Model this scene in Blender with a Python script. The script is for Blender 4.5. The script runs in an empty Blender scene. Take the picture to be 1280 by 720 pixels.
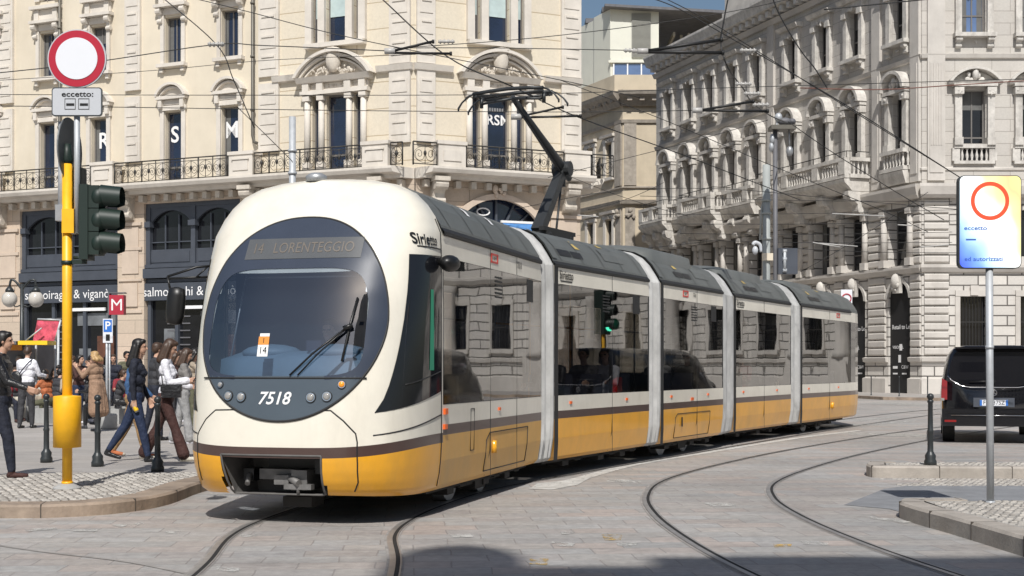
import bpy, bmesh, math, random
import numpy as np
from mathutils import Vector, Matrix
from mathutils.bvhtree import BVHTree
random.seed(7); np.random.seed(7)
SC = bpy.context.scene
R = math.radians
# ------------------------------------------------------------------ camera
FPX, HZ, CH = 1700.0, 459.0, 1.5            # focal length (px of a 1280 wide frame), horizon row, eye height
cam_d = bpy.data.cameras.new('camera'); cam = bpy.data.objects.new('camera', cam_d)
SC.collection.objects.link(cam); SC.camera = cam
cam.location = (0, 0, CH); cam.rotation_euler = (R(90), 0, 0)
cam_d.sensor_width = 36; cam_d.lens = FPX/1280*36; cam_d.shift_y = (HZ-360)/1280
cam_d.clip_end = 2000; cam_d.clip_start = .1
# ------------------------------------------------------------------ light
SUN_EL, SUN_AZ = 49.0, 0.5                   # light travels towards +Y, a little towards +X
w = bpy.data.worlds.new('World'); SC.world = w; w.use_nodes = True
nt = w.node_tree; bg = nt.nodes['Background']; sky = nt.nodes.new('ShaderNodeTexSky')
sky.sky_type = 'NISHITA'; sky.sun_disc = False
sky.sun_elevation = R(SUN_EL); sky.sun_rotation = R(180+SUN_AZ); sky.air_density = 1.2; sky.dust_density = 2.2; sky.ozone_density = 2.5
nt.links.new(sky.outputs[0], bg.inputs[0]); bg.inputs[1].default_value = .075
sd = bpy.data.lights.new('sun', 'SUN'); sun = bpy.data.objects.new('sun', sd); SC.collection.objects.link(sun)
sd.energy = 4.5; sd.angle = R(.5); sd.color = (1, .97, .925)
sv = Vector((math.sin(R(SUN_AZ))*math.cos(R(SUN_EL)), math.cos(R(SUN_AZ))*math.cos(R(SUN_EL)), -math.sin(R(SUN_EL))))
sun.rotation_euler = sv.to_track_quat('-Z', 'Y').to_euler(); sun.location = (0, -20, 40)
SC.view_settings.view_transform = 'Standard'; SC.view_settings.look = 'None'
SC.view_settings.exposure = 0.0; SC.view_settings.gamma = 1; SC.view_settings.use_curve_mapping = False
SC.cycles.max_bounces = 6; SC.cycles.transparent_max_bounces = 12
# ------------------------------------------------------------------ materials
MATS = {}
def mat(name, col, rough=.6, metal=0., var=.12, scale=2., bump=0., bscale=None, dirt=0., dirtcol=(.1,.09,.08), spec=.5, coat=0., emit=None, estr=1., trans=None):
    """principled with soft procedural variation in object space"""
    m = bpy.data.materials.new(name); m.use_nodes = True; t = m.node_tree; N = t.nodes; L = t.links
    b = N['Principled BSDF']; b.inputs['Roughness'].default_value = rough; b.inputs['Metallic'].default_value = metal
    b.inputs['Specular IOR Level'].default_value = spec; b.inputs['Coat Weight'].default_value = coat; b.inputs['Coat Roughness'].default_value = .06
    b.inputs['Base Color'].default_value = (*col, 1)
    if emit: b.inputs['Emission Color'].default_value = (*emit, 1); b.inputs['Emission Strength'].default_value = estr
    MATS[name] = m
    if var or bump or dirt:
        g = N.new('ShaderNodeNewGeometry')
        no = N.new('ShaderNodeTexNoise'); no.inputs['Scale'].default_value = scale; no.inputs['Detail'].default_value = 6; no.inputs['Roughness'].default_value = .65
        L.new(g.outputs['Position'], no.inputs['Vector'])
        mr = N.new('ShaderNodeMapRange'); mr.inputs[1].default_value = .3; mr.inputs[2].default_value = .7; mr.inputs[3].default_value = 1-var; mr.inputs[4].default_value = 1+var
        L.new(no.outputs[0], mr.inputs[0])
        mx = N.new('ShaderNodeVectorMath'); mx.operation = 'SCALE'; mx.inputs[0].default_value = col; L.new(mr.outputs[0], mx.inputs['Scale'])
        out = mx.outputs[0]
        if dirt:
            n2 = N.new('ShaderNodeTexNoise'); n2.inputs['Scale'].default_value = scale*.6; n2.inputs['Detail'].default_value = 8; n2.inputs['Roughness'].default_value = .7
            mp = N.new('ShaderNodeMapping'); mp.inputs['Scale'].default_value = (1, 1, .25); mp.inputs['Location'].default_value = (7, 3, 1)
            L.new(g.outputs['Position'], mp.inputs[0]); L.new(mp.outputs[0], n2.inputs['Vector'])
            m2 = N.new('ShaderNodeMapRange'); m2.inputs[1].default_value = .5; m2.inputs[2].default_value = .75; m2.inputs[3].default_value = 0; m2.inputs[4].default_value = dirt
            L.new(n2.outputs[0], m2.inputs[0])
            mi = N.new('ShaderNodeMix'); mi.data_type = 'RGBA'; mi.inputs[7].default_value = (*dirtcol, 1)
            L.new(m2.outputs[0], mi.inputs[0]); L.new(out, mi.inputs[6]); out = mi.outputs[2]
        L.new(out, b.inputs['Base Color'])
        if bump:
            n3 = N.new('ShaderNodeTexNoise'); n3.inputs['Scale'].default_value = bscale or scale*12; n3.inputs['Detail'].default_value = 4
            L.new(g.outputs['Position'], n3.inputs['Vector'])
            bp = N.new('ShaderNodeBump'); bp.inputs['Strength'].default_value = bump; bp.inputs['Distance'].default_value = .03
            L.new(n3.outputs[0], bp.inputs['Height']); L.new(bp.outputs[0], b.inputs['Normal'])
    return m
def brickmat(name, cols, mortar, bw, bh, msize, rough, frame='XY', rot=0., bump=.3, stain=.3, staincol=(.12,.11,.1), offset=.5, smooth=.1, nscale=.35, spec=.4, grain=.08, streak=0.):
    """stone slabs / coursed ashlar; frame picks the plane the courses lie in"""
    m = bpy.data.materials.new(name); m.use_nodes = True; t = m.node_tree; N = t.nodes; L = t.links; b = N['Principled BSDF']
    b.inputs['Roughness'].default_value = rough; b.inputs['Specular IOR Level'].default_value = spec
    g = N.new('ShaderNodeNewGeometry')
    if frame == 'XY':
        mp = N.new('ShaderNodeMapping'); mp.inputs['Rotation'].default_value = (0, 0, rot); L.new(g.outputs['Position'], mp.inputs[0]); vec = mp.outputs[0]
    else:                                    # wall: u along (ux,uy), v = z
        ux, uy = frame
        d = N.new('ShaderNodeVectorMath'); d.operation = 'DOT_PRODUCT'; d.inputs[1].default_value = (ux, uy, 0); L.new(g.outputs['Position'], d.inputs[0])
        s = N.new('ShaderNodeSeparateXYZ'); L.new(g.outputs['Position'], s.inputs[0])
        c = N.new('ShaderNodeCombineXYZ'); L.new(d.outputs['Value'], c.inputs[0]); L.new(s.outputs[2], c.inputs[1]); vec = c.outputs[0]
    # wobble the joints a little
    nw = N.new('ShaderNodeTexNoise'); nw.inputs['Scale'].default_value = 1.6; nw.inputs['Detail'].default_value = 3; L.new(g.outputs['Position'], nw.inputs['Vector'])
    vm = N.new('ShaderNodeVectorMath'); vm.operation = 'MULTIPLY_ADD'; vm.inputs[1].default_value = (.05 if frame == 'XY' else .01,)*3; L.new(nw.outputs[1], vm.inputs[0]); L.new(vec, vm.inputs[2])
    br = N.new('ShaderNodeTexBrick'); br.inputs['Scale'].default_value = 1; br.inputs['Brick Width'].default_value = bw; br.inputs['Row Height'].default_value = bh
    br.inputs['Mortar Size'].default_value = msize; br.inputs['Mortar Smooth'].default_value = smooth; br.offset = offset
    br.inputs['Color1'].default_value = (1, 1, 1, 1); br.inputs['Color2'].default_value = (0, 0, 0, 1); br.inputs['Mortar'].default_value = (.5, .5, .5, 1); br.inputs['Bias'].default_value = 0
    L.new(vm.outputs[0], br.inputs['Vector'])
    cr = N.new('ShaderNodeValToRGB'); e = cr.color_ramp.elements
    for i, c in enumerate(cols):
        p = i/(len(cols)-1) if len(cols) > 1 else 0
        el = e[i] if i < 2 else e.new(p)
        el.position = p; el.color = (*c, 1)
    if len(cols) == 1: e[1].color = (*cols[0], 1)
    L.new(br.outputs['Color'], cr.inputs[0])
    n1 = N.new('ShaderNodeTexNoise'); n1.inputs['Scale'].default_value = nscale; n1.inputs['Detail'].default_value = 9; n1.inputs['Roughness'].default_value = .72; L.new(g.outputs['Position'], n1.inputs['Vector'])
    m1 = N.new('ShaderNodeMapRange'); m1.inputs[1].default_value = .42; m1.inputs[2].default_value = .72; m1.inputs[4].default_value = stain; L.new(n1.outputs[0], m1.inputs[0])
    x1 = N.new('ShaderNodeMix'); x1.data_type = 'RGBA'; x1.inputs[7].default_value = (*staincol, 1); L.new(m1.outputs[0], x1.inputs[0]); L.new(cr.outputs[0], x1.inputs[6])
    n2 = N.new('ShaderNodeTexNoise'); n2.inputs['Scale'].default_value = 9; n2.inputs['Detail'].default_value = 8; n2.inputs['Roughness'].default_value = .75; L.new(g.outputs['Position'], n2.inputs['Vector'])
    m2 = N.new('ShaderNodeMapRange'); m2.inputs[1].default_value = .3; m2.inputs[2].default_value = .7; m2.inputs[3].default_value = 1-grain; m2.inputs[4].default_value = 1+grain; L.new(n2.outputs[0], m2.inputs[0])
    v2 = N.new('ShaderNodeVectorMath'); v2.operation = 'SCALE'; L.new(x1.outputs[2], v2.inputs[0]); L.new(m2.outputs[0], v2.inputs['Scale'])
    x2 = N.new('ShaderNodeMix'); x2.data_type = 'RGBA'; x2.inputs[7].default_value = (*mortar, 1); L.new(br.outputs['Fac'], x2.inputs[0]); L.new(v2.outputs[0], x2.inputs[6])
    col_ = x2.outputs[2]
    if streak:                               # worn lanes, patches and oil marks
        mp2 = N.new('ShaderNodeMapping'); mp2.inputs['Scale'].default_value = (.28, 1.5, 1); mp2.inputs['Rotation'].default_value = (0, 0, R(-8)); L.new(g.outputs['Position'], mp2.inputs[0])
        n5 = N.new('ShaderNodeTexNoise'); n5.inputs['Scale'].default_value = 1.3; n5.inputs['Detail'].default_value = 9; n5.inputs['Roughness'].default_value = .7; L.new(mp2.outputs[0], n5.inputs['Vector'])
        r5 = N.new('ShaderNodeMapRange'); r5.inputs[1].default_value = .3; r5.inputs[2].default_value = .7; r5.inputs[3].default_value = 1-streak; r5.inputs[4].default_value = 1+streak*.8; L.new(n5.outputs[0], r5.inputs[0])
        n6 = N.new('ShaderNodeTexNoise'); n6.inputs['Scale'].default_value = .22; n6.inputs['Detail'].default_value = 5; L.new(g.outputs['Position'], n6.inputs['Vector'])
        r6 = N.new('ShaderNodeMapRange'); r6.inputs[1].default_value = .35; r6.inputs[2].default_value = .65; r6.inputs[3].default_value = 1-streak*.7; r6.inputs[4].default_value = 1+streak*.5; L.new(n6.outputs[0], r6.inputs[0])
        mu = N.new('ShaderNodeMath'); mu.operation = 'MULTIPLY'; L.new(r5.outputs[0], mu.inputs[0]); L.new(r6.outputs[0], mu.inputs[1])
        v5 = N.new('ShaderNodeVectorMath'); v5.operation = 'SCALE'; L.new(col_, v5.inputs[0]); L.new(mu.outputs[0], v5.inputs['Scale']); col_ = v5.outputs[0]
    L.new(col_, b.inputs['Base Color'])
    h = N.new('ShaderNodeMath'); h.operation = 'MULTIPLY_ADD'; h.inputs[1].default_value = -1.; L.new(br.outputs['Fac'], h.inputs[0]); L.new(n2.outputs[0], h.inputs[2])
    bp = N.new('ShaderNodeBump'); bp.inputs['Strength'].default_value = bump; bp.inputs['Distance'].default_value = .02; L.new(h.outputs[0], bp.inputs['Height']); L.new(bp.outputs[0], b.inputs['Normal'])
    MATS[name] = m; return m
def glassmat(name, tint, mixf, rough=.03, ior=1.6):
    m = bpy.data.materials.new(name); m.use_nodes = True; t = m.node_tree; N = t.nodes; L = t.links
    N.remove(N['Principled BSDF']); o = N['Material Output']
    tr = N.new('ShaderNodeBsdfTransparent'); tr.inputs[0].default_value = (*tint, 1)
    gl = N.new('ShaderNodeBsdfGlossy'); gl.inputs['Roughness'].default_value = rough; gl.inputs[0].default_value = (1, 1, 1, 1)
    ge = N.new('ShaderNodeNewGeometry'); dt = N.new('ShaderNodeVectorMath'); dt.operation = 'DOT_PRODUCT'; L.new(ge.outputs['Normal'], dt.inputs[0]); L.new(ge.outputs['Incoming'], dt.inputs[1])
    ab = N.new('ShaderNodeMath'); ab.operation = 'ABSOLUTE'; L.new(dt.outputs['Value'], ab.inputs[0]); om = N.new('ShaderNodeMath'); om.operation = 'SUBTRACT'; om.inputs[0].default_value = 1; L.new(ab.outputs[0], om.inputs[1])
    pw = N.new('ShaderNodeMath'); pw.operation = 'POWER'; pw.inputs[1].default_value = 4; L.new(om.outputs[0], pw.inputs[0]); fr = N.new('ShaderNodeMath'); fr.operation = 'MULTIPLY'; fr.inputs[1].default_value = ior-.6; L.new(pw.outputs[0], fr.inputs[0])
    mr = N.new('ShaderNodeMath'); mr.operation = 'MULTIPLY_ADD'; mr.inputs[1].default_value = 1-mixf; mr.inputs[2].default_value = mixf; mr.use_clamp = True; L.new(fr.outputs[0], mr.inputs[0])
    g = N.new('ShaderNodeNewGeometry'); no = N.new('ShaderNodeTexNoise'); no.inputs['Scale'].default_value = 1.4; no.inputs['Detail'].default_value = 1; L.new(g.outputs['Position'], no.inputs['Vector'])
    bp = N.new('ShaderNodeBump'); bp.inputs['Strength'].default_value = .035; bp.inputs['Distance'].default_value = .03; L.new(no.outputs[0], bp.inputs['Height']); L.new(bp.outputs[0], gl.inputs['Normal'])
    mx = N.new('ShaderNodeMixShader'); L.new(mr.outputs[0], mx.inputs[0]); L.new(tr.outputs[0], mx.inputs[1]); L.new(gl.outputs[0], mx.inputs[2]); L.new(mx.outputs[0], o.inputs[0])
    MATS[name] = m; return m
# ------------------------------------------------------------------ mesh builder
class MB:
    def __init__(s): s.v = []; s.f = []; s.m = []; s.sm = []
    def add(s, vs, fs, mi=0, smooth=False):
        o = len(s.v); s.v += [tuple(v) for v in vs]; s.f += [tuple(i+o for i in f) for f in fs]; s.m += [mi]*len(fs); s.sm += [smooth]*len(fs); return s
    def hexa(s, p, mi=0):                    # 8 corners: bottom ring, top ring
        return s.add(p, [(0,3,2,1),(4,5,6,7),(0,1,5,4),(1,2,6,5),(2,3,7,6),(3,0,4,7)], mi)
    def box(s, x0, x1, y0, y1, z0, z1, mi=0, M=None):
        p = [(x0,y0,z0),(x1,y0,z0),(x1,y1,z0),(x0,y1,z0),(x0,y0,z1),(x1,y0,z1),(x1,y1,z1),(x0,y1,z1)]
        if M is not None: p = [M@Vector(q) for q in p]
        return s.hexa(p, mi)
    def quad(s, a, b, c, d, mi=0): return s.add([a,b,c,d], [(0,1,2,3)], mi)
    def prism(s, poly, z0, z1, mi=0, M=None, smooth=False):   # poly of (x,y), extruded along z
        n = len(poly); p = [Vector((x,y,z0)) for x,y in poly]+[Vector((x,y,z1)) for x,y in poly]
        if M is not None: p = [M@q for q in p]
        s.add(p, [tuple(range(n-1,-1,-1)), tuple(range(n,2*n))], mi)
        o = len(s.v)-2*n
        for i in range(n):
            j = (i+1)%n; s.f.append((o+i,o+j,o+n+j,o+n+i)); s.m.append(mi); s.sm.append(smooth)
        return s
    def tube(s, pts, r, n=8, mi=0, cap=True, closed=False, smooth=True):
        pts = [Vector(p) for p in pts]; k = len(pts); rs = r if isinstance(r, (list,tuple)) else [r]*k
        up = None; rings = []
        for i, p in enumerate(pts):
            if closed: d = pts[(i+1)%k]-pts[i-1]
            else: d = pts[min(i+1,k-1)]-pts[max(i-1,0)]
            if d.length < 1e-9: d = Vector((0,0,1))
            d.normalize()
            if up is None: up = Vector((0,0,1)) if abs(d.z) < .9 else Vector((1,0,0))
            a = d.cross(up)
            if a.length < 1e-6: a = d.cross(Vector((0,1,0)))
            a.normalize(); b = a.cross(d).normalized(); up = b
            rings.append([p+(a*math.cos(2*math.pi*j/n)+b*math.sin(2*math.pi*j/n))*rs[i] for j in range(n)])
        o = len(s.v); s.v += [tuple(q) for rr in rings for q in rr]
        for i in range(k if closed else k-1):
            i2 = (i+1)%k
            for j in range(n):
                j2 = (j+1)%n; s.f.append((o+i*n+j,o+i*n+j2,o+i2*n+j2,o+i2*n+j)); s.m.append(mi); s.sm.append(smooth)
        if cap and not closed:
            s.f.append(tuple(o+j for j in range(n-1,-1,-1))); s.m.append(mi); s.sm.append(False)
            s.f.append(tuple(o+(k-1)*n+j for j in range(n))); s.m.append(mi); s.sm.append(False)
        return s
    def lathe(s, prof, n=16, c=(0,0,0), mi=0, M=None, smooth=True):   # prof [(r,z)] about z
        k = len(prof); o = len(s.v)
        for r, z in prof:
            for j in range(n):
                q = Vector((c[0]+r*math.cos(2*math.pi*j/n), c[1]+r*math.sin(2*math.pi*j/n), c[2]+z))
                s.v.append(tuple(M@q if M is not None else q))
        for i in range(k-1):
            for j in range(n):
                j2 = (j+1)%n; s.f.append((o+i*n+j,o+i*n+j2,o+(i+1)*n+j2,o+(i+1)*n+j)); s.m.append(mi); s.sm.append(smooth)
        s.f.append(tuple(o+j for j in range(n-1,-1,-1))); s.m.append(mi); s.sm.append(False)
        s.f.append(tuple(o+(k-1)*n+j for j in range(n))); s.m.append(mi); s.sm.append(False)
        return s
    def ell(s, c, r, mi=0, n=12, k=8, M=None):
        prof = [(max(1e-3, math.sin(math.pi*i/k)), -math.cos(math.pi*i/k)) for i in range(k+1)]
        T = Matrix.Translation(c)@Matrix.Diagonal((r[0],r[1],r[2],1))
        if M is not None: T = M@T
        return s.lathe(prof, n, (0,0,0), mi, T)
    def disc(s, c, a, b, r, n=24, mi=0):     # flat disc in plane (a,b)
        c = Vector(c); return s.add([c+a*(r*math.cos(2*math.pi*i/n))+b*(r*math.sin(2*math.pi*i/n)) for i in range(n)], [tuple(range(n))], mi)
    def build(s, name, mats, parent=None, world=False, recalc=True):
        me = bpy.data.meshes.new(name); vs = s.v
        if world and parent is not None:
            L = parent.get('_o') ; L = Vector(L) if L is not None else Vector((0,0,0))
            vs = [(v[0]-L.x, v[1]-L.y, v[2]-L.z) for v in vs]
        me.from_pydata(vs, [], s.f)
        if not isinstance(mats, (list,tuple)): mats = [mats]
        for m in mats: me.materials.append(MATS[m] if isinstance(m, str) else m)
        me.polygons.foreach_set('material_index', s.m); me.polygons.foreach_set('use_smooth', s.sm)
        if recalc:
            bm = bmesh.new(); bm.from_mesh(me); bmesh.ops.recalc_face_normals(bm, faces=bm.faces); bm.to_mesh(me); bm.free()
        me.update(); o = bpy.data.objects.new(name, me); SC.collection.objects.link(o)
        if parent is not None:
            o.parent = parent; 
            if parent.get('_o') is not None: o['_o'] = parent['_o']
        return o
def thing(name, label, cat, loc=(0,0,0), rz=0, group=None):
    o = bpy.data.objects.new(name, None); SC.collection.objects.link(o); o.empty_display_size = .2
    o.location = loc; o.rotation_euler = (0,0,rz); o['label'] = label; o['category'] = cat; o['_o'] = list(loc)
    if group: o['group'] = group
    return o
def tag(o, label=None, cat=None, group=None, kind=None):
    for k, v in (('label',label),('category',cat),('group',group),('kind',kind)):
        if v: o[k] = v
    return o
def struct(name, mb, m):
    o = mb.build(name, m); o['kind'] = 'structure'; return o
def copy_tree(o, parent=None):
    c = o.copy(); SC.collection.objects.link(c); c.parent = parent
    for ch in list(o.children): copy_tree(ch, c)
    return c
def gpt(px, py, z=0.):                       # point of the ground (or of height z) seen at a pixel of the photograph
    Y = FPX*(CH-z)/(py-HZ); return Vector(((px-640)*Y/FPX, Y, z))
def apt(px, py, Y): return Vector(((px-640)*Y/FPX, Y, CH+(HZ-py)*Y/FPX))
def spline(pts, n=8):
    pts = [Vector(p) for p in pts]; out = []
    P = [pts[0]*2-pts[1]]+pts+[pts[-1]*2-pts[-2]]
    for i in range(1, len(P)-2):
        for k in range(n):
            t = k/n; a,b,c,d = P[i-1],P[i],P[i+1],P[i+2]
            out.append(.5*((2*b)+(c-a)*t+(2*a-5*b+4*c-d)*t*t+(3*b-a-3*c+d)*t**3))
    out.append(pts[-1]); return out
_fonts = {}
def text_geo(txt, size, bold=False, sx=1., shear=0.):
    """letters as flat polygons: verts (x,y) centred, faces"""
    cu = bpy.data.curves.new('t', 'FONT'); cu.body = txt; cu.size = size; cu.align_x = 'CENTER'; cu.align_y = 'CENTER'; cu.resolution_u = 3
    if bold: cu.offset = size*.018
    cu.shear = shear
    o = bpy.data.objects.new('t', cu); SC.collection.objects.link(o); dg = bpy.context.evaluated_depsgraph_get()
    me = bpy.data.meshes.new_from_object(o.evaluated_get(dg)); vs = [(v.co.x*sx, v.co.y) for v in me.vertices]; fs = [tuple(p.vertices) for p in me.polygons]
    bpy.data.objects.remove(o); bpy.data.curves.remove(cu); bpy.data.meshes.remove(me); return vs, fs
def put_text(mb, txt, size, O, U, V, mi=0, bold=False, sx=1., proj=None, shear=0.):
    vs, fs = text_geo(txt, size, bold, sx, shear); O = Vector(O); U = Vector(U).normalized(); V = Vector(V).normalized()
    pts = [O+U*x+V*y for x, y in vs]
    if proj: pts = [proj(p) for p in pts]
    mb.add(pts, fs, mi)
# ---- palette
mat('cream_plaster', (.67,.60,.48), .85, var=.07, scale=.5, dirt=.4, dirtcol=(.45,.38,.28), bump=.1, bscale=6)
mat('white_stone', (.64,.595,.53), .8, var=.1, scale=1.2, dirt=.45, dirtcol=(.36,.32,.27), bump=.15, bscale=8)
mat('carved_stone', (.56,.51,.44), .8, var=.18, scale=2.5, dirt=.5, dirtcol=(.2,.17,.14), bump=.3, bscale=10)
mat('pink_stone', (.56,.46,.37), .75, var=.1, scale=1., dirt=.35, dirtcol=(.3,.25,.2), bump=.15, bscale=10)
mat('grey_stone', (.54,.51,.47), .85, var=.1, scale=.9, dirt=.4, dirtcol=(.24,.21,.18), bump=.2, bscale=8)
mat('grey_carved', (.56,.535,.495), .85, var=.22, scale=2.5, dirt=.55, dirtcol=(.16,.14,.12), bump=.3, bscale=10)
mat('iron', (.035,.033,.03), .5, .3, var=.2)
mat('slate_metal', (.075,.085,.105), .5, .2, var=.12, scale=1.5)
mat('window_frame', (.16,.15,.14), .5)
mat('window_glass', (.012,.02,.045), .04, var=.5, scale=.4, spec=.9)
mat('dark_glass', (.012,.013,.016), .06, var=.4, scale=.6, spec=.6)
mat('black_void', (.012,.012,.013), .7)
mat('blind', (.45,.55,.55), .7)
mat('gutter_pipe', (.14,.13,.11), .5, .3)
mat('sign_white', (.8,.8,.8), .5, var=.02)
mat('panel_cream', (.66,.66,.58), .5, var=.05, scale=.6)
mat('roof_slate', (.12,.12,.13), .6, var=.2)
brickmat('wall_left_lower', [(.60,.48,.38),(.52,.43,.34),(.57,.47,.37)], (.3,.25,.2), 3., .62, .012, .8, (-.915,.403), bump=.5, stain=.25, staincol=(.36,.3,.24))
for nm, fr in (('ashlar_side', (-.334,.942)), ('ashlar_front', (1.,0.))):
    brickmat(nm, [(.53,.505,.465),(.49,.465,.43),(.55,.52,.48)], (.27,.245,.22), 1.9, .62, .012, .85, fr, bump=.5, stain=.28, staincol=(.33,.30,.265))
for nm, fr in (('rustic_side', (-.334,.942)), ('rustic_front', (1.,0.))):
    brickmat(nm, [(.60,.57,.53),(.53,.505,.47),(.64,.61,.565)], (.13,.12,.11), 1.5, .52, .035, .85, fr, bump=1., stain=.3, staincol=(.36,.33,.3))
brickmat('plaster_joint_left', [(.675,.61,.49),(.65,.585,.475)], (.42,.34,.23), 30., 1.15, .02, .85, (-.915,.403), bump=.4, stain=.2, staincol=(.55,.46,.33))
brickmat('plaster_joint_right', [(.675,.61,.49),(.65,.585,.475)], (.42,.34,.23), 30., 1.15, .02, .85, (.91,.414), bump=.4, stain=.2, staincol=(.55,.46,.33))
brickmat('slab_paving', [(.35,.335,.315),(.39,.36,.33),(.335,.325,.315),(.40,.345,.31),(.34,.325,.305),(.38,.37,.355),(.325,.32,.31)], (.265,.245,.23), .58, .34, .009, .6, 'XY', rot=R(-4), bump=.3, stain=.5, staincol=(.29,.26,.24), nscale=.8, smooth=.6, spec=.4, grain=.24, streak=.2)
brickmat('pavement_slab', [(.37,.345,.32),(.40,.375,.35),(.38,.35,.32)], (.27,.255,.24), 1.1, .6, .01, .65, 'XY', rot=R(25), bump=.2, streak=.14, stain=.4, staincol=(.2,.195,.19))
mat('asphalt', (.21,.215,.225), .85, var=.2, scale=3, bump=.3, bscale=60)
mat('kerb_stone', (.36,.325,.285), .7, var=.2, scale=3, dirt=.5, dirtcol=(.2,.17,.14), bump=.2)
mat('kerb_brown', (.30,.235,.18), .7, var=.35, scale=2.2, dirt=.7, dirtcol=(.13,.1,.08), bump=.2)
mat('cobble', (.35,.33,.30), .75, var=.3, scale=6, bump=.5, bscale=14)
mat('road_paint', (.55,.54,.51), .7, var=.25, scale=5, dirt=.75, dirtcol=(.3,.28,.25))
mat('yellow_paint', (.55,.36,.10), .7, var=.25, scale=5, dirt=.9, dirtcol=(.3,.27,.22))
mat('rail_steel', (.42,.40,.38), .42, .6, var=.2, scale=4)
mat('rail_bed', (.29,.27,.25), .8, var=.3, scale=5)
mat('rail_groove', (.015,.014,.013), .8)

def worn(name, thr=.5):
    m = MATS[name]; t = m.node_tree; N = t.nodes; L = t.links; b = N['Principled BSDF']
    g = N.new('ShaderNodeNewGeometry'); no = N.new('ShaderNodeTexNoise'); no.inputs['Scale'].default_value = 7; no.inputs['Detail'].default_value = 10; no.inputs['Roughness'].default_value = .8; mp = N.new('ShaderNodeMapping'); mp.inputs['Scale'].default_value = (1,.55,1)
    L.new(g.outputs['Position'], mp.inputs[0]); L.new(mp.outputs[0], no.inputs['Vector']); r = N.new('ShaderNodeMapRange'); r.inputs[1].default_value = thr-.04; r.inputs[2].default_value = thr+.07; r.inputs[3].default_value = .9; r.inputs[4].default_value = .0; L.new(no.outputs[0], r.inputs[0]); L.new(r.outputs[0], b.inputs['Alpha'])
worn('road_paint', .6); worn('yellow_paint', .47)

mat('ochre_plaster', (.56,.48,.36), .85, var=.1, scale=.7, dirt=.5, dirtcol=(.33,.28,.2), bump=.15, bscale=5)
mat('curtain', (.13,.13,.125), .8, var=.2, scale=2)
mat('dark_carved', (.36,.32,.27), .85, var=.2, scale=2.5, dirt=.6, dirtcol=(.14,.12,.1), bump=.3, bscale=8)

mat('road_paint_old', (.50,.49,.46), .75, var=.3, scale=5, dirt=.8, dirtcol=(.33,.31,.28)); worn('road_paint_old', .49)
mat('joint_dark', (.07,.06,.05), .9)
mat('display_brown', (.12,.05,.03), .6, var=.4, scale=3); mat('display_grey', (.16,.17,.18), .5, var=.3, scale=2)
# ================================================================== GROUND
g = MB(); g.quad((-260,-160,0),(260,-160,0),(260,420,0),(-260,420,0)); struct('ground', g, 'slab_paving')
def slab(name, poly, z1, m_top, z0=-.05):
    mb = MB(); mb.prism([(p[0],p[1]) for p in poly], z0, z1); return struct(name, mb, m_top)
def offset_path(pts, d):
    out = []
    for i, p in enumerate(pts):
        a = pts[max(i-1,0)]; b = pts[min(i+1,len(pts)-1)]; t = (Vector(b)-Vector(a)); t.z = 0; t.normalize()
        out.append(Vector(p)+Vector((t.y,-t.x,0))*d)
    return out
# left pavement: kerb line follows the tram
KL = spline([(-9.5,13.9,0),(-7,13.65,0),(-5.1,13.5,0),(-4.45,13.6,0),(-4.0,14.0,0),(-3.75,14.8,0),(-3.7,16.5,0),(-3.3,18.6,0),(-2.2,21.6,0),(.4,26.3,0),(3.5,31.8,0),(6.6,38.2,0),(9.5,45.,0)], 8)
inner = offset_path(KL, -.34)
slab('pavement', [(p.x,p.y) for p in inner]+[(12,52),(-9.0,60.5),(-60,80),(-60,14)], .128, 'pavement_slab')
def kerb(name, path, width, h, m, side=-1):
    q = offset_path(path, side*width); mb = MB(); n = len(path); rnd = random.Random(3)
    o = 0; vs = []; fs = []
    for a, b in zip(path, q):
        u = (Vector(b)-Vector(a)).normalized()
        vs += [(a.x,a.y,-.05),(a.x,a.y,h-.025),(a.x+u.x*.025,a.y+u.y*.025,h),(b.x,b.y,h),(b.x,b.y,-.05)]
    for i in range(n-1):
        for k in range(4): fs.append((i*5+k,(i+1)*5+k,(i+1)*5+k+1,i*5+k+1))
    fs += [(0,1,2,3,4),tuple((n-1)*5+k for k in (4,3,2,1,0))]
    mb.add(vs, fs); return struct(name, mb, m)
kerb('kerb', KL, .345, .134, 'kerb_brown')
def kerb_joints(path, inn_, z, step):          # joints between the kerb stones
    acc = step*.6
    for i in range(1, len(path)-1):
        acc += (path[i]-path[i-1]).length
        if acc < step: continue
        acc = 0; a, b = path[i], inn_[i]; j = MB(); d = (Vector(b)-Vector(a)).normalized(); t = Vector((d.y,-d.x,0))*.005
        p = [a-d*.003-t, b-t, b+t, a-d*.003+t]; j.hexa([(q.x,q.y,.0) for q in p]+[(q.x,q.y,z+.0015) for q in p]); struct('kerb_joint', j, 'joint_dark')
kerb_joints(KL, inner, .134, .95)
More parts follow.
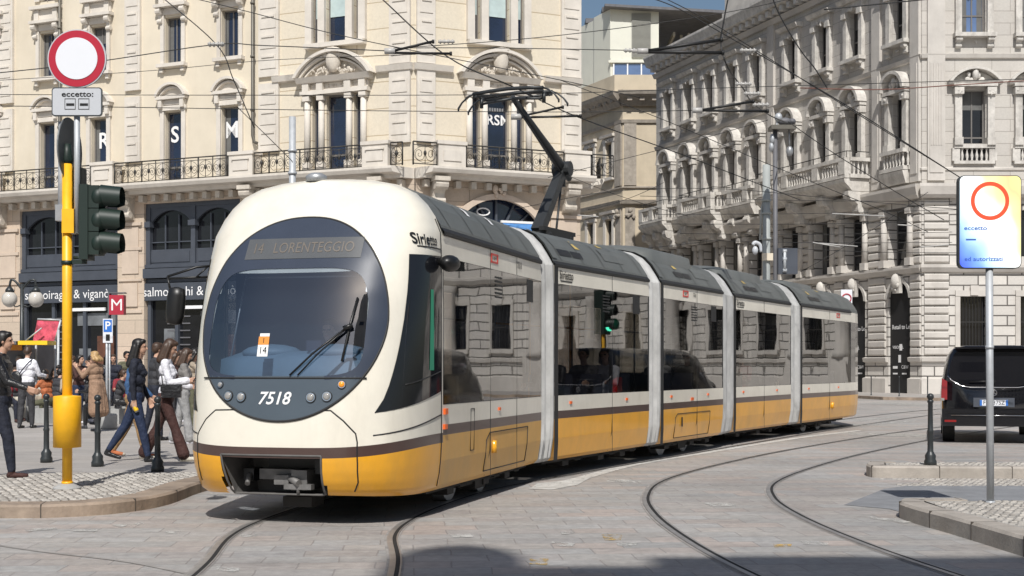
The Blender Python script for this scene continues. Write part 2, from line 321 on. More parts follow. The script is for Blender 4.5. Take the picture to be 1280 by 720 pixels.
# cobbled corner of the left pavement round the post
cob = MB(); rnd = random.Random(5)
def cobbles(mb, inside, x0, x1, y0, y1, z, s=.105):
    y = y0; r = 0
    while y < y1:
        x = x0+(r%2)*s*.5
        while x < x1:
            if inside(x, y):
                a = s*rnd.uniform(.36,.47); b = s*rnd.uniform(.36,.47); h = rnd.uniform(.003,.011); cx = x+rnd.uniform(-.01,.01); cy = y+rnd.uniform(-.01,.01)
                mb.add([(cx-a,cy-b,z-.01),(cx+a,cy-b,z-.01),(cx+a,cy+b,z-.01),(cx-a,cy+b,z-.01),(cx-a*.7,cy-b*.7,z+h),(cx+a*.7,cy-b*.7,z+h),(cx+a*.7,cy+b*.7,z+h*.7),(cx-a*.7,cy+b*.7,z+h*.7)],
                       [(4,5,6,7),(0,1,5,4),(1,2,6,5),(2,3,7,6),(3,0,4,7)], rnd.randint(0,2))
            x += s
        y += s; r += 1
mat('cobble_light', (.40,.375,.34), .75, var=.2, scale=9); mat('cobble_dark', (.27,.25,.225), .75, var=.2, scale=9)
def near_kerb(x, y, w0=.36, w1=2.9):
    d = min((Vector((p.x,p.y))-Vector((x,y))).length for p in KL[::2]); return d > w0
cobbles(cob, lambda x, y: near_kerb(x,y) and x < -3.6-max(0,(14.6-y))*.9 and y > 13.7+.0 and (y < 17.2+.18*(x+8)), -9.0, -3.7, 13.8, 17.7, .132)
o = cob.build('cobbles', ['cobble','cobble_light','cobble_dark']); tag(o, 'small pale cobbles set round the foot of the yellow post', 'cobbles', kind='stuff')
cob = MB()
# right-hand islands
def island(name, path_px, zc, back, w=.24, h=.16, m='kerb_stone'):
    pts = spline([gpt(x, y) for x, y in path_px], 6)
    kerb(name+'_kerb', pts, w, h, m, side=1)
    inn = offset_path(pts, w-.005); kerb_joints(pts, inn, h, .9); slab(name, [(p.x,p.y) for p in inn]+back, h-.012, 'pavement_slab' if False else 'cobble'); return inn, back
innA, _ = island('near_island', [(1500,765),(1380,724),(1280,696),(1232,681),(1180,665),(1148,656),(1128,649),(1124,645.5),(1130,642),(1160,641.5),(1200,641.5)], 0, [(12.0,13.97),(12.0,10.0)])
innB, _ = island('far_island', [(1500,600),(1380,599),(1280,598.5),(1200,598),(1130,597.5),(1095,597),(1085,595.5),(1083,593),(1088,590.5),(1110,590)], 0, [(16,19.45),(16,18.0)])
def inpoly(poly, x, y):
    c = False; n = len(poly)
    for i in range(n):
        a, b = poly[i], poly[(i+1)%n]
        if (a[1] > y) != (b[1] > y) and x < (b[0]-a[0])*(y-a[1])/(b[1]-a[1])+a[0]: c = not c
    return c
PA = [(p.x,p.y) for p in innA]+[(12.0,13.97),(12.0,10.0)]; KA_ = list(innA); KB_ = list(innB)
far = lambda L_, x, y: min((Vector((p.x,p.y))-Vector((x,y))).length for p in L_) > .09; PB = [(p.x,p.y) for p in innB]+[(16,19.45),(16,18.0)]
cobbles(cob, lambda x, y: inpoly(PA, x, y) and far(KA_, x, y), 3.5, 7.5, 9.8, 14.2, .149, .08); cobbles(cob, lambda x, y: inpoly(PB, x, y) and far(KB_, x, y), 4.0, 9.5, 17.8, 19.6, .149, .09)
cobbles(cob, lambda x, y: x > 4.95+.35*math.sin(y*5)+(18.4-y)*.25, 4.4, 9.5, 17.15, 18.3, .0, .085)
o = cob.build('cobbles', ['cobble','cobble_light','cobble_dark']); tag(o, 'pale rounded cobbles filling the two kerbed islands on the right', 'cobbles', kind='stuff')
mb = MB(); mb.add([gpt(x,y,.004) for x,y in [(1055,631),(1105,611),(1135,607),(1500,607),(1500,650),(1140,644),(1112,636)]], [tuple(range(7))]); struct('asphalt_path', mb, 'asphalt')
# far pavement before the grey palace
slab('far_pavement', [(9.5,118),(17.3,62.5),(19.5,60.5),(75,60.5),(75,74),(23,72)], .13, 'pavement_slab')
mb = MB(); mb.prism([(9.3,118),(17.0,62.3),(19.4,60.2),(75,60.2),(75,60.52),(19.52,60.52),(17.32,62.52),(9.6,118)], -.05, .134); struct('far_kerb', mb, 'kerb_brown')
# ---- rails
RC = [(2.6,7.0),(1.95,8.6),(1.72,9.77),(1.52,11.54),(1.43,13.7),(1.55,15.84),(2.02,18.1),(3.22,21.07),(5.3,25.2),(9.0,31.5),(14.5,39.5),(22,50)]
RA = [(-2.2,7.4),(-2.28,9.0),(-2.36,10.4),(-2.52,12.0),(-2.47,13.35),(-2.2,15.0),(-1.6,17.2),(-.5,19.6),(2.0,24.6),(5.0,30.6),(8.1,36.5),(12,43.5),(18,53)]
def rail(pts, gauge):
    pts = spline([Vector((x,y,0)) for x,y in pts], 10)
    for off in (0, gauge):
        c = offset_path(pts, off)
        for (a, b, z, m) in ((-.05,.085,.004,'rail_bed'),(-.026,.022,.010,'rail_steel'),(.022,.056,.0075,'rail_groove'),(.056,.068,.010,'rail_steel')):
            l = offset_path(c, a); r = offset_path(c, b); mb = MB(); n = len(c)
            mb.add([(p.x,p.y,z) for p in l]+[(p.x,p.y,z) for p in r], [(i,i+1,n+i+1,n+i) for i in range(n-1)]); struct('tram_rail' if m == 'rail_steel' else 'rail_bed', mb, m)
rail(RC, 1.445); rail(RA, 1.445)
# ---- painted markings (sheets 4 mm above the stones), worn
def mark(px, m='road_paint_old', z=.005):
    mb = MB(); mb.add([gpt(x,y,z) for x,y in px], [tuple(range(len(px)))]); struct('road_marking', mb, m)
def ribbon(cl, w, m='road_paint', z=.005):
    pts = spline([gpt(x,y,z) for x,y in cl], 8); l = offset_path(pts, -w/2); r = offset_path(pts, w/2); n = len(pts)
    mb = MB(); mb.add([tuple(p) for p in l]+[tuple(p) for p in r], [(i,i+1,n+i+1,n+i) for i in range(n-1)]); struct('road_marking', mb, m)
ribbon([(668,611),(725,598),(790,581),(880,566),(1000,547),(1075,538)], .2)
mark([(662,611),(690,612),(722,606),(738,597),(672,604)], 'road_paint', .0056)
for q in ([(1072,505),(1100,502),(1190,506),(1190,509),(1100,505)],[(1060,540),(1160,543),(1190,545),(1190,548),(1060,543)],[(1065,524),(1120,520),(1125,522),(1072,527)],[(1065,531),(1140,525),(1146,527),(1072,533)],
          [(760,598),(802,601),(800,604),(758,602)],[(700,664),(716,663),(718,667),(702,668)],[(880,628),(920,629),(920,633),(884,632)],[(560,668),(590,667),(592,671),(566,672)],
          [(690,677),(720,678),(716,683),(688,682)],[(770,677),(798,678),(794,683),(772,682)],[(1000,676),(1036,677),(1034,682),(1004,680)],[(30,661),(70,659),(72,662),(32,664)],[(90,662),(122,661),(122,664),(92,664)],
          [(300,668),(322,667),(320,671),(302,671)],[(206,664),(226,663),(225,667),(208,667)],[(1085,645),(1140,652),(1140,655),(1088,648)],[(140,656),(178,652),(180,655),(150,659)],[(270,708),(300,710),(298,715),(272,713)]):
    mark(q)
for q in ([(752,668),(778,668),(776,675),(756,675)],[(662,698),(686,698),(684,706),(662,705)],[(966,680),(990,680),(988,684),(968,684)]): mark(q, 'yellow_paint')
# dark strip of wear running to the left (old tar joint)
ribbon([(-40,676),(60,690),(160,702),(260,722)], .05, 'rail_bed', .0045)

# ================================================================== FACADE KIT
class Face:
    def __init__(s, o, u, n): s.o = Vector((*o,0)); s.u = Vector((*u,0)).normalized(); s.n = Vector((*n,0)).normalized()
    def p(s, u, z, d=0.): return s.o+s.u*u+s.n*d+Vector((0,0,z))
    def px(s, x):                            # facade coordinate seen at image column x
        r = (x-640)/FPX; return (s.o.y*r-s.o.x)/(s.u.x-s.u.y*r)
    def box(s, mb, u0, u1, z0, z1, d0, d1, mi=0):
        return mb.hexa([s.p(u0,z0,d0),s.p(u1,z0,d0),s.p(u1,z0,d1),s.p(u0,z0,d1),s.p(u0,z1,d0),s.p(u1,z1,d0),s.p(u1,z1,d1),s.p(u0,z1,d1)], mi)
    def prof(s, mb, u0, u1, pr, mi=0, m0=0, m1=0):         # pr = [(z,d)] closed profile swept along u; m0,m1 mitre slopes
        n = len(pr); a = [s.p(u0-m0*d,z,d) for z,d in pr]; b = [s.p(u1+m1*d,z,d) for z,d in pr]
        mb.add(a+b, [(i,(i+1)%n,n+(i+1)%n,n+i) for i in range(n)]+[tuple(range(n)),tuple(range(2*n-1,n-1,-1))], mi)
    def poly(s, mb, pts, d0, d1, mi=0):      # pts [(u,z)]
        n = len(pts); a = [s.p(u,z,d0) for u,z in pts]; b = [s.p(u,z,d1) for u,z in pts]
        mb.add(a+b, [(i,(i+1)%n,n+(i+1)%n,n+i) for i in range(n)]+[tuple(range(n)),tuple(range(2*n-1,n-1,-1))], mi)
    def wall(s, mb, u0, u1, z0, z1, ops, depth=.45, mi=0, d=0.):
        """wall sheet with openings (ua,ub,za,zb[,rise]) and their reveals; rise>0 = arched head of that rise"""
        us = sorted({u0,u1,*[min(max(o[i],u0),u1) for o in ops for i in (0,1)]}); zs = sorted({z0,z1,*[min(max(o[i],z0),z1) for o in ops for i in (2,3)]})
        for a, b in zip(us, us[1:]):
            for c, e in zip(zs, zs[1:]):
                um, zm = (a+b)/2, (c+e)/2
                if any(o[0]<um<o[1] and o[2]<zm<o[3] for o in ops): continue
                mb.quad(s.p(a,c,d),s.p(b,c,d),s.p(b,e,d),s.p(a,e,d), mi)
        for o in ops:
            ua,ub,za,zb = o[:4]; rise = o[4] if len(o) > 4 else 0
            zt = zb-rise
            mb.quad(s.p(ua,za,d),s.p(ua,zt,d),s.p(ua,zt,d-depth),s.p(ua,za,d-depth), mi); mb.quad(s.p(ub,za,d),s.p(ub,zt,d),s.p(ub,zt,d-depth),s.p(ub,za,d-depth), mi)
            mb.quad(s.p(ua,za,d),s.p(ub,za,d),s.p(ub,za,d-depth),s.p(ua,za,d-depth), mi)
            if rise <= 0: mb.quad(s.p(ua,zb,d),s.p(ub,zb,d),s.p(ub,zb,d-depth),s.p(ua,zb,d-depth), mi)
            else:
                N = 12; arc = [((ua+ub)/2-(ub-ua)/2*math.cos(math.pi*i/N), zt+rise*math.sin(math.pi*i/N)) for i in range(N+1)]
                for (a,za_),(b,zb_) in zip(arc, arc[1:]):
                    mb.quad(s.p(a,za_,d),s.p(b,zb_,d),s.p(b,zb,d),s.p(a,zb,d), mi); mb.quad(s.p(a,za_,d),s.p(b,zb_,d),s.p(b,zb_,d-depth),s.p(a,za_,d-depth), mi)
    def sheet(s, mb, u0, u1, z0, z1, d, mi=0): mb.quad(s.p(u0,z0,d),s.p(u1,z0,d),s.p(u1,z1,d),s.p(u0,z1,d), mi)
    def rough(s, mb, c, z, w, h, d, seed, mi=0, n=7):        # clump of carved ornament
        rd = random.Random(seed)
        for i in range(n):
            a = rd.uniform(-w,w); b = rd.uniform(-h,h); r = rd.uniform(.35,.6)*min(w,h)*1.1
            T = Matrix.Translation(s.p(c+a,z+b,d)); mb.ell((0,0,0), (r*rd.uniform(.7,1.2),r*rd.uniform(.5,.9),r*rd.uniform(.8,1.4)), mi, 8, 5, T)
    def scroll_bracket(s, mb, c, w, ztop, h, proj, d0=0., mi=0):
        pr = [(ztop,0),(ztop,proj),(ztop-.18*h,proj*1.0),(ztop-.4*h,proj*.72),(ztop-.55*h,proj*.55),(ztop-.75*h,proj*.55),(ztop-.92*h,proj*.35),(ztop-h,0)]
        s.prof(mb, c-w/2, c+w/2, [(z,d+d0) for z,d in pr], mi)
        U = s.u
        for z, d, r in ((ztop-.22*h, proj*.78, .2*h),(ztop-.8*h, proj*.42, .14*h)):
            a = s.p(c-w/2-.04,z,d+d0); b = s.p(c+w/2+.04,z,d+d0); mb.tube([a,b], r, 10, mi, smooth=False)
def segarc(c, hw, z0, rise, n=14):           # segmental arch points from left to right
    Rr = (hw*hw+rise*rise)/(2*rise); zc = z0+rise-Rr; a0 = math.asin(min(1,hw/Rr)); return [(c+Rr*math.sin(-a0+2*a0*i/n), zc+Rr*math.cos(-a0+2*a0*i/n)) for i in range(n+1)]
def arc_band(F, mb, c, hw, z0, rise, t, d0, d1, mi=0, n=14):
    o = segarc(c, hw, z0, rise, n); q = segarc(c, hw-t, z0, rise-t*.8, n)
    for i in range(n):
        F.poly(mb, [o[i],o[i+1],q[i+1],q[i]], d0, d1, mi)
def glazing(F, parent, u0, u1, z0, z1, d, fm='window_frame', gm='window_glass', cross=.35, mull=True, arch=0, bars=0):
    fr = MB(); t = .07; F.box(fr, u0, u0+t, z0, z1, d, d+.07); F.box(fr, u1-t, u1, z0, z1, d, d+.07); F.box(fr, u0+t, u1-t, z0, z0+t, d, d+.068); F.box(fr, u0+t, u1-t, z1-t, z1, d, d+.068)
    um = (u0+u1)/2
    if mull: F.box(fr, um-.035, um+.035, z0+t, z1-t, d, d+.06)
    if cross: zz = z0+(z1-z0)*cross; F.box(fr, u0+t, u1-t, zz-.04, zz+.04, d, d+.055)
    for i in range(bars): a = u0+(u1-u0)*(i+1)/(bars+1); F.box(fr, a-.02, a+.02, z0, z1, d+.1, d+.13)
    f = fr.build('frame', fm, parent, True)
    g_ = MB(); F.sheet(g_, u0+.02, u1-.02, z0+.02, z1-.02, d+.02); g_.build('pane', gm, f if False else parent, True)
    rq = random.Random(int((u0*31+z0*17)*10)); k_ = rq.random()
    if k_ < .6 and u1-u0 > .6:
        c_ = MB(); w_ = (u1-u0-.16)
        if k_ < .3: F.sheet(c_, u0+.08, u0+.08+w_*rq.uniform(.15,.3), z0+.08, z1-.08, d+.026); F.sheet(c_, u1-.08-w_*rq.uniform(.12,.3), u1-.08, z0+.08, z1-.08, d+.026)
        else: F.sheet(c_, u0+.08, u1-.08, z1-.08-(z1-z0)*rq.uniform(.15,.4), z1-.08, d+.026)
        c_.build('curtain', 'curtain', parent, True)
    return f
def iron_rail(F, mb, u0, u1, z0, h, d, step=.78):
    mb.tube([F.p(u0,z0+h,d),F.p(u1,z0+h,d)], .03, 4); mb.tube([F.p(u0,z0+.06,d),F.p(u1,z0+.06,d)], .022, 4); mb.tube([F.p(u0,z0+h-.13,d),F.p(u1,z0+h-.13,d)], .016, 4)
    n = max(1, round((u1-u0)/step)); w = (u1-u0)/n
    for i in range(n+1): mb.tube([F.p(u0+i*w,z0,d),F.p(u0+i*w,z0+h,d)], .024 if i % 2 else .034, 4)
    for i in range(n):
        c = u0+(i+.5)*w; zc = z0+h*.47
        for sgn in (-1,1):                   # spirals
            pts = []
            for k in range(15):
                a = k/14*3.6*math.pi*.95; r = w*.235*(1-k/15.5); pts.append(F.p(c+sgn*(w*.245-0*r)+sgn*-r*math.cos(a), zc+r*math.sin(a)*1.25*(1 if i%2 else -1), d))
            mb.tube(pts, .014, 3, cap=False)
        pts = [F.p(c+w*.47*math.cos(a), zc+h*.36*math.sin(a), d) for a in [k*math.pi/7 for k in range(15)]]; mb.tube(pts, .011, 3, cap=False)
        mb.tube([F.p(c,z0+.06,d),F.p(c,z0+h-.1,d)], .014, 4)
        mb.ell(F.p(c,zc+.06,d), (.07,.03,.12), 0, 6, 4)
def core(mb, F_list_poly, z0, z1, mi=0):     # body behind the facades
    mb.prism(F_list_poly, z0, z1, mi)

# ================================================================== YELLOW CORNER PALACE
LC = (-4.2,58.); FL = Face(LC, (-.915,.403), (-.403,-.915)); FR = Face(LC, (.91,.414), (.414,-.91))
R_END = 8.0; L_END = 30.0
BL = thing('corner_palace', 'cream stone palace on the corner left of centre with iron balconies and blue tinted windows', 'building', (-4.2,58.,0))
B3 = Face(tuple(FR.p(R_END,0))[:2], (.0,1.), (1.,0.))   # flank turning away
tiny = .3
wl = MB(); wm = MB()
uL = FL.px
ZS = 10.0                                    # balcony slab
# upper openings on the left facade
wins = [(uL(60),.95),(uL(124),.95),(uL(217),.95),(uL(288),.95),(uL(-10),.95),(uL(-75),.95)]
ops1 = [(c-w/2,c+w/2,ZS+.05,13.35) for c,w in wins]+[(c-w/2,c+w/2,15.6,17.75) for c,w in wins]+[(c-w/2,c+w/2,19.3,21.3) for c,w in wins]
TL = uL(421); TR = 3.95
def triple_ops(c): return [(c-.52,c+.52,ZS+.05,13.45),(c-1.25,c-.87,ZS+.05,13.45),(c+.87,c+1.25,ZS+.05,13.45),(c-.52,c+.52,15.75,18.3),(c-1.25,c-.87,15.75,18.3),(c+.87,c+1.25,15.75,18.3)]
ops1 += triple_ops(TL)
usp = uL(343); FL.wall(wl, 0, usp, ZS-.2, 26, [o for o in ops1 if o[1] < usp], .4, 0); FL.wall(wl, usp, L_END, ZS-.2, 26, [o for o in ops1 if o[0] > usp], .4, 3)
FR.wall(wl, 0, R_END, ZS-.2, 26, triple_ops(TR), .4, 1)
B3.wall(wl, 0, 30, 0, 26, [(3,4,10.1,13.3),(6.5,7.5,10.1,13.3),(3,4,15.6,18)], .4, 1)
body = [tuple(FL.p(.6,0,-.9))[:2], tuple(FR.p(R_END-.9,0,-.9))[:2], tuple(B3.p(30,0,-.9))[:2], tuple(FL.p(L_END,0,-30))[:2], tuple(FL.p(L_END,0,-.9))[:2]]
core(wl, body, 0, 25.9, 2)
wl.build('wall', ['plaster_joint_left','plaster_joint_right','black_void','cream_plaster'], BL, True)
# crowning cornice
co = MB()
for F, e in ((FL,L_END),(FR,R_END)): F.prof(co, 0, e, [(25.2,-.3),(25.2,.2),(25.7,.9),(26.2,1.0),(26.5,.9),(26.5,-.3)])
co.build('cornice', 'white_stone', BL, True)
rf = MB(); rf.prism(body, 25.95, 26.4); rf.build('roof', 'roof_slate', BL, True)
# pilaster strips with sunk panels
pl = MB()
def pilaster(F, u0, u1, z0, z1, blocks=True, mb=pl):
    F.box(mb, u0, u1, z0, z1, 0, .14)
    if blocks:
        z = z0+.35
        while z < z1-.5:
            h = 3.2 if z < 13 and z0 < 11 else .62
            h = min(h, z1-z-.2)
            F.box(mb, u0+.12, u1-.12, z, z+h, .14, .17); F.box(mb, u0+.2, u1-.2, z+h-.13, z+h-.05, .17, .21); z += h+.28
for a, b in ((158,177),(325,350),(-3,18),(488,514)):
    u1, u0 = uL(a), uL(b); pilaster(FL, u0, u1, 11.1, 14.2); pilaster(FL, u0, u1, 14.5, 25.2)
for u0, u1 in ((.12,.95),(R_END-1.0,R_END-.02)): pilaster(FR, u0, u1, 11.1, 14.2); pilaster(FR, u0, u1, 14.5, 25.2)
# string course at the pediment foot
for a, b in ((uL(343),uL(372)),(0,uL(470)-.1),(uL(372)-.2,uL(360))): 
    FL.prof(pl, min(a,b), max(a,b), [(14.15,0),(14.2,.2),(14.45,.28),(14.5,0)])
FR.prof(pl, 0, 1.75, [(14.15,0),(14.2,.2),(14.45,.28),(14.5,0)]); FR.prof(pl, 6.15, R_END, [(14.15,0),(14.2,.2),(14.45,.28),(14.5,0)])
pl.build('pilaster', 'white_stone', BL, True)
# small windows
def small_window(F, c, letter=None):
    s = MB(); w = .475
    for sg in (-1,1): F.box(s, c+sg*(w+.02) if sg > 0 else c-w-.24, c+w+.24 if sg > 0 else c-w-.02, ZS, 13.4, 0, .1)
    F.box(s, c-w-.3, c+w+.3, 13.4, 13.62, 0, .14); F.box(s, c-w-.36, c+w+.36, 13.9, 14.05, 0, .3); F.box(s, c-w-.26, c+w+.26, 13.66, 13.88, 0, .12)
    for sg in (-1,1): F.box(s, c+sg*(w+.14)-.1, c+sg*(w+.14)+.1, 13.5, 13.9, .1, .26)
    arc_band(F, s, c, w+.42, 14.05, .62, .14, 0, .34); arc_band(F, s, c, w+.26, 14.05, .44, .1, 0, .2)
    F.poly(s, segarc(c, w+.2, 14.05, .38)[::-1], 0, .05)
    o = s.build('window', 'white_stone', BL, True); glazing(F, o, c-w, c+w, ZS+.06, 13.35, -.3, cross=.22, mull=False)
    if letter:
        t = MB(); put_text(t, letter, 1.05, F.p(c+.12 if letter != 'R' else c-.05, 12.3, -.255), -F.u if F is FL else F.u, (0,0,1), bold=True); t.build('letter', 'sign_white', o, True)
    s = MB(); z0, z1 = 15.6, 17.75
    F.box(s, c-w-.32, c+w+.32, z0-.2, z0-.04, 0, .3); 
    for sg in (-1,1):
        F.box(s, c+sg*(w+.12)-.1, c+sg*(w+.12)+.1, z0-.04, z1+.1, 0, .1); F.box(s, c+sg*(w+.12)-.09, c+sg*(w+.12)+.09, z0-.42, z0-.2, 0, .18); F.scroll_bracket(s, c+sg*(w+.2), .17, z1+.42, .75, .3)
    F.box(s, c-w-.24, c+w+.24, z1+.1, z1+.4, 0, .1); F.box(s, c-w-.42, c+w+.42, z1+.42, z1+.56, 0, .38); F.box(s, c-w-.3, c+w+.3, z1+.62, z1+1.1, 0, .12)
    for k in (-1,1): F.box(s, c+k*(w+.1)-.14, c+k*(w+.1)+.14, z1+.6, z1+1.1, .12, .2)
    F.box(s, c-w-.44, c+w+.44, z1+1.12, z1+1.28, 0, .34)
    o = s.build('window', 'white_stone', BL, True); glazing(F, o, c-w, c+w, z0+.02, z1, -.3, cross=0)
    s = MB(); F.box(s, c-w-.3, c-w, 19.3, 21.5, 0, .1); F.box(s, c+w, c+w+.3, 19.3, 21.5, 0, .1); F.box(s, c-w-.3, c+w+.3, 21.5, 21.8, 0, .2)
    iron_rail(F, s, c-w, c+w, 19.3, .8, .05, .5)
    o = s.build('window', 'white_stone', BL, True); glazing(F, o, c-w, c+w, 19.32, 21.3, -.3, cross=.4)
for (c, _), L_ in zip(wins, (None,'R','S','M',None,None)): small_window(FL, c, L_)
def triple_window(F, c, sgn_text=None):
    s = MB()
    for u in (-1.42,-.7,.7,1.42):            # columns
        z0 = ZS; F.box(s, c+u-.17, c+u+.17, z0, z0+.5, 0, .3); 
        s.tube([F.p(c+u,z0+.5,.14),F.p(c+u,13.2,.14)], [.15,.13], 10); F.box(s, c+u-.17, c+u+.17, 13.2, 13.42, 0, .3)
    F.box(s, c-1.7, c+1.7, 13.45, 13.62, 0, .34); F.box(s, c-1.65, c+1.65, 13.62, 13.95, 0, .16)
    for u in (-1.42,-.7,.7,1.42): F.box(s, c+u-.16, c+u+.16, 13.62, 13.97, .16, .34)
    F.prof(s, c-1.85, c+1.85, [(13.97,0),(13.97,.38),(14.2,.52),(14.26,0)])
    arc_band(F, s, c, 1.98, 14.2, 1.15, .16, 0, .55, n=20); arc_band(F, s, c, 1.8, 14.2, .97, .14, 0, .38, n=20); arc_band(F, s, c, 1.6, 14.2, .78, .1, 0, .24, n=20)
    F.box(s, c-1.5, c+1.5, 15.5, 15.7, 0, .35)
    for u in (-1.35,-.7,.7,1.35): F.box(s, c+u-.17, c+u+.17, 15.7, 18.3, 0, .2); F.scroll_bracket(s, c+u, .2, 18.75, .7, .34)
    F.box(s, c-1.7, c+1.7, 18.3, 18.5, 0, .15); F.box(s, c-1.8, c+1.8, 18.75, 18.95, 0, .45)
    o = s.build('window', 'white_stone', BL, True)
    k = MB()                                 # carved shield, garlands
    F.poly(k, segarc(c, 1.5, 14.26, .7)[::-1], 0, .05)
    k.ell((0,0,0), (.34,.2,.5), 0, 12, 8, Matrix.Translation(F.p(c,14.85,.3))); k.ell((0,0,0), (.42,.16,.16), 0, 10, 6, Matrix.Translation(F.p(c,15.3,.34)))
    for sg in (-1,1):
        F.rough(k, c+sg*.42, 15.12, .1, .14, .36, 5+sg, n=5); F.rough(k, c+sg*.8, 14.5, .3, .12, .2, 11+sg, n=12); F.rough(k, c+sg*1.15, 14.42, .2, .07, .16, 21+sg, n=6); F.rough(k, c+sg*.3, 14.45, .1, .1, .3, 31+sg, n=4)
        F.rough(k, c+sg*1.06, 13.8, .18, .06, .16, 61+sg, n=8)
    F.rough(k, c, 13.8, .45, .07, .16, 41, n=14); F.rough(k, c, 15.42, .16, .08, .38, 44, n=5)
    k.build('carving', 'carved_stone', o, True)
    for u0, u1 in ((-1.25,-.87),(-.52,.52),(.87,1.25)):
        glazing(F, o, c+u0, c+u1, ZS+.06, 13.45, -.28, cross=.22, mull=False); glazing(F, o, c+u0, c+u1, 15.76, 18.3, -.28, cross=0, mull=False)
    b = MB(); F.sheet(b, c-.46, c+.46, 16.9, 18.2, -.22)
    for u0, u1 in ((-1.2,-.92),(.92,1.2)): F.sheet(b, c+u0, c+u1, 16.9, 18.2, -.22)
    b.build('blind', 'blind', o, True)
    return o
triple_window(FL, TL); o = triple_window(FR, TR)
t = MB(); put_text(t, 'RSM', .62, FR.p(TR+.1,12.35,-.24), FR.u, (0,0,1), bold=True); F_ = FR
for k in range(7): FR.sheet(t, TR-.45+k*.12, TR-.45+k*.12+.08, 12.75, 12.9, -.24)
t.build('lettering', 'sign_white', o, True)
# balcony: slab, consoles, pedestals; railings as sub-parts
ba = MB()
pr = [(9.55,-.0),(9.55,.55),(9.7,.6),(9.75,1.0),(9.9,1.08),(10.0,1.08),(10.0,0)]
FL.prof(ba, 0, L_END, pr, 0, m0=-.46); FR.prof(ba, 0, R_END, pr, 0, m0=-.46, m1=.25); B3.prof(ba, 0, 2.6, pr, 0)
for u in (uL(144),uL(316),uL(482),uL(-3)):
    FL.box(ba, u-.62, u+.62, 10.0, 10.95, .28, .95); FL.box(ba, u-.68, u+.68, 10.95, 11.1, .22, 1.0); FL.box(ba, u-.4, u+.4, 10.25, 10.7, .95, .99); FL.box(ba, u-.45, u+.45, 10.72, 10.78, .95, 1.03)
for u in (1.4,R_END-.6):
    FR.box(ba, u-.62, u+.62, 10.0, 10.95, .28, .95); FR.box(ba, u-.68, u+.68, 10.95, 11.1, .22, 1.0); FR.box(ba, u-.4, u+.4, 10.25, 10.7, .95, .99)
bo = ba.build('balcony', 'white_stone', BL, True)
cs = MB()
for F, us in ((FL,[uL(4),uL(163),uL(318),uL(480),uL(-60)]),(FR,[1.0,R_END-.7])):
    for u in us: F.scroll_bracket(cs, u, .5, 9.55, 1.15, .8); F.box(cs, u-.34, u+.34, 9.42, 9.6, 0, .9)
    e = L_END if F is FL else R_END
    u = .5
    while u < e-.4: F.box(cs, u-.12, u+.12, 9.2, 9.5, 0, .35); u += .72
cs.build('console', 'carved_stone', BL, True)
for F, a, b in ((FL,uL(130),uL(4)),(FL,uL(299),uL(159)),(FL,uL(467),uL(332)),(FL,.05,uL(501)),(FR,-.35,.72),(FR,2.05,R_END-1.28),(FR,R_END+.08,R_END+1.2),(FL,uL(-12),L_END)):
    m = MB(); iron_rail(F, m, min(a,b), max(a,b), 10.0, .98, .9 if F is FR or True else 0); m.build('railing', 'iron', bo, True)
m = MB(); B3.prof; iron_rail(B3, m, .2, 2.4, 10.0, .98, .9); m.build('railing', 'iron', bo, True)
# drain pipes
for x, zt, zb in ((78,30,12.0),(319,30,11.6)):
    u = uL(x); m = MB(); m.tube([FL.p(u,25,.2),FL.p(u,zb+.3,.2),FL.p(u-.1,zb,.22),FL.p(u-.2,zb-.05,.1)], .075, 8)
    for z in (13,15.4,17.8): m.tube([FL.p(u,z,.2),FL.p(u,z+.1,.2)], .11, 8)
    m.build('drain_pipe', 'gutter_pipe', BL, True)
# lower storeys: stone piers and dark metal shopfronts
lo = MB()
bays = [(uL(147),uL(25)),(uL(300),uL(180)),(uL(468),uL(337)),(uL(-5),uL(-130)),]
FL.wall(lo, 0, L_END, .1, ZS-.2, [(a,b,.12,9.15) for a,b in bays], .6)
FR.wall(lo, 0, R_END, .1, ZS-.2, [(1.75,6.15,.12,9.0,1.5)], .6)
lo.build('pier_wall', 'wall_left_lower', BL, True)
tr_ = MB()
for F, us in ((FL,[(0,uL(470)),(uL(335),uL(302)),(uL(178),uL(149)),(uL(24),uL(-3))]),(FR,[(0,1.6),(6.3,R_END)])):
    for a, b in us:
        for z0, z1, d in ((8.15,8.3,.12),(7.0,7.15,.08),(4.05,4.2,.06),(5.55,5.65,.07),(.1,1.1,.1)): F.box(tr_, a, b, z0, z1, 0, d)
        F.box(tr_, a+.2, b-.2, 5.9, 8.1, 0, .05); F.box(tr_, a+.25, b-.25, 4.35, 5.45, 0, .07)
arc_band(FR, tr_, 3.95, 2.55, 7.1, 1.98, .3, 0, .2, n=22); FR.rough(tr_, 3.95, 9.15, .3, .2, .25, 77, n=8)
tr_.build('pier_moulding', 'pink_stone', BL, True)
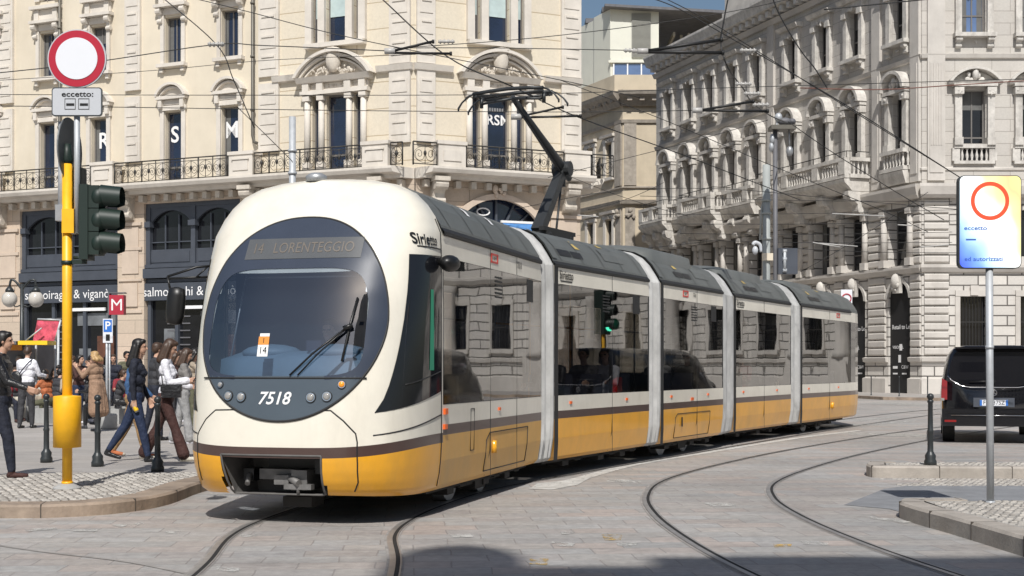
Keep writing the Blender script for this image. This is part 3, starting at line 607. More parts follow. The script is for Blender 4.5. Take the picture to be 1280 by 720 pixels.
def shopfront(F, a, b, text=None, tx=0, arched=True, blind=False):
    s = MB(); d = -.35; c = (a+b)/2
    F.box(s, a, b, 4.62, 5.42, d, d+.32); F.box(s, a, b, 5.46, 5.62, d, d+.2); F.box(s, a, b, 5.66, 6.1, d, d+.45); F.box(s, a, b, 6.14, 6.3, d, d+.3); F.box(s, a, b, 6.3, 7.0, d, d+.12)
    for k in range(2): x0 = a+.25+k*(b-a)/2; F.box(s, x0, x0+(b-a)/2-.5, 6.4, 6.9, d+.12, d+.15)
    F.box(s, a, b, 8.95, 9.15, d, d+.2)
    for u in (a+.12, c, b-.12): F.box(s, u-.12, u+.12, 6.3, 9.0, d, d+.22); F.box(s, u-.2, u+.2, 8.05, 8.3, d, d+.34)
    for (p, q) in ((a+.24,c-.12),(c+.12,b-.24)):     # flat metal arches
        arc = segarc((p+q)/2, (q-p)/2, 8.2, .62, 10)
        for (u0,z0),(u1,z1) in zip(arc, arc[1:]): F.poly(s, [(u0,z0),(u1,z1),(u1,8.98),(u0,8.98)], d+.02, d+.16)
        for kk in (1/3,2/3): F.box(s, p+(q-p)*kk-.03, p+(q-p)*kk+.03, 7.0, 8.6, d, d+.08)
        F.box(s, p, q, 7.32, 7.37, d, d+.08)
    for u in (a+.15, b-.15, a+(b-a)*.36, a+(b-a)*.68): F.box(s, u-.09, u+.09, .12, 4.62, d, d+.16)
    F.box(s, a, b, .12, .5, d, d+.14)
    o = s.build('shopfront', 'slate_metal', BL, True)
    g_ = MB(); F.sheet(g_, a, b, .12, 9.1, d-.02); g_.build('glass', 'dark_glass', o, True)
    k = MB()
    for q in range(9): F.box(k, c+.3+q*.0, c+1.6, 1.2+q*.33, 1.26+q*.33, d+.0, d+.03)
    k.build('shutter', 'roof_slate', o, True)
    for nm, x0, x1, z0, z1, mm_ in (('poster', a+.5, a+1.5, 1.3, 3.0, 'display_brown'),('poster', a+1.9, a+2.6, 1.0, 2.4, 'display_grey'),('window_display', b-1.9, b-.6, .6, 1.6, 'display_brown'),('window_display', a+.4, c-.3, 3.5, 4.1, 'display_grey'),('window_display', b-1.5, b-.9, 2.0, 3.3, 'display_grey')):
        k = MB(); F.box(k, x0, x1, z0, z1, d-.015, d+.02); k.build(nm, mm_, o, True)
    if text:
        t = MB(); put_text(t, text, .62, F.p(c+tx, 5.0, d+.335), -F.u if F is FL else F.u, (0,0,1), sx=1.02); t.build('lettering', 'sign_white', o, True)
        l = MB(); F.box(l, a+.9, a+3.4, 4.2, 4.35, d+.1, d+.2); l.build('awning_box', 'sign_white', o, True)
    return o
shopfront(FL, *bays[0], 'salmoiraghi & viganò', .1); shopfront(FL, *bays[1], 'salmoiraghi & viganò', .15); shopfront(FL, *bays[2]); shopfront(FL, *bays[3])
# big arch window on the corner facet
s = MB()
for k in range(-3,4):
    a = math.pi/2+k*.42; FR.poly(s, [(3.95+.06*math.sin(a)-.0,6.9-.06*math.cos(a)),(3.95-.06*math.sin(a),6.9+.06*math.cos(a)),(3.95+2.2*math.cos(a)-.04,7.3+1.6*math.sin(a)),(3.95+2.2*math.cos(a)+.04,7.3+1.6*math.sin(a))], -.3, -.2)
FR.box(s, 1.75, 6.15, 6.7, 7.0, -.4, -.1); FR.box(s, 1.75, 6.15, 4.5, 5.3, -.4, -.1); FR.box(s, 3.8, 4.1, .1, 6.7, -.4, -.1)
o = s.build('shopfront', 'slate_metal', BL, True); m = MB(); FR.sheet(m, 1.75, 6.15, .12, 9.0, -.36); m.build('glass', 'window_glass', o, True)
m = MB(); FR.box(m, 4.2, 5.9, 6.3, 7.85, -.1, -.02); m.build('advertising_screen', mat('screen_blue', (.12,.32,.7), .4, var=.5, scale=1.2), o, True)
m = MB(); FR.box(m, 4.1, 5.95, 7.85, 7.95, -.12, 0); FR.box(m, 5.9, 6.0, 6.3, 7.85, -.12, 0); m.tube([FR.p(3.3+.3*math.cos(a),8.3+.16*math.sin(a),-.15) for a in [i*math.pi/8 for i in range(17)]], .035, 5); m.build('sign_frame', 'sign_white', o, True)

# ================================================================== GREY PALACE ON THE RIGHT
GC = (21.1,70.); GA = Face(GC, (-.334,.942), (-.942,-.334)); GB = Face(GC, (1,0), (0,-1))
AE, BE = 31.5, 45.
BR = thing('stone_palace', 'grey rusticated stone palace on the right with carved arched windows and a heavy cornice', 'building', (21.1,70.,0))
UA = [1.95,6.0,9.2,12.6,16.8,19.9,23.0,26.1,29.3,31.0]
UB = [2.65+3.1*i for i in range(14)]
hw = .55; up = MB()
opsA = [(c-hw,c+hw,18.75,21.3) for c in UA[:-1]]+[(c-hw,c+hw,12.9,16.0,.5) for c in UA[:-1]]
opsB = [(c-.62,c+.62,18.75,21.3) for c in UB]+[(c-.62,c+.62,13.0,15.75) for c in UB]
GA.wall(up, 0, AE, 10.3, 24, opsA, .5, 0); GB.wall(up, 0, BE, 10.3, 24, opsB, .5, 1)
bodyG = [tuple(GB.p(.4,0,-1.2))[:2], tuple(GB.p(BE,0,-1.2))[:2], tuple(GB.p(BE,0,-40))[:2], tuple(GA.p(AE,0,-25))[:2], tuple(GA.p(AE,0,-.9))[:2], tuple(GA.p(.9,0,-.9))[:2]]
core(up, bodyG, 0, 24.3, 2)
GE = Face(tuple(GA.p(AE,0))[:2], (.942,.334), (-.334,.942)); GE.sheet(up, 0, 25, 0, 24, 0, 0)
up.build('upper_wall', ['ashlar_side','ashlar_front','black_void'], BR, True)
lw = MB(); lo_m = [(c-.95,c+.95,6.85,9.85) for c in UA[:-1]]; lo_g = [(c-.95,c+.95,.1,6.0,.85) for c in UA[:-1]]
GA.wall(lw, 0, AE, .1, 10.3, lo_m+lo_g, .7, 0)
GB.wall(lw, 0, BE, .1, 10.3, [(c-.7,c+.7,2.6,5.15) for c in UB]+[(c-.7,c+.7,7.2,9.6) for c in UB], .5, 1)
lw.build('lower_wall', ['rustic_side','rustic_front'], BR, True)
# trim
tm = MB()
for F, e, m0 in ((GA,AE,-.5),(GB,BE,.0)):
    mt = .5 if F is GB else .5
    F.prof(tm, 0, e, [(10.2,0),(10.2,.35),(10.35,.5),(10.75,.62),(10.9,.62),(10.95,0)], m0=.45)
    F.prof(tm, 0, e, [(6.35,0),(6.4,.16),(6.62,.3),(6.75,.3),(6.8,0)], m0=.45)
    gaps = [(0,e)] if F is GB else list(zip([0]+[c+.97 for c in UA[:-1]], [c-.97 for c in UA[:-1]]+[e]))
    for ga, gb in gaps:
        mm0 = .45 if ga == 0 else 0
        F.prof(tm, ga, gb, [(1.75,0),(1.8,.16),(2.0,.2),(2.05,0)], m0=mm0); F.prof(tm, ga, gb, [(.05,0),(.05,.2),(.9,.2),(.95,0)], m0=mm0)
    F.prof(tm, 0, e, [(17.35,0),(17.4,.12),(17.6,.18),(17.65,0)], m0=.45); F.prof(tm, 0, e, [(11.6,0),(11.65,.08),(11.75,.08),(11.8,0)], m0=.45)
    F.prof(tm, 0, e, [(22.6,0),(22.6,.2),(22.9,.35),(22.95,0)], m0=.45)
tm.build('string_course', 'grey_stone', BR, True)
cn = MB()
for F, e in ((GA,AE),(GB,BE)): F.prof(cn, 0, e, [(23.3,0),(23.3,.5),(23.4,.85),(23.6,.9),(23.95,1.05),(24.1,1.05),(24.6,0)], m0=.5)
u = .5
while u < AE: GA.box(cn, u-.16, u+.16, 22.95, 23.3, 0, .72); u += .82
u = .5
while u < 30: GB.box(cn, u-.16, u+.16, 22.95, 23.3, 0, .72); u += .82
cn.build('cornice', 'grey_carved', BR, True)
rf = MB(); rf.prism(bodyG, 24.35, 25.0); rf.build('roof', 'roof_slate', BR, True)
at_ = MB(); GA.box(at_, 0, 22, 24.3, 27.2, -1.4, -.5); GA.box(at_, -.1, 22.2, 27.2, 27.6, -1.4, -.2); GA.box(at_, 0, 22.1, 24.6, 25.2, -1.3, -.35); GB.box(at_, 0, 40, 24.3, 27.2, -1.4, -.5); at_.build('attic', 'grey_stone', BR, True)
# rusticated piers
pr_ = MB()
def rust_pier(F, a, b, z0, z1, d=.12, h=.42):
    z = z0
    while z < z1-.1:
        F.hexblock = None; zz = min(z+h, z1)
        F.prof(pr_, a, b, [(z+.035,0),(z+.035,d*.7),(z+.09,d),(zz-.09,d),(zz-.035,d*.7),(zz-.035,0)]); z += h+.005
for a, b in ((.05,.85),(3.1,4.6),(7.15,7.95),(10.4,11.3),(14.1,15.3),(17.9,18.7),(21.0,21.9),(24.1,25.0),(27.2,28.1),(30.6,31.4)):
    rust_pier(GA, a, b, 2.1, 6.35); rust_pier(GA, a, b, 6.85, 10.15)
rust_pier(GB, .1, 1.35, 2.1, 6.35); rust_pier(GB, .1, 1.35, 6.85, 10.15)
pr_.build('rusticated_pier', 'grey_stone', BR, True)
pc = MB()
for a in (.08,3.5,14.6): GA.box(pc, a, a+.75, 11.1, 22.6, 0, .16); GA.box(pc, a+.12, a+.63, 11.5, 17.2, .16, .2)
GB.box(pc, .25, 1.15, 11.1, 22.6, 0, .16); GB.box(pc, .35, 1.05, 11.5, 17.2, .16, .2)
for i in range(5): GB.box(pc, .4+i*.13, .45+i*.13, 12.9, 17.1, .2, .23)
pc.build('pilaster', 'grey_stone', BR, True)
def palace_top(F, c, hw, seed):
    s = MB(); F.box(s, c-hw-.45, c+hw+.45, 18.45, 18.65, 0, .45); 
    for sg in (-1,1):
        F.box(s, c+sg*(hw+.2)-.16, c+sg*(hw+.2)+.16, 18.65, 21.2, 0, .22); F.box(s, c+sg*(hw+.2)-.2, c+sg*(hw+.2)+.2, 21.0, 21.35, 0, .34); F.scroll_bracket(s, c+sg*(hw+.2), .24, 18.45, .55, .35)
    F.box(s, c-hw-.42, c+hw+.42, 21.35, 21.75, 0, .24); F.prof(s, c-hw-.6, c+hw+.6, [(21.75,0),(21.78,.42),(21.98,.55),(22.05,0)])
    F.rough(s, c, 21.35, .22, .12, .3, seed, n=7); F.rough(s, c, 18.25, .2, .1, .15, seed+1, n=3)
    o = s.build('window', 'grey_carved', BR, True); glazing(F, o, c-hw, c+hw, 18.76, 21.3, -.36, gm='sky_glass' if F is GB else 'dark_glass')
def palace_arch(F, c, hw, seed, seg=False):
    s = MB()
    for sg in (-1,1):
        F.box(s, c+sg*(hw+.22)-.18, c+sg*(hw+.22)+.18, 12.9, 15.6 if not seg else 15.7, 0, .26); F.box(s, c+sg*(hw+.22)-.24, c+sg*(hw+.22)+.24, 15.5, 15.85, 0, .4); F.box(s, c+sg*(hw+.22)-.22, c+sg*(hw+.22)+.22, 12.9, 13.3, 0, .34)
        F.rough(s, c+sg*(hw+.22), 15.6, .16, .12, .38, seed+sg, n=5)
    F.box(s, c-hw-.5, c+hw+.5, 15.9, 16.1, 0, .42)
    if seg: arc_band(F, s, c, hw+.75, 16.15, .75, .16, 0, .5, n=16); F.poly(s, segarc(c, hw+.55, 16.15, .55)[::-1], 0, .06); F.prof(s, c-hw-.75, c+hw+.75, [(16.0,0),(16.02,.4),(16.18,.5),(16.2,0)])
    else: arc_band(F, s, c, hw+.55, 16.1, 1.0, .2, 0, .6, n=16); F.poly(s, segarc(c, hw+.35, 16.1, .8)[::-1], 0, .06)
    s.ell((0,0,0), (.17,.2,.3), 0, 10, 6, Matrix.Translation(F.p(c,16.5,.32))); F.rough(s, c, 16.35, .4, .22, .26, seed+5, n=13)
    o = s.build('window', 'grey_carved', BR, True); glazing(F, o, c-hw, c+hw, 13.0, 15.9, -.36, gm='dark_glass', cross=.12)
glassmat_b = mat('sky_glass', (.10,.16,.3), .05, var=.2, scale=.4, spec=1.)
for i, c in enumerate(UA[:-1]): palace_top(GA, c, hw, 100+i*9); palace_arch(GA, c, hw, 300+i*9)
for i, c in enumerate(UB[:9]): palace_top(GB, c, .62, 500+i*9); palace_arch(GB, c, .62, 700+i*9, True)
# side balconies with balusters
def baluster(mb, P, z0, h, r=.085):
    mb.lathe([(r*.9,0),(r*.9,.06*h),(r*.5,.12*h),(r,.35*h),(r*.95,.45*h),(r*.45,.75*h),(r*.5,.85*h),(r*.9,.92*h),(r*.9,h)], 6, (P.x,P.y,z0), 0)
def stone_balcony(F, a, b, proj, peds, rail=True):
    s = MB(); F.prof(s, a, b, [(11.1,0),(11.1,proj*.7),(11.35,proj*.85),(11.55,proj),(11.75,proj+.05),(11.8,0)])
    d1 = proj; d0 = proj-.28
    F.box(s, a, b, 11.8, 12.0, d0, d1); F.box(s, a, b, 12.72, 12.92, d0-.03, d1+.03)
    for p in peds: F.box(s, p-.3, p+.3, 12.0, 12.72, d0-.01, d1+.02)
    u = a+.2
    while u < b-.1:
        if all(abs(u-p) > .42 for p in peds): baluster(s, F.p(u,0,(d0+d1)/2), 12.0, .72)
        u += .27
    for e in (a,b):
        F.box(s, e-.14, e+.14, 11.8, 12.0, 0, d0); F.box(s, e-.14, e+.14, 12.72, 12.92, 0, d0); 
        dd = .2
        while dd < d0: baluster(s, F.p(e,0,dd), 12.0, .72); dd += .27
    o = s.build('balcony', 'grey_carved', BR, True)
    if rail:
        m = MB(); m.tube([F.p(a,13.25,.05),F.p(a,13.25,d1-.1),F.p(b,13.25,d1-.1),F.p(b,13.25,.05)], .025, 5)
        u = a
        while u <= b: m.tube([F.p(u,12.9,d1-.1),F.p(u,13.25,d1-.1)], .02, 4); u += 1.1
        m.build('railing', 'iron', o, True)
    k = MB()
    for p in peds: F.scroll_bracket(k, p, .55, 11.1, 1.3, proj*.85); F.rough(k, p, 10.7, .2, .2, proj*.6, int(p*10), n=5)
    k.build('console', 'grey_carved', o, True)
stone_balcony(GA, 4.6, 14.3, 1.6, [4.9,7.6,10.9,14.0]); stone_balcony(GA, 20.2, 25.0, 1.5, [20.5,21.6,24.7]); stone_balcony(GA, 27.4, 31.3, 1.5, [27.7,29.3,31.0]); stone_balcony(GA, 16.2, 20.2, .8, [17.,19.0]); stone_balcony(GA, 25.0, 27.4, .8, [26.2])
stone_balcony(GA, .9, 3.0, .5, [], False)
for c in UB[:9]:
    s = MB(); GB.box(s, c-1.05, c+1.05, 11.95, 12.1, 0, .2); GB.box(s, c-1.05, c+1.05, 12.75, 12.95, 0, .25)
    for sg in (-1,1): GB.box(s, c+sg*.95-.2, c+sg*.95+.2, 12.1, 12.75, 0, .2)
    GB.sheet(s, c-.75, c+.75, 12.1, 12.75, .02, 1)
    for i in range(6): baluster(s, GB.p(c-.62+i*.25,0,.12), 12.1, .65)
    s.build('balustrade', ['grey_carved','black_void'], BR, True)
# mezzanine + arch fillings
for i, c in enumerate(UA[:-1]):
    s = MB(); F = GA
    for sg in (-1,1): s.tube([F.p(c+sg*1.15,7.2,.14),F.p(c+sg*1.15,9.5,.14)], [.19,.16], 10); F.box(s, c+sg*1.15-.24, c+sg*1.15+.24, 6.8, 7.2, 0, .34); F.box(s, c+sg*1.15-.22, c+sg*1.15+.22, 9.5, 9.8, 0, .34)
    o = s.build('mezzanine_window', 'grey_stone', BR, True); glazing(F, o, c-.95, c+.95, 6.86, 9.85, -.6, gm='dark_glass', cross=.3)
    s = MB(); s.ell((0,0,0), (.28,.3,.4), 0, 10, 6, Matrix.Translation(F.p(c,6.05,.2))); F.rough(s, c, 5.85, .22, .3, .24, 900+i, n=7); F.poly(s, [(c-.28,5.4),(c+.28,5.4),(c+.36,6.3),(c-.36,6.3)], 0, .22)
    arc_band(F, s, c, 1.12, 5.1, 1.1, .2, 0, .1, n=14)
    o = s.build('keystone_head', 'grey_carved', BR, True)
for c in UA[:-1]:
    s = MB(); F = GA; F.sheet(s, c-.95, c+.95, .1, 6.0, -.12)
    o = s.build('hoarding', 'black_void', BR, True)
    if c < 8:
        t = MB(); 
        put_text(t, 'Retail to Let', .33, F.p(c-.05,3.62,-.11), -F.u, (0,0,1), bold=True); put_text(t, 'VISIONAL', .22, F.p(c+.25,2.55,-.11), -F.u, (0,0,1), bold=True)
        F.box(t, c-.1, c+.12, 2.38, 2.72, -.115, -.105); F.box(t, c-.0, c+.22, 1.75, 2.15, -.115, -.107); F.box(t, c+.3, c+.7, 1.42, 1.56, -.115, -.107)
        put_text(t, 'C&W', .26, F.p(c-.35,1.5,-.11), -F.u, (0,0,1)); F.box(t, c+.3, c+.7, 1.12, 1.2, -.115, -.107); F.box(t, c-.5, c-.1, 1.12, 1.2, -.115, -.107)
        t.build('poster_lettering', 'sign_white', o, True)
for c in UB[:12]:
    s = MB(); F = GB
    F.box(s, c-.95, c-.7, 2.4, 5.2, 0, .08); F.box(s, c+.7, c+.95, 2.4, 5.2, 0, .08); F.box(s, c-.95, c+.95, 5.15, 5.45, 0, .1); F.box(s, c-1., c+1., 2.3, 2.55, 0, .25); F.box(s, c-.2, c+.2, 5.2, 5.7, .1, .2)
    o = s.build('ground_window', 'grey_stone', BR, True); m = MB(); F.sheet(m, c-.7, c+.7, 2.6, 5.15, -.4); m.build('pane', 'dark_glass', o, True)
    m = MB(); [F.box(m, c-.66+i*.165, c-.63+i*.165, 2.6, 5.15, -.2, -.17) for i in range(9)]; F.box(m, c-.7, c+.7, 3.8, 3.86, -.2, -.16); m.build('grille', 'iron', o, True)
    o2 = MB(); F.sheet(o2, c-.7, c+.7, 7.2, 9.6, -.4); o2.build('pane', 'dark_glass', o, True)
# half columns along the frontal side beyond the frame (they show in the tram's windows)
s = MB()
for u in (9.2+3.1*k for k in range(0,9,2)):
    F = GB; F.box(s, u-.75, u+.75, .1, 2.1, 0, .8); s.tube([F.p(u,2.1,.4),F.p(u,2.4,.4),F.p(u,5.9,.4),F.p(u,6.3,.4)], [.62,.5,.45,.6], 18)
s.build('half_column', 'grey_stone', BR, True)

# ================================================================== MIDDLE BUILDING + ROOFTOP BLOCK
MC = (8.95,110.); MA = Face(MC, (-.42,.907), (-.907,-.42)); MF = Face(MC, (1.,.0), (0.,-1.))
BM = thing('ochre_building', 'ochre building between the two palaces, half in shade, with dark cornice', 'building', (8.95,110.,0))
s = MB(); ua = [2.2,5.4,8.6,11.8,15.]
MA.wall(s, 0, 26, 0, 24, [(c-.55,c+.55,17.2,19.9) for c in ua]+[(c-.55,c+.55,10.6,13.6) for c in ua]+[(c-.55,c+.55,4,7) for c in ua], .4)
MF.wall(s, 0, 12, 0, 24, [(4.0,5.6,16.4,20.3),(4.0,5.6,9.2,12.4,.6),(4.0,5.6,3,7)], .4)
core(s, [(9.7,110.8),(21,110.8),(21,140),(0,140)], 0, 24, 1)
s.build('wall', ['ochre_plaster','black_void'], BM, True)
s = MB()
for F, e in ((MA,26),(MF,12)):
    F.prof(s, 0, e, [(22.6,0),(22.6,.3),(23.,.6),(23.4,1.1),(23.7,1.2),(23.7,0)], m0=.4); F.prof(s, 0, e, [(14.6,0),(14.7,.3),(15.,.4),(15.05,0)], m0=.4); F.prof(s, 0, e, [(15.9,0),(16.0,.15),(16.1,.15),(16.15,0)], m0=.4)
    F.prof(s, 0, e, [(21.2,0),(21.25,.15),(21.5,.2),(21.55,0)], m0=.4); F.prof(s, 0, e, [(9,0),(9.05,.2),(9.2,.2),(9.25,0)], m0=.4)
    F.box(s, .1, 1.1, 16.2, 21.2, 0, .15); F.box(s, .2, 1.0, 9.3, 14.4, 0, .12); F.rough(s, .6, 13.9, .35, .3, .2, 9, n=8)
u = .5
while u < 25: MA.box(s, u-.2, u+.2, 22.95, 23.35, 0, .8); u += 1.
u = .5
while u < 12: MF.box(s, u-.2, u+.2, 22.95, 23.35, 0, .8); u += 1.
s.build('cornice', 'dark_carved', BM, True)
s = MB(); s.prism([(8.3,110.2),(20.5,110.2),(20.5,135),(-3,135)], 23.72, 25.2); s.build('parapet', 'ochre_plaster', BM, True)
for F, cs_, hw_, rows in ((MA,ua,.55,((17.2,19.9),(10.6,13.6),(4,7))),(MF,[4.8],.8,((16.4,20.3),(9.2,12.4),(3,7)))):
    for c in cs_:
        for z0, z1 in rows:
            s = MB(); F.box(s, c-hw_-.35, c-hw_, z0-.1, z1+.1, 0, .12); F.box(s, c+hw_, c+hw_+.35, z0-.1, z1+.1, 0, .12); F.box(s, c-hw_-.45, c+hw_+.45, z1+.1, z1+.4, 0, .15); F.prof(s, c-hw_-.55, c+hw_+.55, [(z1+.45,0),(z1+.5,.35),(z1+.7,.4),(z1+.75,0)]); F.box(s, c-hw_-.4, c+hw_+.4, z0-.35, z0-.1, 0, .3); F.rough(s, c, z1+.25, hw_*.8, .12, .2, int(c*9+z0), n=6)
            o = s.build('window', 'white_stone', BM, True); glazing(F, o, c-hw_, c+hw_, z0, z1, -.3, gm='dark_glass')
# pale modern block on the roofs behind
BT = thing('rooftop_block', 'pale cream panelled modern rooftop block with ribbed side and overhanging canopy', 'building', (10,128,0))
s = MB(); x0 = (763-640)/FPX*128; x1 = (823-640)/FPX*128; zf = lambda y: CH+(HZ-y)*128/FPX
s.box(x0, x1, 128, 150, 22, zf(11))
s.box(x0-.2, x1+2, 127.7, 128, zf(79), zf(76)); 
for i in range(5): xx = x0+(x1-x0)*i/4.; s.box(xx-.03, xx+.03, 127.96, 128, zf(73), zf(12))
for i in range(9):                           # ribbed flank running away
    yy = 128+i*4.2; xx = x0-i*1.35
    s.add([(xx,yy,10),(xx-1.35,yy+3.2,10),(xx-1.35,yy+4.2,10),(xx-.2,yy+4.2,10),(xx,yy,zf(11)-i*.05),(xx-1.35,yy+3.2,zf(11)),(xx-1.35,yy+4.2,zf(11)),(xx-.2,yy+4.2,zf(11))], [(0,1,5,4),(1,2,6,5),(2,3,7,6),(3,0,4,7),(4,5,6,7)])
s.build('wall', 'panel_cream', BT, True)
s = MB(); s.box(x0+(x1-x0)*.44, x0+(x1-x0)*.84, 127.9, 127.97, zf(72), zf(17))
for i in range(40): z = zf(72)+(zf(17)-zf(72))*i/40; s.box(x0+(x1-x0)*.45, x0+(x1-x0)*.83, 127.84, 127.9, z, z+.05)
s.build('louvre', mat('louvre_grey', (.34,.34,.31), .6, var=.05), BT, True)
s = MB(); s.box(x0+.3, x1+3, 127.9, 128.4, zf(100), zf(80)); s.build('glazed_band', 'sky_glass', BT, True)
s = MB()
for i in range(5): xx = x0+.3+i*1.3; s.box(xx-.06, xx+.06, 127.8, 127.9, zf(100), zf(80))
s.build('mullion', 'sign_white', BT, True)
s = MB(); s.hexa([(x0-.6,127,zf(11)),(x1+22,127,zf(32)),(x1+22,150,zf(32)),(x0-.6,150,zf(11)),(x0-.6,127,zf(8)),(x1+22,127,zf(28)),(x1+22,150,zf(28)),(x0-.6,150,zf(8))])
for i in range(6): s.box(x0-.2-i*1.35-.5, x0-i*1.35+.3, 129+i*4.2, 131+i*4.2, zf(11), zf(5))
s.build('canopy', 'roof_slate', BT, True)
s = MB()
for i in range(6): s.box(x1+1.5+i*1.4, x1+1.7+i*1.4, 129, 149, zf(34)-.6-i*.1, zf(34)-.2-i*.1)
for xx in (x1+2.4,x1+5.6): s.box(xx, xx+.25, 131, 131.25, 20, zf(34))
s.box(x1+3.5, x1+10, 136, 146, 20, zf(50)); s.box(x1+3.2, x1+14, 135.5, 136, zf(66), zf(64))
s.build('canopy_frame', mat('weathered_frame', (.33,.30,.24), .7, var=.2), BT, True)

# ================================================================== BUILDING BEHIND THE CAMERA (throws the shade at the foot of the frame)
BB = thing('shading_building', 'tall stone building behind the viewer whose roofline shades the near paving', 'building', (8,-14,0))
BF = Face((-2.4,-8.), (1,0), (0,1)); s = MB(); e = 34; ys = 18.9; H0 = 8+10.75; HB = H0*math.tan(R(SUN_EL))
cs_ = [2+3.2*i for i in range(10)]
BF.wall(s, .6, e, 0, HB-1.6, [(c-.6,c+.6,z,z+2.4) for c in cs_ for z in (1.2,5.6,9.8,14)], .4)
core(s, [(-1.6,-9),(-2.2,-30),(31,-30),(31,-9)], 0, HB-1.6, 0)
s.build('wall', 'grey_stone', BB, True)
s = MB(); BF.box(s, 3.3, e, HB-1.6, HB-.0, -1, .0); BF.box(s, 1.3, 3.3, HB-1.6, HB-.6, -1, .0); s.tube([BF.p(1.8,HB-.6,-.5),BF.p(1.8,HB+.35,-.5),BF.p(1.8,HB+.8,-.5),BF.p(1.8,HB+1.1,-.5),BF.p(1.8,HB+1.25,-.5)], [.56,.56,.44,.28,.1], 18)
for x in (3.9,6,9.2,13.,17.5,22.): BF.box(s, x, x+1.2, HB, HB+.3, -.8, -.2)
s.build('roof', 'roof_slate', BB, True)
for c in cs_:
    for z in (1.2,5.6,9.8,14):
        m = MB(); BF.box(m, c-.8, c+.8, z-.3, z-.05, 0, .25); BF.box(m, c-.8, c+.8, z+2.45, z+2.7, 0, .25); o = m.build('window', 'grey_stone', BB, True); m = MB(); BF.sheet(m, c-.6, c+.6, z, z+2.4, -.3); m.build('pane', 'dark_glass', o, True)
# ================================================================== TRAM
mat('tram_cream', (.77,.73,.63), .24, var=.05, scale=2.5, dirt=.28, dirtcol=(.45,.41,.33), coat=.4)
mat('tram_yellow', (.82,.39,.018), .28, var=.08, scale=2.5, dirt=.35, dirtcol=(.4,.24,.07), coat=.4)
mat('tram_yellow_shade', (.66,.36,.075), .4, var=.1, scale=1.5, dirt=.5, dirtcol=(.42,.3,.15))  # first car's yellow, dulled in colour for grazing light, plus dirt streaks
mat('tram_brown', (.075,.045,.038), .3, var=.1, coat=.3)
mat('tram_roof', (.112,.12,.115), .5, var=.12, scale=1.5, dirt=.3, dirtcol=(.17,.165,.15))
mat('tram_pod', (.12,.128,.123), .5, var=.12, scale=1.5, dirt=.3, dirtcol=(.18,.17,.16))
mat('bellows', (.44,.44,.43), .5, var=.2, scale=3, dirt=.8, dirtcol=(.2,.2,.19))
mat('rubber', (.018,.018,.018), .6)
mat('nose_blue', (.042,.053,.078), .38, var=.08, spec=.25)
mat('panel_blue', (.075,.095,.115), .25, var=.06, coat=.4)
mat('underframe', (.03,.028,.026), .8, var=.3)
mat('seat_dark', (.03,.035,.06), .7); mat('interior', (.05,.05,.05), .7); mat('dash_blue', (.16,.24,.31), .55)
mat('coupler_metal', (.17,.165,.16), .6, .3, var=.3, scale=8); mat('chrome', (.75,.75,.75), .12, 1., var=0); mat('lens', (.40,.39,.37), .06, .3, var=0, spec=1.); mat('orange_lens', (.9,.33,.03), .2, var=0)
mat('orange_marker', (.75,.13,.02), .4, var=0); mat('ink', (.01,.01,.01), .4, var=0); mat('logo_red', (.62,.04,.03), .4, var=0)
mat('grey_metal', (.36,.37,.38), .45, .5, var=.15, scale=4); mat('cavity', (.11,.105,.10), .7, var=.25, scale=3, dirt=.6); mat('curtain_green', (.03,.30,.17), .7)
mat('display_text', (.145,.125,.105), .5, var=0); mat('display_bg', (.095,.10,.105), .3, var=.1)
mat('paper', (.8,.8,.78), .7, var=0); mat('orange_paper', (.75,.28,.05), .7, var=0)
mat('warn_yellow', (.55,.4,.12), .6)
glassmat('tram_glass', (.34,.34,.34), .115, .012, 1.45); glassmat('windshield_glass', (.62,.69,.77), .22, .02, 1.45)
TR_ = thing('tram', 'long cream and yellow articulated tram rounding the bend in the middle of the street', 'tram', (-2.29,12.6,0))
W = 1.2
def seg(x, y, deg, ln):
    a = R(deg); d = Vector((math.sin(a),math.cos(a),0)); n = Vector((math.cos(a),-math.sin(a),0))
    return dict(s=Vector((x,y,0))-n*W, d=d, n=n, L=ln)
SG = [seg(-.70,13.8,15.5,4.05), seg(.56,18.1,25.2,3.78), seg(2.40,21.95,25.6,3.45), seg(4.24,26.0,27.2,3.98), seg(6.38,30.08,28.6,4.3)]
def mp(S, x, y, z): return S['s']+S['n']*x+S['d']*y+Vector((0,0,z))
ZB = [.25,.30,.55,.81,.915,1.12,2.62,2.86]   # body side rows
SX = [1.10,1.15,1.19,1.2,1.2,1.2,1.2,1.19]
RX = [(1.19,2.86),(1.17,2.95),(1.12,3.03),(1.04,3.15),(.92,3.27),(.74,3.36),(.5,3.41),(.25,3.43),(0,3.435)]
FULL = list(zip(SX, ZB))+RX[1:]
def skin(S, prof, y0, y1, mb, mi=0, smooth=True, side=0):
    """sweep a half profile between two stations of a module; side 0 = both"""
    for sg in ((-1,1) if side == 0 else (side,)):
        for (xa,za),(xb,zb) in zip(prof, prof[1:]):
            mb.add([mp(S,sg*xa,y0,za),mp(S,sg*xa,y1,za),mp(S,sg*xb,y1,zb),mp(S,sg*xb,y0,zb)], [(0,1,2,3)], mi, smooth)
def sbox(S, mb, x0, x1, y0, y1, z0, z1, mi=0):
    P = [(x0,y0),(x1,y0),(x1,y1),(x0,y1)]; mb.hexa([mp(S,a,b,z0) for a,b in P]+[mp(S,a,b,z1) for a,b in P], mi)
seams = [[.42,.70],[.57],[.55],[.5],[.55]]
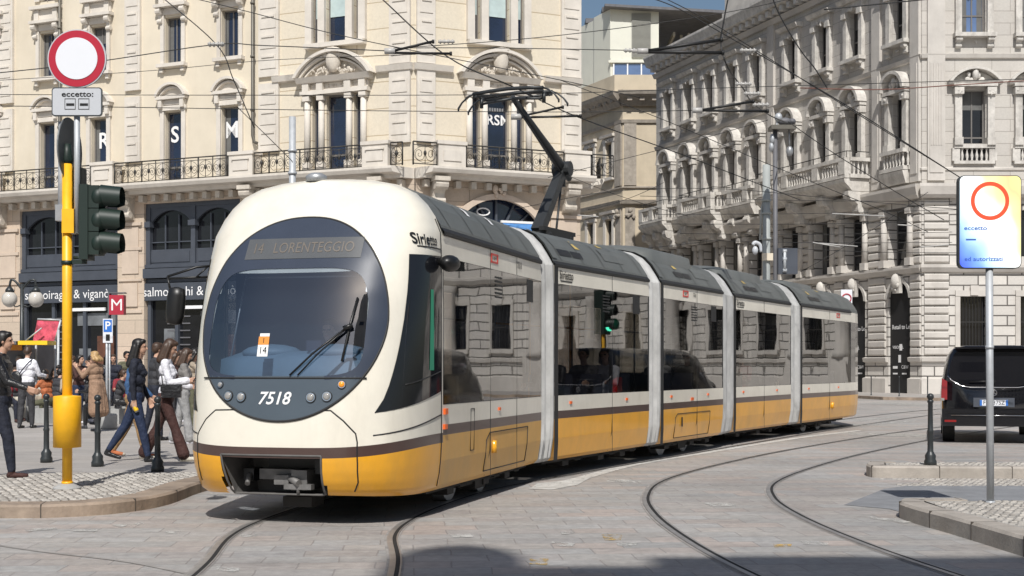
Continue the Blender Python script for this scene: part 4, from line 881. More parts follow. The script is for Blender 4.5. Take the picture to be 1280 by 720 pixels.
for i, S in enumerate(SG):
    L = S['L']; mb = MB(); skirt_mi = 1 if i else 4  # first car takes the yellow with grazing light painted in
    skin(S, list(zip(SX,ZB))[:4], 0, L, mb, skirt_mi); skin(S, [(1.2,.81),(1.2,.915)], 0, L, mb, 2); skin(S, [(1.2,.915),(1.2,1.12)], 0, L, mb, 0)
    skin(S, [(1.2,2.62),(1.19,2.86)], 0, L, mb, 0); 
    e0 = .0 if i == 0 else .13; e1 = .02 if i in (0,) else .06
    if i: skin(S, [(1.19,.25),(1.204,.5),(1.204,2.86)], 0, e0, mb, 3)
    if e1: skin(S, [(1.2,1.12),(1.2,2.62)], L-e1, L, mb, 3)
    skin(S, [(1.10,.25),(0,.25)], 0, L, mb, 3)
    # inside: floor, lining, ceiling
    skin(S, [(0,.40),(1.12,.40),(1.15,1.1)], 0, L, mb, 5, False); skin(S, [(1.15,2.64),(1.0,2.9),(0,2.9)], 0, L, mb, 5, False)
    skin(S, [(1.2,1.12),(1.15,1.1)], 0, L, mb, 5, False); skin(S, [(1.2,2.62),(1.15,2.64)], 0, L, mb, 5, False)
    body = mb.build('car_body', ['tram_cream','tram_yellow','tram_brown','rubber','tram_yellow_shade','interior'], TR_, True, recalc=False)
    rb = MB(); skin(S, RX, 0, L, rb, 0); skin(S, [(1.2,2.84),(1.215,2.85),(1.215,2.88),(1.17,2.93)], 0, L, rb, 1)
    for yy in (.3,1.1,1.9,2.7,3.5):          # ribs and seams of the roof skin
        if yy < L-.1: skin(S, [(x+.006,z+.006) for x,z in RX[1:]], yy, yy+.03, rb, 0)
    if i: skin(S, [(x+.012,z+.012) for x,z in RX[1:]], 0, .16, rb, 0)
    ro = rb.build('roof', ['tram_roof','rubber'], TR_, True, recalc=False)
    for sg in (-1,1):                        # windows, one pane each
        ys = [e0]+[s*L for s in seams[i]]+[L-e1]
        for a, b in zip(ys, ys[1:]):
            m = MB(); x = sg*1.203; m.quad(mp(S,x,a+.006,1.125),mp(S,x,b-.006,1.125),mp(S,x,b-.006,2.615),mp(S,x,a+.006,2.615)); m.build('window', 'tram_glass', body, True)
            if b < L-e1-.01:
                m = MB(); sbox(S, m, sg*1.16, sg*1.2, b-.035, b+.035, 1.12, 2.62); sbox(S, m, sg*1.2, sg*1.2035, b-.004, b+.004, .27, 2.86); m.build('window_post', 'rubber', body, True)
    m = MB(); sbox(S, m, 1.2, 1.206, L-.75, L-.45, 2.32, 2.6) if i in (0,1,2) else None
    for k in range(6):
        if i in (0,1,2): sbox(S, m, 1.206, 1.21, L*.5-.16+.02, L*.5+.14, 2.3+k*.045, 2.32+k*.045)
    if m.v: m.build('vent_grille', 'rubber', body, True)
    # skirt panels, hatches, markers on the visible side and the other one
    for sg in (-1,1):
        m = MB(); X = lambda d: sg*(1.2+d)
        if i == 0: ring = [(1.55,.33),(1.55,.68),(1.68,.76),(3.35,.76),(3.35,.33)]
        else: ring = [(.75,.32),(.75,.66),(.85,.72),(L-.8,.72),(L-.8,.32)]
        xw = lambda z: sg*(np.interp(z, ZB, SX)+.003)
        for (a,za),(b,zb) in (zip(ring, ring[1:]+ring[:1]) if i in (0,2) else ()): m.tube([mp(S,xw(za),a,za),mp(S,xw((za+zb)/2),(a+b)/2,(za+zb)/2),mp(S,xw(zb),b,zb)], .006, 4)
        for yy in [s*L for s in seams[i]][:1]: m.tube([mp(S,xw(.27),yy,.27),mp(S,xw(.55),yy,.55),mp(S,xw(.9),yy,.9)], .005, 4)
        if i == 0: 
            for a,b,z0,z1 in ((.95,1.08,.60,1.05),): 
                for p,q in (((a,z0),(b,z0)),((b,z0),(b,z1)),((b,z1),(a,z1)),((a,z1),(a,z0))): m.tube([mp(S,xw(p[1]),p[0],p[1]),mp(S,xw(q[1]),q[0],q[1])], .004, 4)
        m.build('hatch_outline', 'rubber', body, True)
        m = MB()
        for yy, z in ((L*.14,1.0),(L*.72,1.0)) if i else ((L*.5,1.0),): sbox(S, m, sg*1.2, sg*1.215, yy, yy+.07, z, z+.035)
        if i == 2: sbox(S, m, sg*1.2, sg*1.21, L*.45, L*.45+.14, .93, .98)
        if i == 0: sbox(S, m, sg*1.2, sg*1.225, .01, .1, 1.02, 1.08); sbox(S, m, sg*1.2, sg*1.225, -.0, .08, .87, .92)
        m.build('side_marker', 'orange_marker', body, True)
        if i in (2,4,0):
            m = MB()
            if i == 2: sbox(S, m, sg*1.2, sg*1.205, 1.05, 1.11, .5, .66)
            else: m.tube([mp(S,sg*1.2,1.85 if i == 0 else 2.6,.52),mp(S,sg*1.2,1.85 if i == 0 else 2.6,.66)], .035, 6)
            m.build('hatch_handle', 'ink' if i == 2 else 'tram_yellow', body, True)
    # writing and emblems on the cream band
    def band_text(txt, y, size, z=2.74, m='ink', sh=0., sx=1.):
        t = MB(); put_text(t, txt, size, mp(S,1.2,y,z), S['d'], (0,0,1), bold=True, sx=sx, shear=sh); t.v = [tuple(Vector(v)+S['n']*.006) for v in t.v]; t.build('lettering', m, body, True)
    if i in (1,3): 
        band_text('Sirietto', .42, .16); t = MB(); sbox(S, t, 1.196, 1.204, .22, .62, 2.655, 2.67); t.build('underline', 'ink', body, True)
    if i == 0: band_text('7518', 2.95, .12, sx=.8)
    if i in (0,2,4):
        y0 = {0:1.75,2:1.15,4:3.0}[i]; t = MB(); z0 = 2.69; h = .11
        for (a,b,c,d) in ((0,.27,h-.022,h),(-.02,.25,0,.022),(-.01,.02,.0,h),(.235,.265,.0,h)): sbox(S, t, 1.198, 1.204, y0+a, y0+b, z0+c, z0+d)
        t.build('emblem', 'logo_red', body, True); band_text('atm', y0+.12, .07, z0+h/2+.002)
        if i == 2: band_text('7518', 1.75, .1, sx=.7)
    # roof equipment
    def pod(y0, y1, xw_, z0, h, name='roof_pod', m='tram_pod'):
        k = MB(); n = 10; pr = [(-xw_,z0-.14)]+[(xw_*-math.cos(math.pi*t/n), z0+h*math.sin(math.pi*t/n)**.6) for t in range(1,n)]+[(xw_,z0-.14)]
        st = [(y0,.25,.8),(y0+.12,.8,.94),(y0+.35,1,1),(y1-.35,1,1),(y1-.12,.8,.94),(y1,.25,.8)]
        vs = [mp(S, x*sx_, y, z0-.14+(z-z0+.14)*sc_) for y,sc_,sx_ in st for x,z in pr]; q = len(pr)
        k.add(vs, [(a*q+b,a*q+b+1,(a+1)*q+b+1,(a+1)*q+b) for a in range(len(st)-1) for b in range(q-1)]+[tuple(range(q)),tuple(range(len(vs)-q,len(vs)))], 0, True); return k.build(name, m, ro, True)
    if i == 1: pod(2.6, 3.7, .8, 3.36, .05)
    if i == 2: pod(.0, 2.6, .98, 3.30, .24)
    if i == 3: pod(-.1, 2.9, .98, 3.30, .20)
    if i == 4: pod(.2, 2.6, .8, 3.36, .14)
    def on_roof(x):                          # z of the roof skin at x
        xs = [p[0] for p in RX][::-1]; zs = [p[1] for p in RX][::-1]; return np.interp(x, xs, zs)
    def roof_patch(name, m, y0, y1, xa, xb, e=.008, tri=False):
        k = MB(); a, b = (mp(S,xa+.004,y0,on_roof(xa)+e), mp(S,xa+.004,y1,on_roof(xa)+e)); c, d = (mp(S,xb+.004,y1,on_roof(xb)+e), mp(S,xb+.004,y0,on_roof(xb)+e))
        xm = (xa+xb)/2; e1_, e2_ = mp(S,xm+.006,y0,on_roof(xm)+e+.004), mp(S,xm+.006,y1,on_roof(xm)+e+.004)
        if tri: k.add([a,b,(c+d)/2], [(0,1,2)])
        else: k.add([a,b,e2_,e1_], [(0,1,2,3)]); k.add([e1_,e2_,c,d], [(0,1,2,3)])
        k.build(name, m, ro, True)
    if i: 
        vy = .35 if i == 1 else .95
        roof_patch('roof_vent', 'ink', vy, vy+.42, 1.13, 1.07); roof_patch('roof_vent', 'ink', vy+.47, vy+.85, 1.13, 1.07); roof_patch('warning_triangle', 'warn_yellow', 1.1, 1.3, 1.03, .88, tri=True)
        roof_patch('roof_hatch', 'tram_pod', 2.1, 2.9, 1.1, .95); roof_patch('warning_triangle', 'warn_yellow', 2.3, 2.5, .9, .8, tri=True)
    else:
        roof_patch('warning_triangle', 'sign_white', 1.45, 1.55, 1.0, .9); roof_patch('warning_triangle', 'sign_white', 2.4, 2.5, 1.0, .9)
    # running gear
    for yc in ((L*.5,) if i in (0,2,4) else ()):
        m = MB(); sbox(S, m, -.95, .95, yc-.75, yc+.75, .16, .4); sbox(S, m, -.98, .98, yc-.2, yc+.2, .1, .3); bg_ = m.build('bogie', 'underframe', TR_, True)
        for yy in (-.6,.6):
            for sg in (-1,1):
                a = mp(S,sg*.66,yc+yy,.3); b = mp(S,sg*.8,yc+yy,.3); m = MB(); m.tube([a,b], .3, 20, smooth=False); m.build('wheel', 'grey_metal', bg_, True)
    m = MB()
    for yy in np.arange(.3, L-.2, .45): sbox(S, m, .75, 1.0, yy, yy+.22, .13+.05*((int(yy*9))%3), .25)
    sbox(S, m, -1.0, 1.0, .05, L-.05, .2, .248)
    m.build('underframe', 'underframe', TR_, True)
    # seats
    for k in range(3):
        for sg in (-1,1):
            yy = .55+k*1.15
            if yy+.6 < L: m = MB(); sbox(S, m, sg*.42, sg*1.05, yy, yy+.42, .75, .85); sbox(S, m, sg*.42, sg*1.05, yy+.36, yy+.45, .85, 1.4); sbox(S, m, sg*.6, sg*.9, yy+.1, yy+.3, .4, .75); m.build('seat', 'seat_dark', body, True)
    for yy in (1.2,2.7):
        if yy < L: m = MB(); m.tube([mp(S,.3,yy,.4),mp(S,.3,yy,2.9)], .018, 6); m.tube([mp(S,.3,.1,2.1),mp(S,.3,L-.1,2.1)], .015, 6); m.build('grab_pole', 'orange_lens' if i == 1 else 'grey_metal', body, True)
# bellows between the modules
for A, B in zip(SG, SG[1:]):
    m = MB(); n = 9; P = [(x-.03,z) for x,z in FULL if z > 0]; P = [(x+(.03 if z < 2.9 else 0),z) for x,z in P]
    for sg in (-1,1):
        st = []
        for k in range(n+1):
            t = k/n; ins = .0 if k in (0,n) else (.035 if k%2 else -.004)+(.02 if 3<k<6 else 0)
            row = [mp(A,sg*(x-ins*(1 if z<3.2 else .5)),A['L'],z-ins*.3).lerp(mp(B,sg*(x-ins*(1 if z<3.2 else .5)),0,z-ins*.3), t) for x,z in P]; st.append(row)
        q = len(P); m.add([v for r_ in st for v in r_], [(a*q+b,a*q+b+1,(a+1)*q+b+1,(a+1)*q+b) for a in range(n) for b in range(q-1)], 0, False)
    m.build('bellows', 'bellows', TR_, True, recalc=False)
# rear nose of the last car
S = SG[-1]; m = MB(); st = [(0,1.),(.5,.985),(1.0,.93),(1.4,.83),(1.65,.68),(1.75,.5)]; Lr = S['L']
def rows(prof, mi, mb, zt=1.0):
    for sg in (-1,1):
        for (a,fa),(b,fb) in zip(st, st[1:]):
            for (xa,za),(xb,zb) in zip(prof, prof[1:]):
                zz = lambda z, f: z if z < 2.9 else 2.9+(z-2.9)*(.2+.8*f)
                mb.add([mp(S,sg*xa*fa,Lr+a,zz(za,fa)),mp(S,sg*xa*fb,Lr+b,zz(za,fb)),mp(S,sg*xb*fb,Lr+b,zz(zb,fb)),mp(S,sg*xb*fa,Lr+a,zz(zb,fa))], [(0,1,2,3)], mi, True)
rows(list(zip(SX,ZB))[:4], 1, m); rows([(1.2,.81),(1.2,.915)], 2, m); rows([(1.2,.915),(1.2,1.12)], 0, m); rows([(1.2,1.12),(1.2,2.62)], 3, m); rows([(1.2,2.62),(1.19,2.86)], 0, m); rows(RX, 4, m)
q = [(x*.5,z) for x,z in FULL]; m.add([mp(S,x,Lr+1.75,min(z,3.05)) for x,z in q]+[mp(S,-x,Lr+1.75,min(z,3.05)) for x,z in q[::-1]], [tuple(range(2*len(q)))], 3)
rear = m.build('rear_cab', ['tram_cream','tram_yellow','tram_brown','dark_glass','tram_roof'], TR_, True, recalc=False)
# ---------------------------------------------------------------- front cab
S0 = SG[0]
ZR = [.25,.30,.42,.55,.68,.735,.835,1.0,1.12,1.4,1.7,2.0,2.3,2.62,2.86,3.03,3.15,3.27,3.36,3.41,3.43,3.435]
XR = [1.10,1.15,1.175,1.19,1.197,1.2,1.2,1.2,1.2,1.2,1.2,1.2,1.2,1.2,1.19,1.12,1.04,.92,.74,.5,.25,0]
ZF = [.29,.33,.42,.52,.60,.645,.745,.9,1.02,1.3,1.6,1.9,2.2,2.52,2.76,2.94,3.06,3.18,3.28,3.35,3.385,3.40]
XF = [1.04,1.09,1.13,1.16,1.175,1.18,1.18,1.175,1.17,1.16,1.15,1.13,1.10,1.05,1.0,.95,.9,.82,.68,.48,.25,0]
LF = [1.40,1.47,1.54,1.585,1.605,1.61,1.61,1.60,1.59,1.545,1.48,1.39,1.27,1.10,.94,.80,.70,.58,.46,.38,.34,.33]
def sub(a, k=3): return list(np.interp(np.linspace(0,len(a)-1,(len(a)-1)*k+1), range(len(a)), a))
ZR,XR,ZF,XF,LF = [sub(a) for a in (ZR,XR,ZF,XF,LF)]
NT = 96; PE = 3.5; XF = [v*1.012 for v in XF]; LF = [v*.86 for v in LF]
cabv = []; rowsn = len(ZR)
for k in range(rowsn):
    for j in range(NT+1):
        th = math.pi*j/NT; c, s = math.cos(th), math.sin(th); t = s**1.5
        w_ = XR[k]+(XF[k]-XR[k])*t; z = ZR[k]+(ZF[k]-ZR[k])*t
        x = w_*(abs(c)**(2/PE))*(1 if c > 0 else -1); y = -LF[k]*(abs(s)**(2/PE))
        cabv.append(mp(S0, x, y, z))
def kmat(k):
    return 1 if k < 15 else (2 if k < 18 else 0)
FC = S0['s']; nd = S0['d']; nn = S0['n']
allf = [(k*(NT+1)+j, k*(NT+1)+j+1, (k+1)*(NT+1)+j+1, (k+1)*(NT+1)+j) for k in range(rowsn-1) for j in range(NT)]
bvh = BVHTree.FromPolygons(cabv, allf)
def loc(v): d = Vector(v)-FC; return d.dot(nn), d.dot(nd), d.z
def front(x, z, e=.006):                     # point of the nose seen from straight ahead
    o = mp(S0, x, -4, z); h = bvh.ray_cast(o, nd)
    if h[0] is None: return mp(S0, x, 0, z)
    n = h[1] if h[1].dot(nd) < 0 else -h[1]; return h[0]+n*e
def sidep(y, z, sg=1, e=.006):
    o = mp(S0, sg*3, y, z); h = bvh.ray_cast(o, nn*-sg)
    if h[0] is None: return mp(S0, sg*1.2, y, z)
    n = h[1] if h[1].dot(nn)*sg > 0 else -h[1]; return h[0]+n*e
OC, OZ = .02, 2.02
def oval(a, s=1., ds=0.):                     # egg outline of the dark nose area
    c_, s_ = math.cos(a), math.sin(a); wx = (.95)*s+ds; hz = (1.02 if s_ > 0 else .97)*s+ds
    p = 2.25 if s_ > 0 else 2.05
    r = (abs(c_)**p+abs(s_)**p)**(-1/p); return OC+wx*r*c_*(1-.06*max(0,s_)), OZ-.06+hz*r*s_
def in_hole(x, z): return abs(x) < .80-max(0,(z-2.1))*.22 and 1.44 < z < 2.44
keep = []; km = []
for k in range(rowsn-1):
    for j in range(NT):
        f = allf[k*NT+j]; c = sum((Vector(cabv[i]) for i in f), Vector())/4; x, y, z = loc(c)
        if y < -.42 and in_hole(x, z): continue
        if y < -.5 and abs(x+.06) < .525 and .25 < z < .655: continue   # coupler recess
        if x > 0 and -1.0 < y < -.1 and 1.42+.1 < z < 2.4 and y > -1.0+.1: 
            pass
        keep.append(f); km.append(kmat(k))
m = MB(); m.v = [tuple(v) for v in cabv]; m.f = keep; m.m = km; m.sm = [True]*len(keep)
cab = m.build('cab_shell', ['tram_cream','tram_yellow','tram_brown'], TR_, True, recalc=False)
# dark oval with its see-through pane
def ring_pts(s, e, n=72, ds=0.): return [front(*oval(2*math.pi*i/n, s, ds), e) for i in range(n)]
def pane_edge(a, g=1.):                      # rounded trapezoid of the pane
    c_, s_ = math.cos(a), math.sin(a); p = 6; r = (abs(c_)**p+abs(s_)**p)**(-1/p); z = 1.935+.52*g*r*s_; return (.80-max(0,z-2.1)*.2)*g*r*c_+.0, z
n = 96; m = MB(); K = 7; vs = []
for q in range(K+1):
    t = q/K
    for i in range(n):
        a = 2*math.pi*i/n; xo, zo = oval(a); xi, zi = pane_edge(a); vs.append(front(xi+(xo-xi)*t, zi+(zo-zi)*t, .010))
fs = [(q*n+i, q*n+(i+1)%n, (q+1)*n+(i+1)%n, (q+1)*n+i) for q in range(K) for i in range(n)]
mi = []
for f in fs:
    z = sum(vs[i].z for i in f)/4; mi.append(1 if z < 1.40 else 0)
m.v = [tuple(v) for v in vs]; m.f = fs; m.m = mi; m.sm = [True]*len(fs)
fa = m.build('front_panel', ['nose_blue','panel_blue'], TR_, True, recalc=False)
m = MB(); m.tube(ring_pts(1., .004, 96), .012, 6, closed=True); m.build('oval_seal', 'rubber', fa, True)
m = MB(); m.tube([front(x, 1.395, .012) for x in np.linspace(-.83,.84,24)], .008, 4); m.build('panel_seam', 'rubber', fa, True)
m = MB(); vs = []; K = 8
for q in range(K+1):
    for i in range(n): x, z = pane_edge(2*math.pi*i/n, max(q/K*1.01, .001)); vs.append(front(x, z, .008))
m.v = [tuple(v) for v in vs]; m.f = [(q*n+i, q*n+(i+1)%n, (q+1)*n+(i+1)%n, (q+1)*n+i) for q in range(K) for i in range(n)]; m.m = [0]*len(m.f); m.sm = [True]*len(m.f)
ws = m.build('windshield', 'windshield_glass', TR_, True, recalc=False)
# destination display behind the dark glass edge
m = MB(); a_, b_ = -.60, .60; N_ = 24
def disp(z0, z1, x0, x1, e, mb, mi=0, N_=24):
    top = [front(x0+(x1-x0)*i/N_, z1, e) for i in range(N_+1)]; bot = [front(x0+(x1-x0)*i/N_, z0, e) for i in range(N_+1)]
    mb.add(top+bot, [(i,i+1,N_+2+i,N_+1+i) for i in range(N_)], mi, True)
disp(2.55, 2.76, -.55, .66, .0135, m); dd = m.build('destination_display', 'display_bg', TR_, True, recalc=False)
m = MB(); put_text(m, '14   LORENTEGGIO', .15, mp(S0,.05,-1.2,2.655), nn, (0,0,1), sx=.82, proj=lambda p: front(loc(p)[0], p.z, .017)); m.build('lettering', 'display_text', dd, True, recalc=False)
# number, lamps
m = MB(); put_text(m, '7518', .165, mp(S0,-.03,-1.5,1.2), nn, (0,0,1), bold=True, sx=1.0, shear=.25, proj=lambda p: front(loc(p)[0], p.z, .016)); m.build('lettering', 'sign_white', fa, True, recalc=False)
def lamp(x, z, r, m2, label=None):
    p = front(x, z, .004); q = front(x, z, .03); ax = (q-p).normalized(); m = MB(); m.tube([p, p+ax*.018], [r*1.2,r*1.1], 20); h = m.build('headlight', 'rubber', TR_, True)
    m = MB(); m.tube([p+ax*.018, p+ax*.02], [r*1.0,r*.98], 20, smooth=False); m.build('rim', 'chrome', h, True)
    m = MB(); T = Matrix.Translation(p+ax*.02)@ax.to_track_quat('Z','Y').to_matrix().to_4x4(); m.ell((0,0,0), (r*.8,r*.8,r*.4), 0, 16, 8, T); m.build('lens', m2, h, True)
    return h
for x, z, r, mm in ((-.51,1.225,.045,'lens'),(-.37,1.215,.045,'lens'),(.345,1.215,.045,'lens'),(.50,1.225,.045,'lens'),(-.61,1.33,.03,'lens'),(.63,1.335,.036,'orange_lens')): lamp(x, z, r, mm)
# seams of the bumper panel
m = MB()
def fr_line(pts, r=.007): m.tube([front(x,z,.001) for x,z in pts], r, 4)
hx = .80
path = [(-.90,.84),(-.88,.88),(-.78,1.0),(-.66,1.09),(-.3,1.1),(.3,1.1),(.54,1.095),(.66,1.0),(.77,.88),(.785,.80),(.785,.6),(.77,.42),(.72,.33)]
pp = []
for (x0,z0),(x1,z1) in zip(path, path[1:]):
    for k in range(5): pp.append((x0+(x1-x0)*k/5, z0+(z1-z0)*k/5))
fr_line(pp+[path[-1]]); fr_line([(-.90,.84-.04*i) for i in range(12)])
m.tube([sidep(-1.2+.06*i, .86+i*.0085, 1, .001) for i in range(21)], .007, 4); m.tube([sidep(-1.2+.06*i, .86+i*.0085, -1, .001) for i in range(21)], .007, 4)
m.build('bumper_seam', 'rubber', cab, True)
# coupler recess
m = MB()
def rec(x, y, z): return mp(S0, x, y, z)
A = [(-.58,.67),(.46,.67),(.44,.29),(-.52,.29)]
oo = [front(x,z,-.002) for x,z in A]; ii = [rec(-.5,-.85,.62),rec(.4,-.85,.62),rec(.38,-.87,.29),rec(-.42,-.87,.29)]
m.add(oo+ii, [(0,1,5,4),(1,2,6,5),(2,3,7,6),(3,0,4,7),(4,5,6,7)], 0)
m.tube([front(x,z,.0) for x,z in ([(-.58+.04*i,.67) for i in range(27)]+[(.46-.0007*i,.67-.0127*i) for i in range(30)])]+[front(.4-.04*i,.29,.0) for i in range(23)]+[front(-.52-.002*i,.29+.0127*i,.0) for i in range(31)], .011, 6)
m.build('coupler_recess', 'cavity', TR_, True, recalc=False)
m = MB(); sb = lambda *a: sbox(S0, m, *a)
sb(-.3,.15,-1.1,-.9,.42,.52); sb(-.1,.05,-1.2,-.95,.38,.47); sb(.08,.24,-1.2,-.9,.33,.52); sb(.02,.3,-1.24,-1.16,.34,.39)
m.tube([mp(S0,.02,-1.15,.45),mp(S0,.18,-1.25,.40)], .035, 10); m.tube([mp(S0,-.42,-1.05,.5),mp(S0,-.38,-1.2,.38)], .025, 8); m.tube([mp(S0,.16,-1.22,.30),mp(S0,.16,-1.22,.38)], .018, 6)
m.build('coupler', 'coupler_metal', TR_, True)
m = MB(); sbox(S0, m, .28, .4, -1.1, -.88, .48, .62); sbox(S0, m, -.47, -.36, -1.1, -.9, .40, .52); sbox(S0, m, -.3, .24, -.9, -.86, .5, .64); m.build('coupler_block', 'ink', TR_, True)
m = MB(); sbox(S0, m, -.8, .8, -.6, 0, .24, .285); sbox(S0, m, -.1, .2, -1.0, -.7, .15, .25); m.build('underframe', 'underframe', TR_, True)
# wiper
m = MB(); wz = lambda x, z, e=.04: front(x, z, e)
m.tube([wz(.12,1.42,.02),wz(.35,1.62,.05),wz(.62,1.84,.06)], .010, 6); m.tube([wz(.2,1.42,.02),wz(.42,1.64,.05),wz(.66,1.87,.06)], .008, 6)
m.tube([wz(.62,1.55,.03),wz(.64,1.7,.03),wz(.66,1.87,.03),wz(.70,2.15,.03)], .013, 6); m.tube([wz(.61,1.85,.06),wz(.69,1.88,.06)], .026, 6)
wp = m.build('wiper', 'ink', TR_, True)
m = MB(); x0 = -.19; m.add([front(x0-.05,1.60,.012),front(x0+.06,1.60,.012),front(x0+.06,1.71,.012),front(x0-.05,1.71,.012)], [(0,1,2,3)], 0); m.add([front(x0-.05,1.711,.012),front(x0+.06,1.711,.012),front(x0+.06,1.79,.012),front(x0-.05,1.79,.012)], [(0,1,2,3)], 1)
m.add([front(x0-.04,1.791,.012),front(x0+.06,1.791,.012),front(x0+.06,1.82,.012),front(x0-.04,1.82,.012)], [(0,1,2,3)], 0)
put_text(m, '14', .095, mp(S0,x0+.005,-1.3,1.655), nn, (0,0,1), sx=.9, mi=2, proj=lambda p: front(loc(p)[0], p.z, .0145)); put_text(m, '1', .07, mp(S0,x0+.005,-1.3,1.75), nn, (0,0,1), mi=2, proj=lambda p: front(loc(p)[0], p.z, .0145))
m.build('run_card', ['paper','orange_paper','ink'], ws, True, recalc=False)
# cab interior: dashboard, desk, rear wall, posts, seat
m = MB()
dp = [(-.9,-.55),(-.86,-.86),(-.55,-1.03),(0,-1.08),(.55,-1.03),(.86,-.86),(.9,-.55)]
k = len(dp); m.add([mp(S0,x,y,1.3) for x,y in dp]+[mp(S0,x*.98,y*.98,1.58) for x,y in dp]+[mp(S0,x*.8,y*.74,1.66) for x,y in dp], [(i,i+1,k+i+1,k+i) for i in range(k-1)]+[(k+i,k+i+1,2*k+i+1,2*k+i) for i in range(k-1)]+[tuple(range(2*k,3*k))], 0, True)
for px_ in (-.35,.35): m.ell((0,0,0), (.3,.22,.09), 0, 14, 7, Matrix.Translation(mp(S0,px_,-.72,1.64)))
m.build('dashboard', 'dash_blue', TR_, True, recalc=False)
m = MB(); sbox(S0, m, -1.12, 1.12, .02, .06, .4, 2.9); sbox(S0, m, .1, .25, -.9, -.82, 1.66, 1.76); m.build('cab_bulkhead', 'seat_dark', TR_, True)
m = MB(); m.tube([mp(S0,-.78,-.8,1.5),mp(S0,-.68,-.62,2.42)], .009, 6); m.tube([mp(S0,.76,-.8,1.5),mp(S0,.70,-.62,2.42)], .009, 6); m.tube([mp(S0,-.68,-.63,2.4),mp(S0,.70,-.63,2.4)], .012, 6)
m.build('sun_blind_frame', 'grey_metal', TR_, True)
m = MB(); sbox(S0, m, -.25, .25, -.55, -.1, .95, 1.05); sbox(S0, m, -.25, .25, -.2, -.08, 1.05, 1.75); m.build('driver_seat', 'seat_dark', TR_, True)
m = MB(); sbox(S0, m, 0, .07, -.0, .0, 0, 0) if False else None
# cab side windows: dark swept glass with a green curtain behind
for sg in (-1,1):
    m = MB(); 
    def outline(t): pass
    # quad strip: front edge leaning, lower edge falling forward
    cols = 14; vs = []; rr = 12
    for c_ in range(cols+1):
        t = c_/cols; y = 0
        zt = 2.62-.02*t; zb = 1.26-.19*t
        yt = -.06-.57*t; yb = -.06-1.12*t
        for r_ in range(rr+1):
            u = r_/rr; z = zb+(zt-zb)*u; yy = yb+(yt-yb)*(u**.8); vs.append(sidep(yy, z, sg, .006))
    m.add(vs, [(a*(rr+1)+b, a*(rr+1)+b+1, (a+1)*(rr+1)+b+1, (a+1)*(rr+1)+b) for a in range(cols) for b in range(rr)], 0, True)
    sw = m.build('cab_side_window', 'dark_glass', TR_, True, recalc=False)
    m = MB(); vs = [sidep(-.30-.0*i, 1.47+.8*i/8, sg, .0095) for i in range(9)]+[sidep(-.42+.05*i/8, 1.47+.8*i/8, sg, .0095) for i in range(9)]
    m.add(vs, [(i,i+1,10+i,9+i) for i in range(8)], 0); m.build('curtain', 'curtain_green', sw, True, recalc=False)
    m = MB(); m.tube([sidep(-.06,z,sg,.003) for z in np.linspace(.3,3.0,20)], .006, 4)
    m.tube([sidep(-.09-1.05*i/16,1.2-.17*i/16+.02+.24,sg,.008) for i in range(13)], .006, 4); m.build('door_seam', 'rubber', cab, True)
m = MB(); put_text(m, 'Sirietto', .155, mp(S0,1.2,-.37,2.76), nd, (0,0,1), bold=True, sx=.82, proj=lambda p: sidep(loc(p)[1], p.z, 1, .008)); m.tube([sidep(y,2.69,1,.006) for y in np.linspace(-.52,-.08,6)], .006, 4)
m.build('lettering', 'ink', cab, True, recalc=False)
# mirrors
m = MB(); p = sidep(-.14,2.56,1,.0); m.ell((0,0,0), (.10,.17,.085), 0, 14, 8, Matrix.Translation(p+nn*.12+Vector((0,0,-.02)))@Matrix.Rotation(-R(15),4,'Z')); m.tube([p,p+nn*.1], .04, 8); m.build('mirror', 'ink', TR_, True)
m = MB(); T = Matrix.Translation(mp(S0,-1.40,-.75,2.12))@Matrix.Rotation(-R(10),4,'Z')@Matrix.Rotation(R(5),4,'Y')
m.lathe([(.02,-.22),(.085,-.2),(.10,-.12),(.105,.0),(.10,.12),(.085,.2),(.02,.22)], 14, (0,0,0), 0, T@Matrix.Diagonal((.95,.75,.88,1)))
ml = m.build('mirror', 'ink', TR_, True)
m = MB(); m.tube([mp(S0,-1.0,-.4,2.56),mp(S0,-1.25,-.6,2.52),mp(S0,-1.50,-.74,2.42)], .014, 6); m.tube([mp(S0,-1.0,-.4,2.44),mp(S0,-1.5,-.74,2.40)], .012, 6); m.tube([mp(S0,-1.15,-.52,2.54),mp(S0,-1.25,-.6,2.42)], .009, 6); m.tube([mp(S0,-1.5,-.74,2.42),mp(S0,-1.46,-.75,2.28)], .012, 6); m.build('mirror_arm', 'ink', ml, True)
m = MB(); T = Matrix.Translation(mp(S0,-.1,-.2,3.40)); m.lathe([(.11,0),(.11,.06),(.06,.09)], 12, (0,0,0), 0, T); m.build('roof_antenna', 'grey_metal', TR_, True)
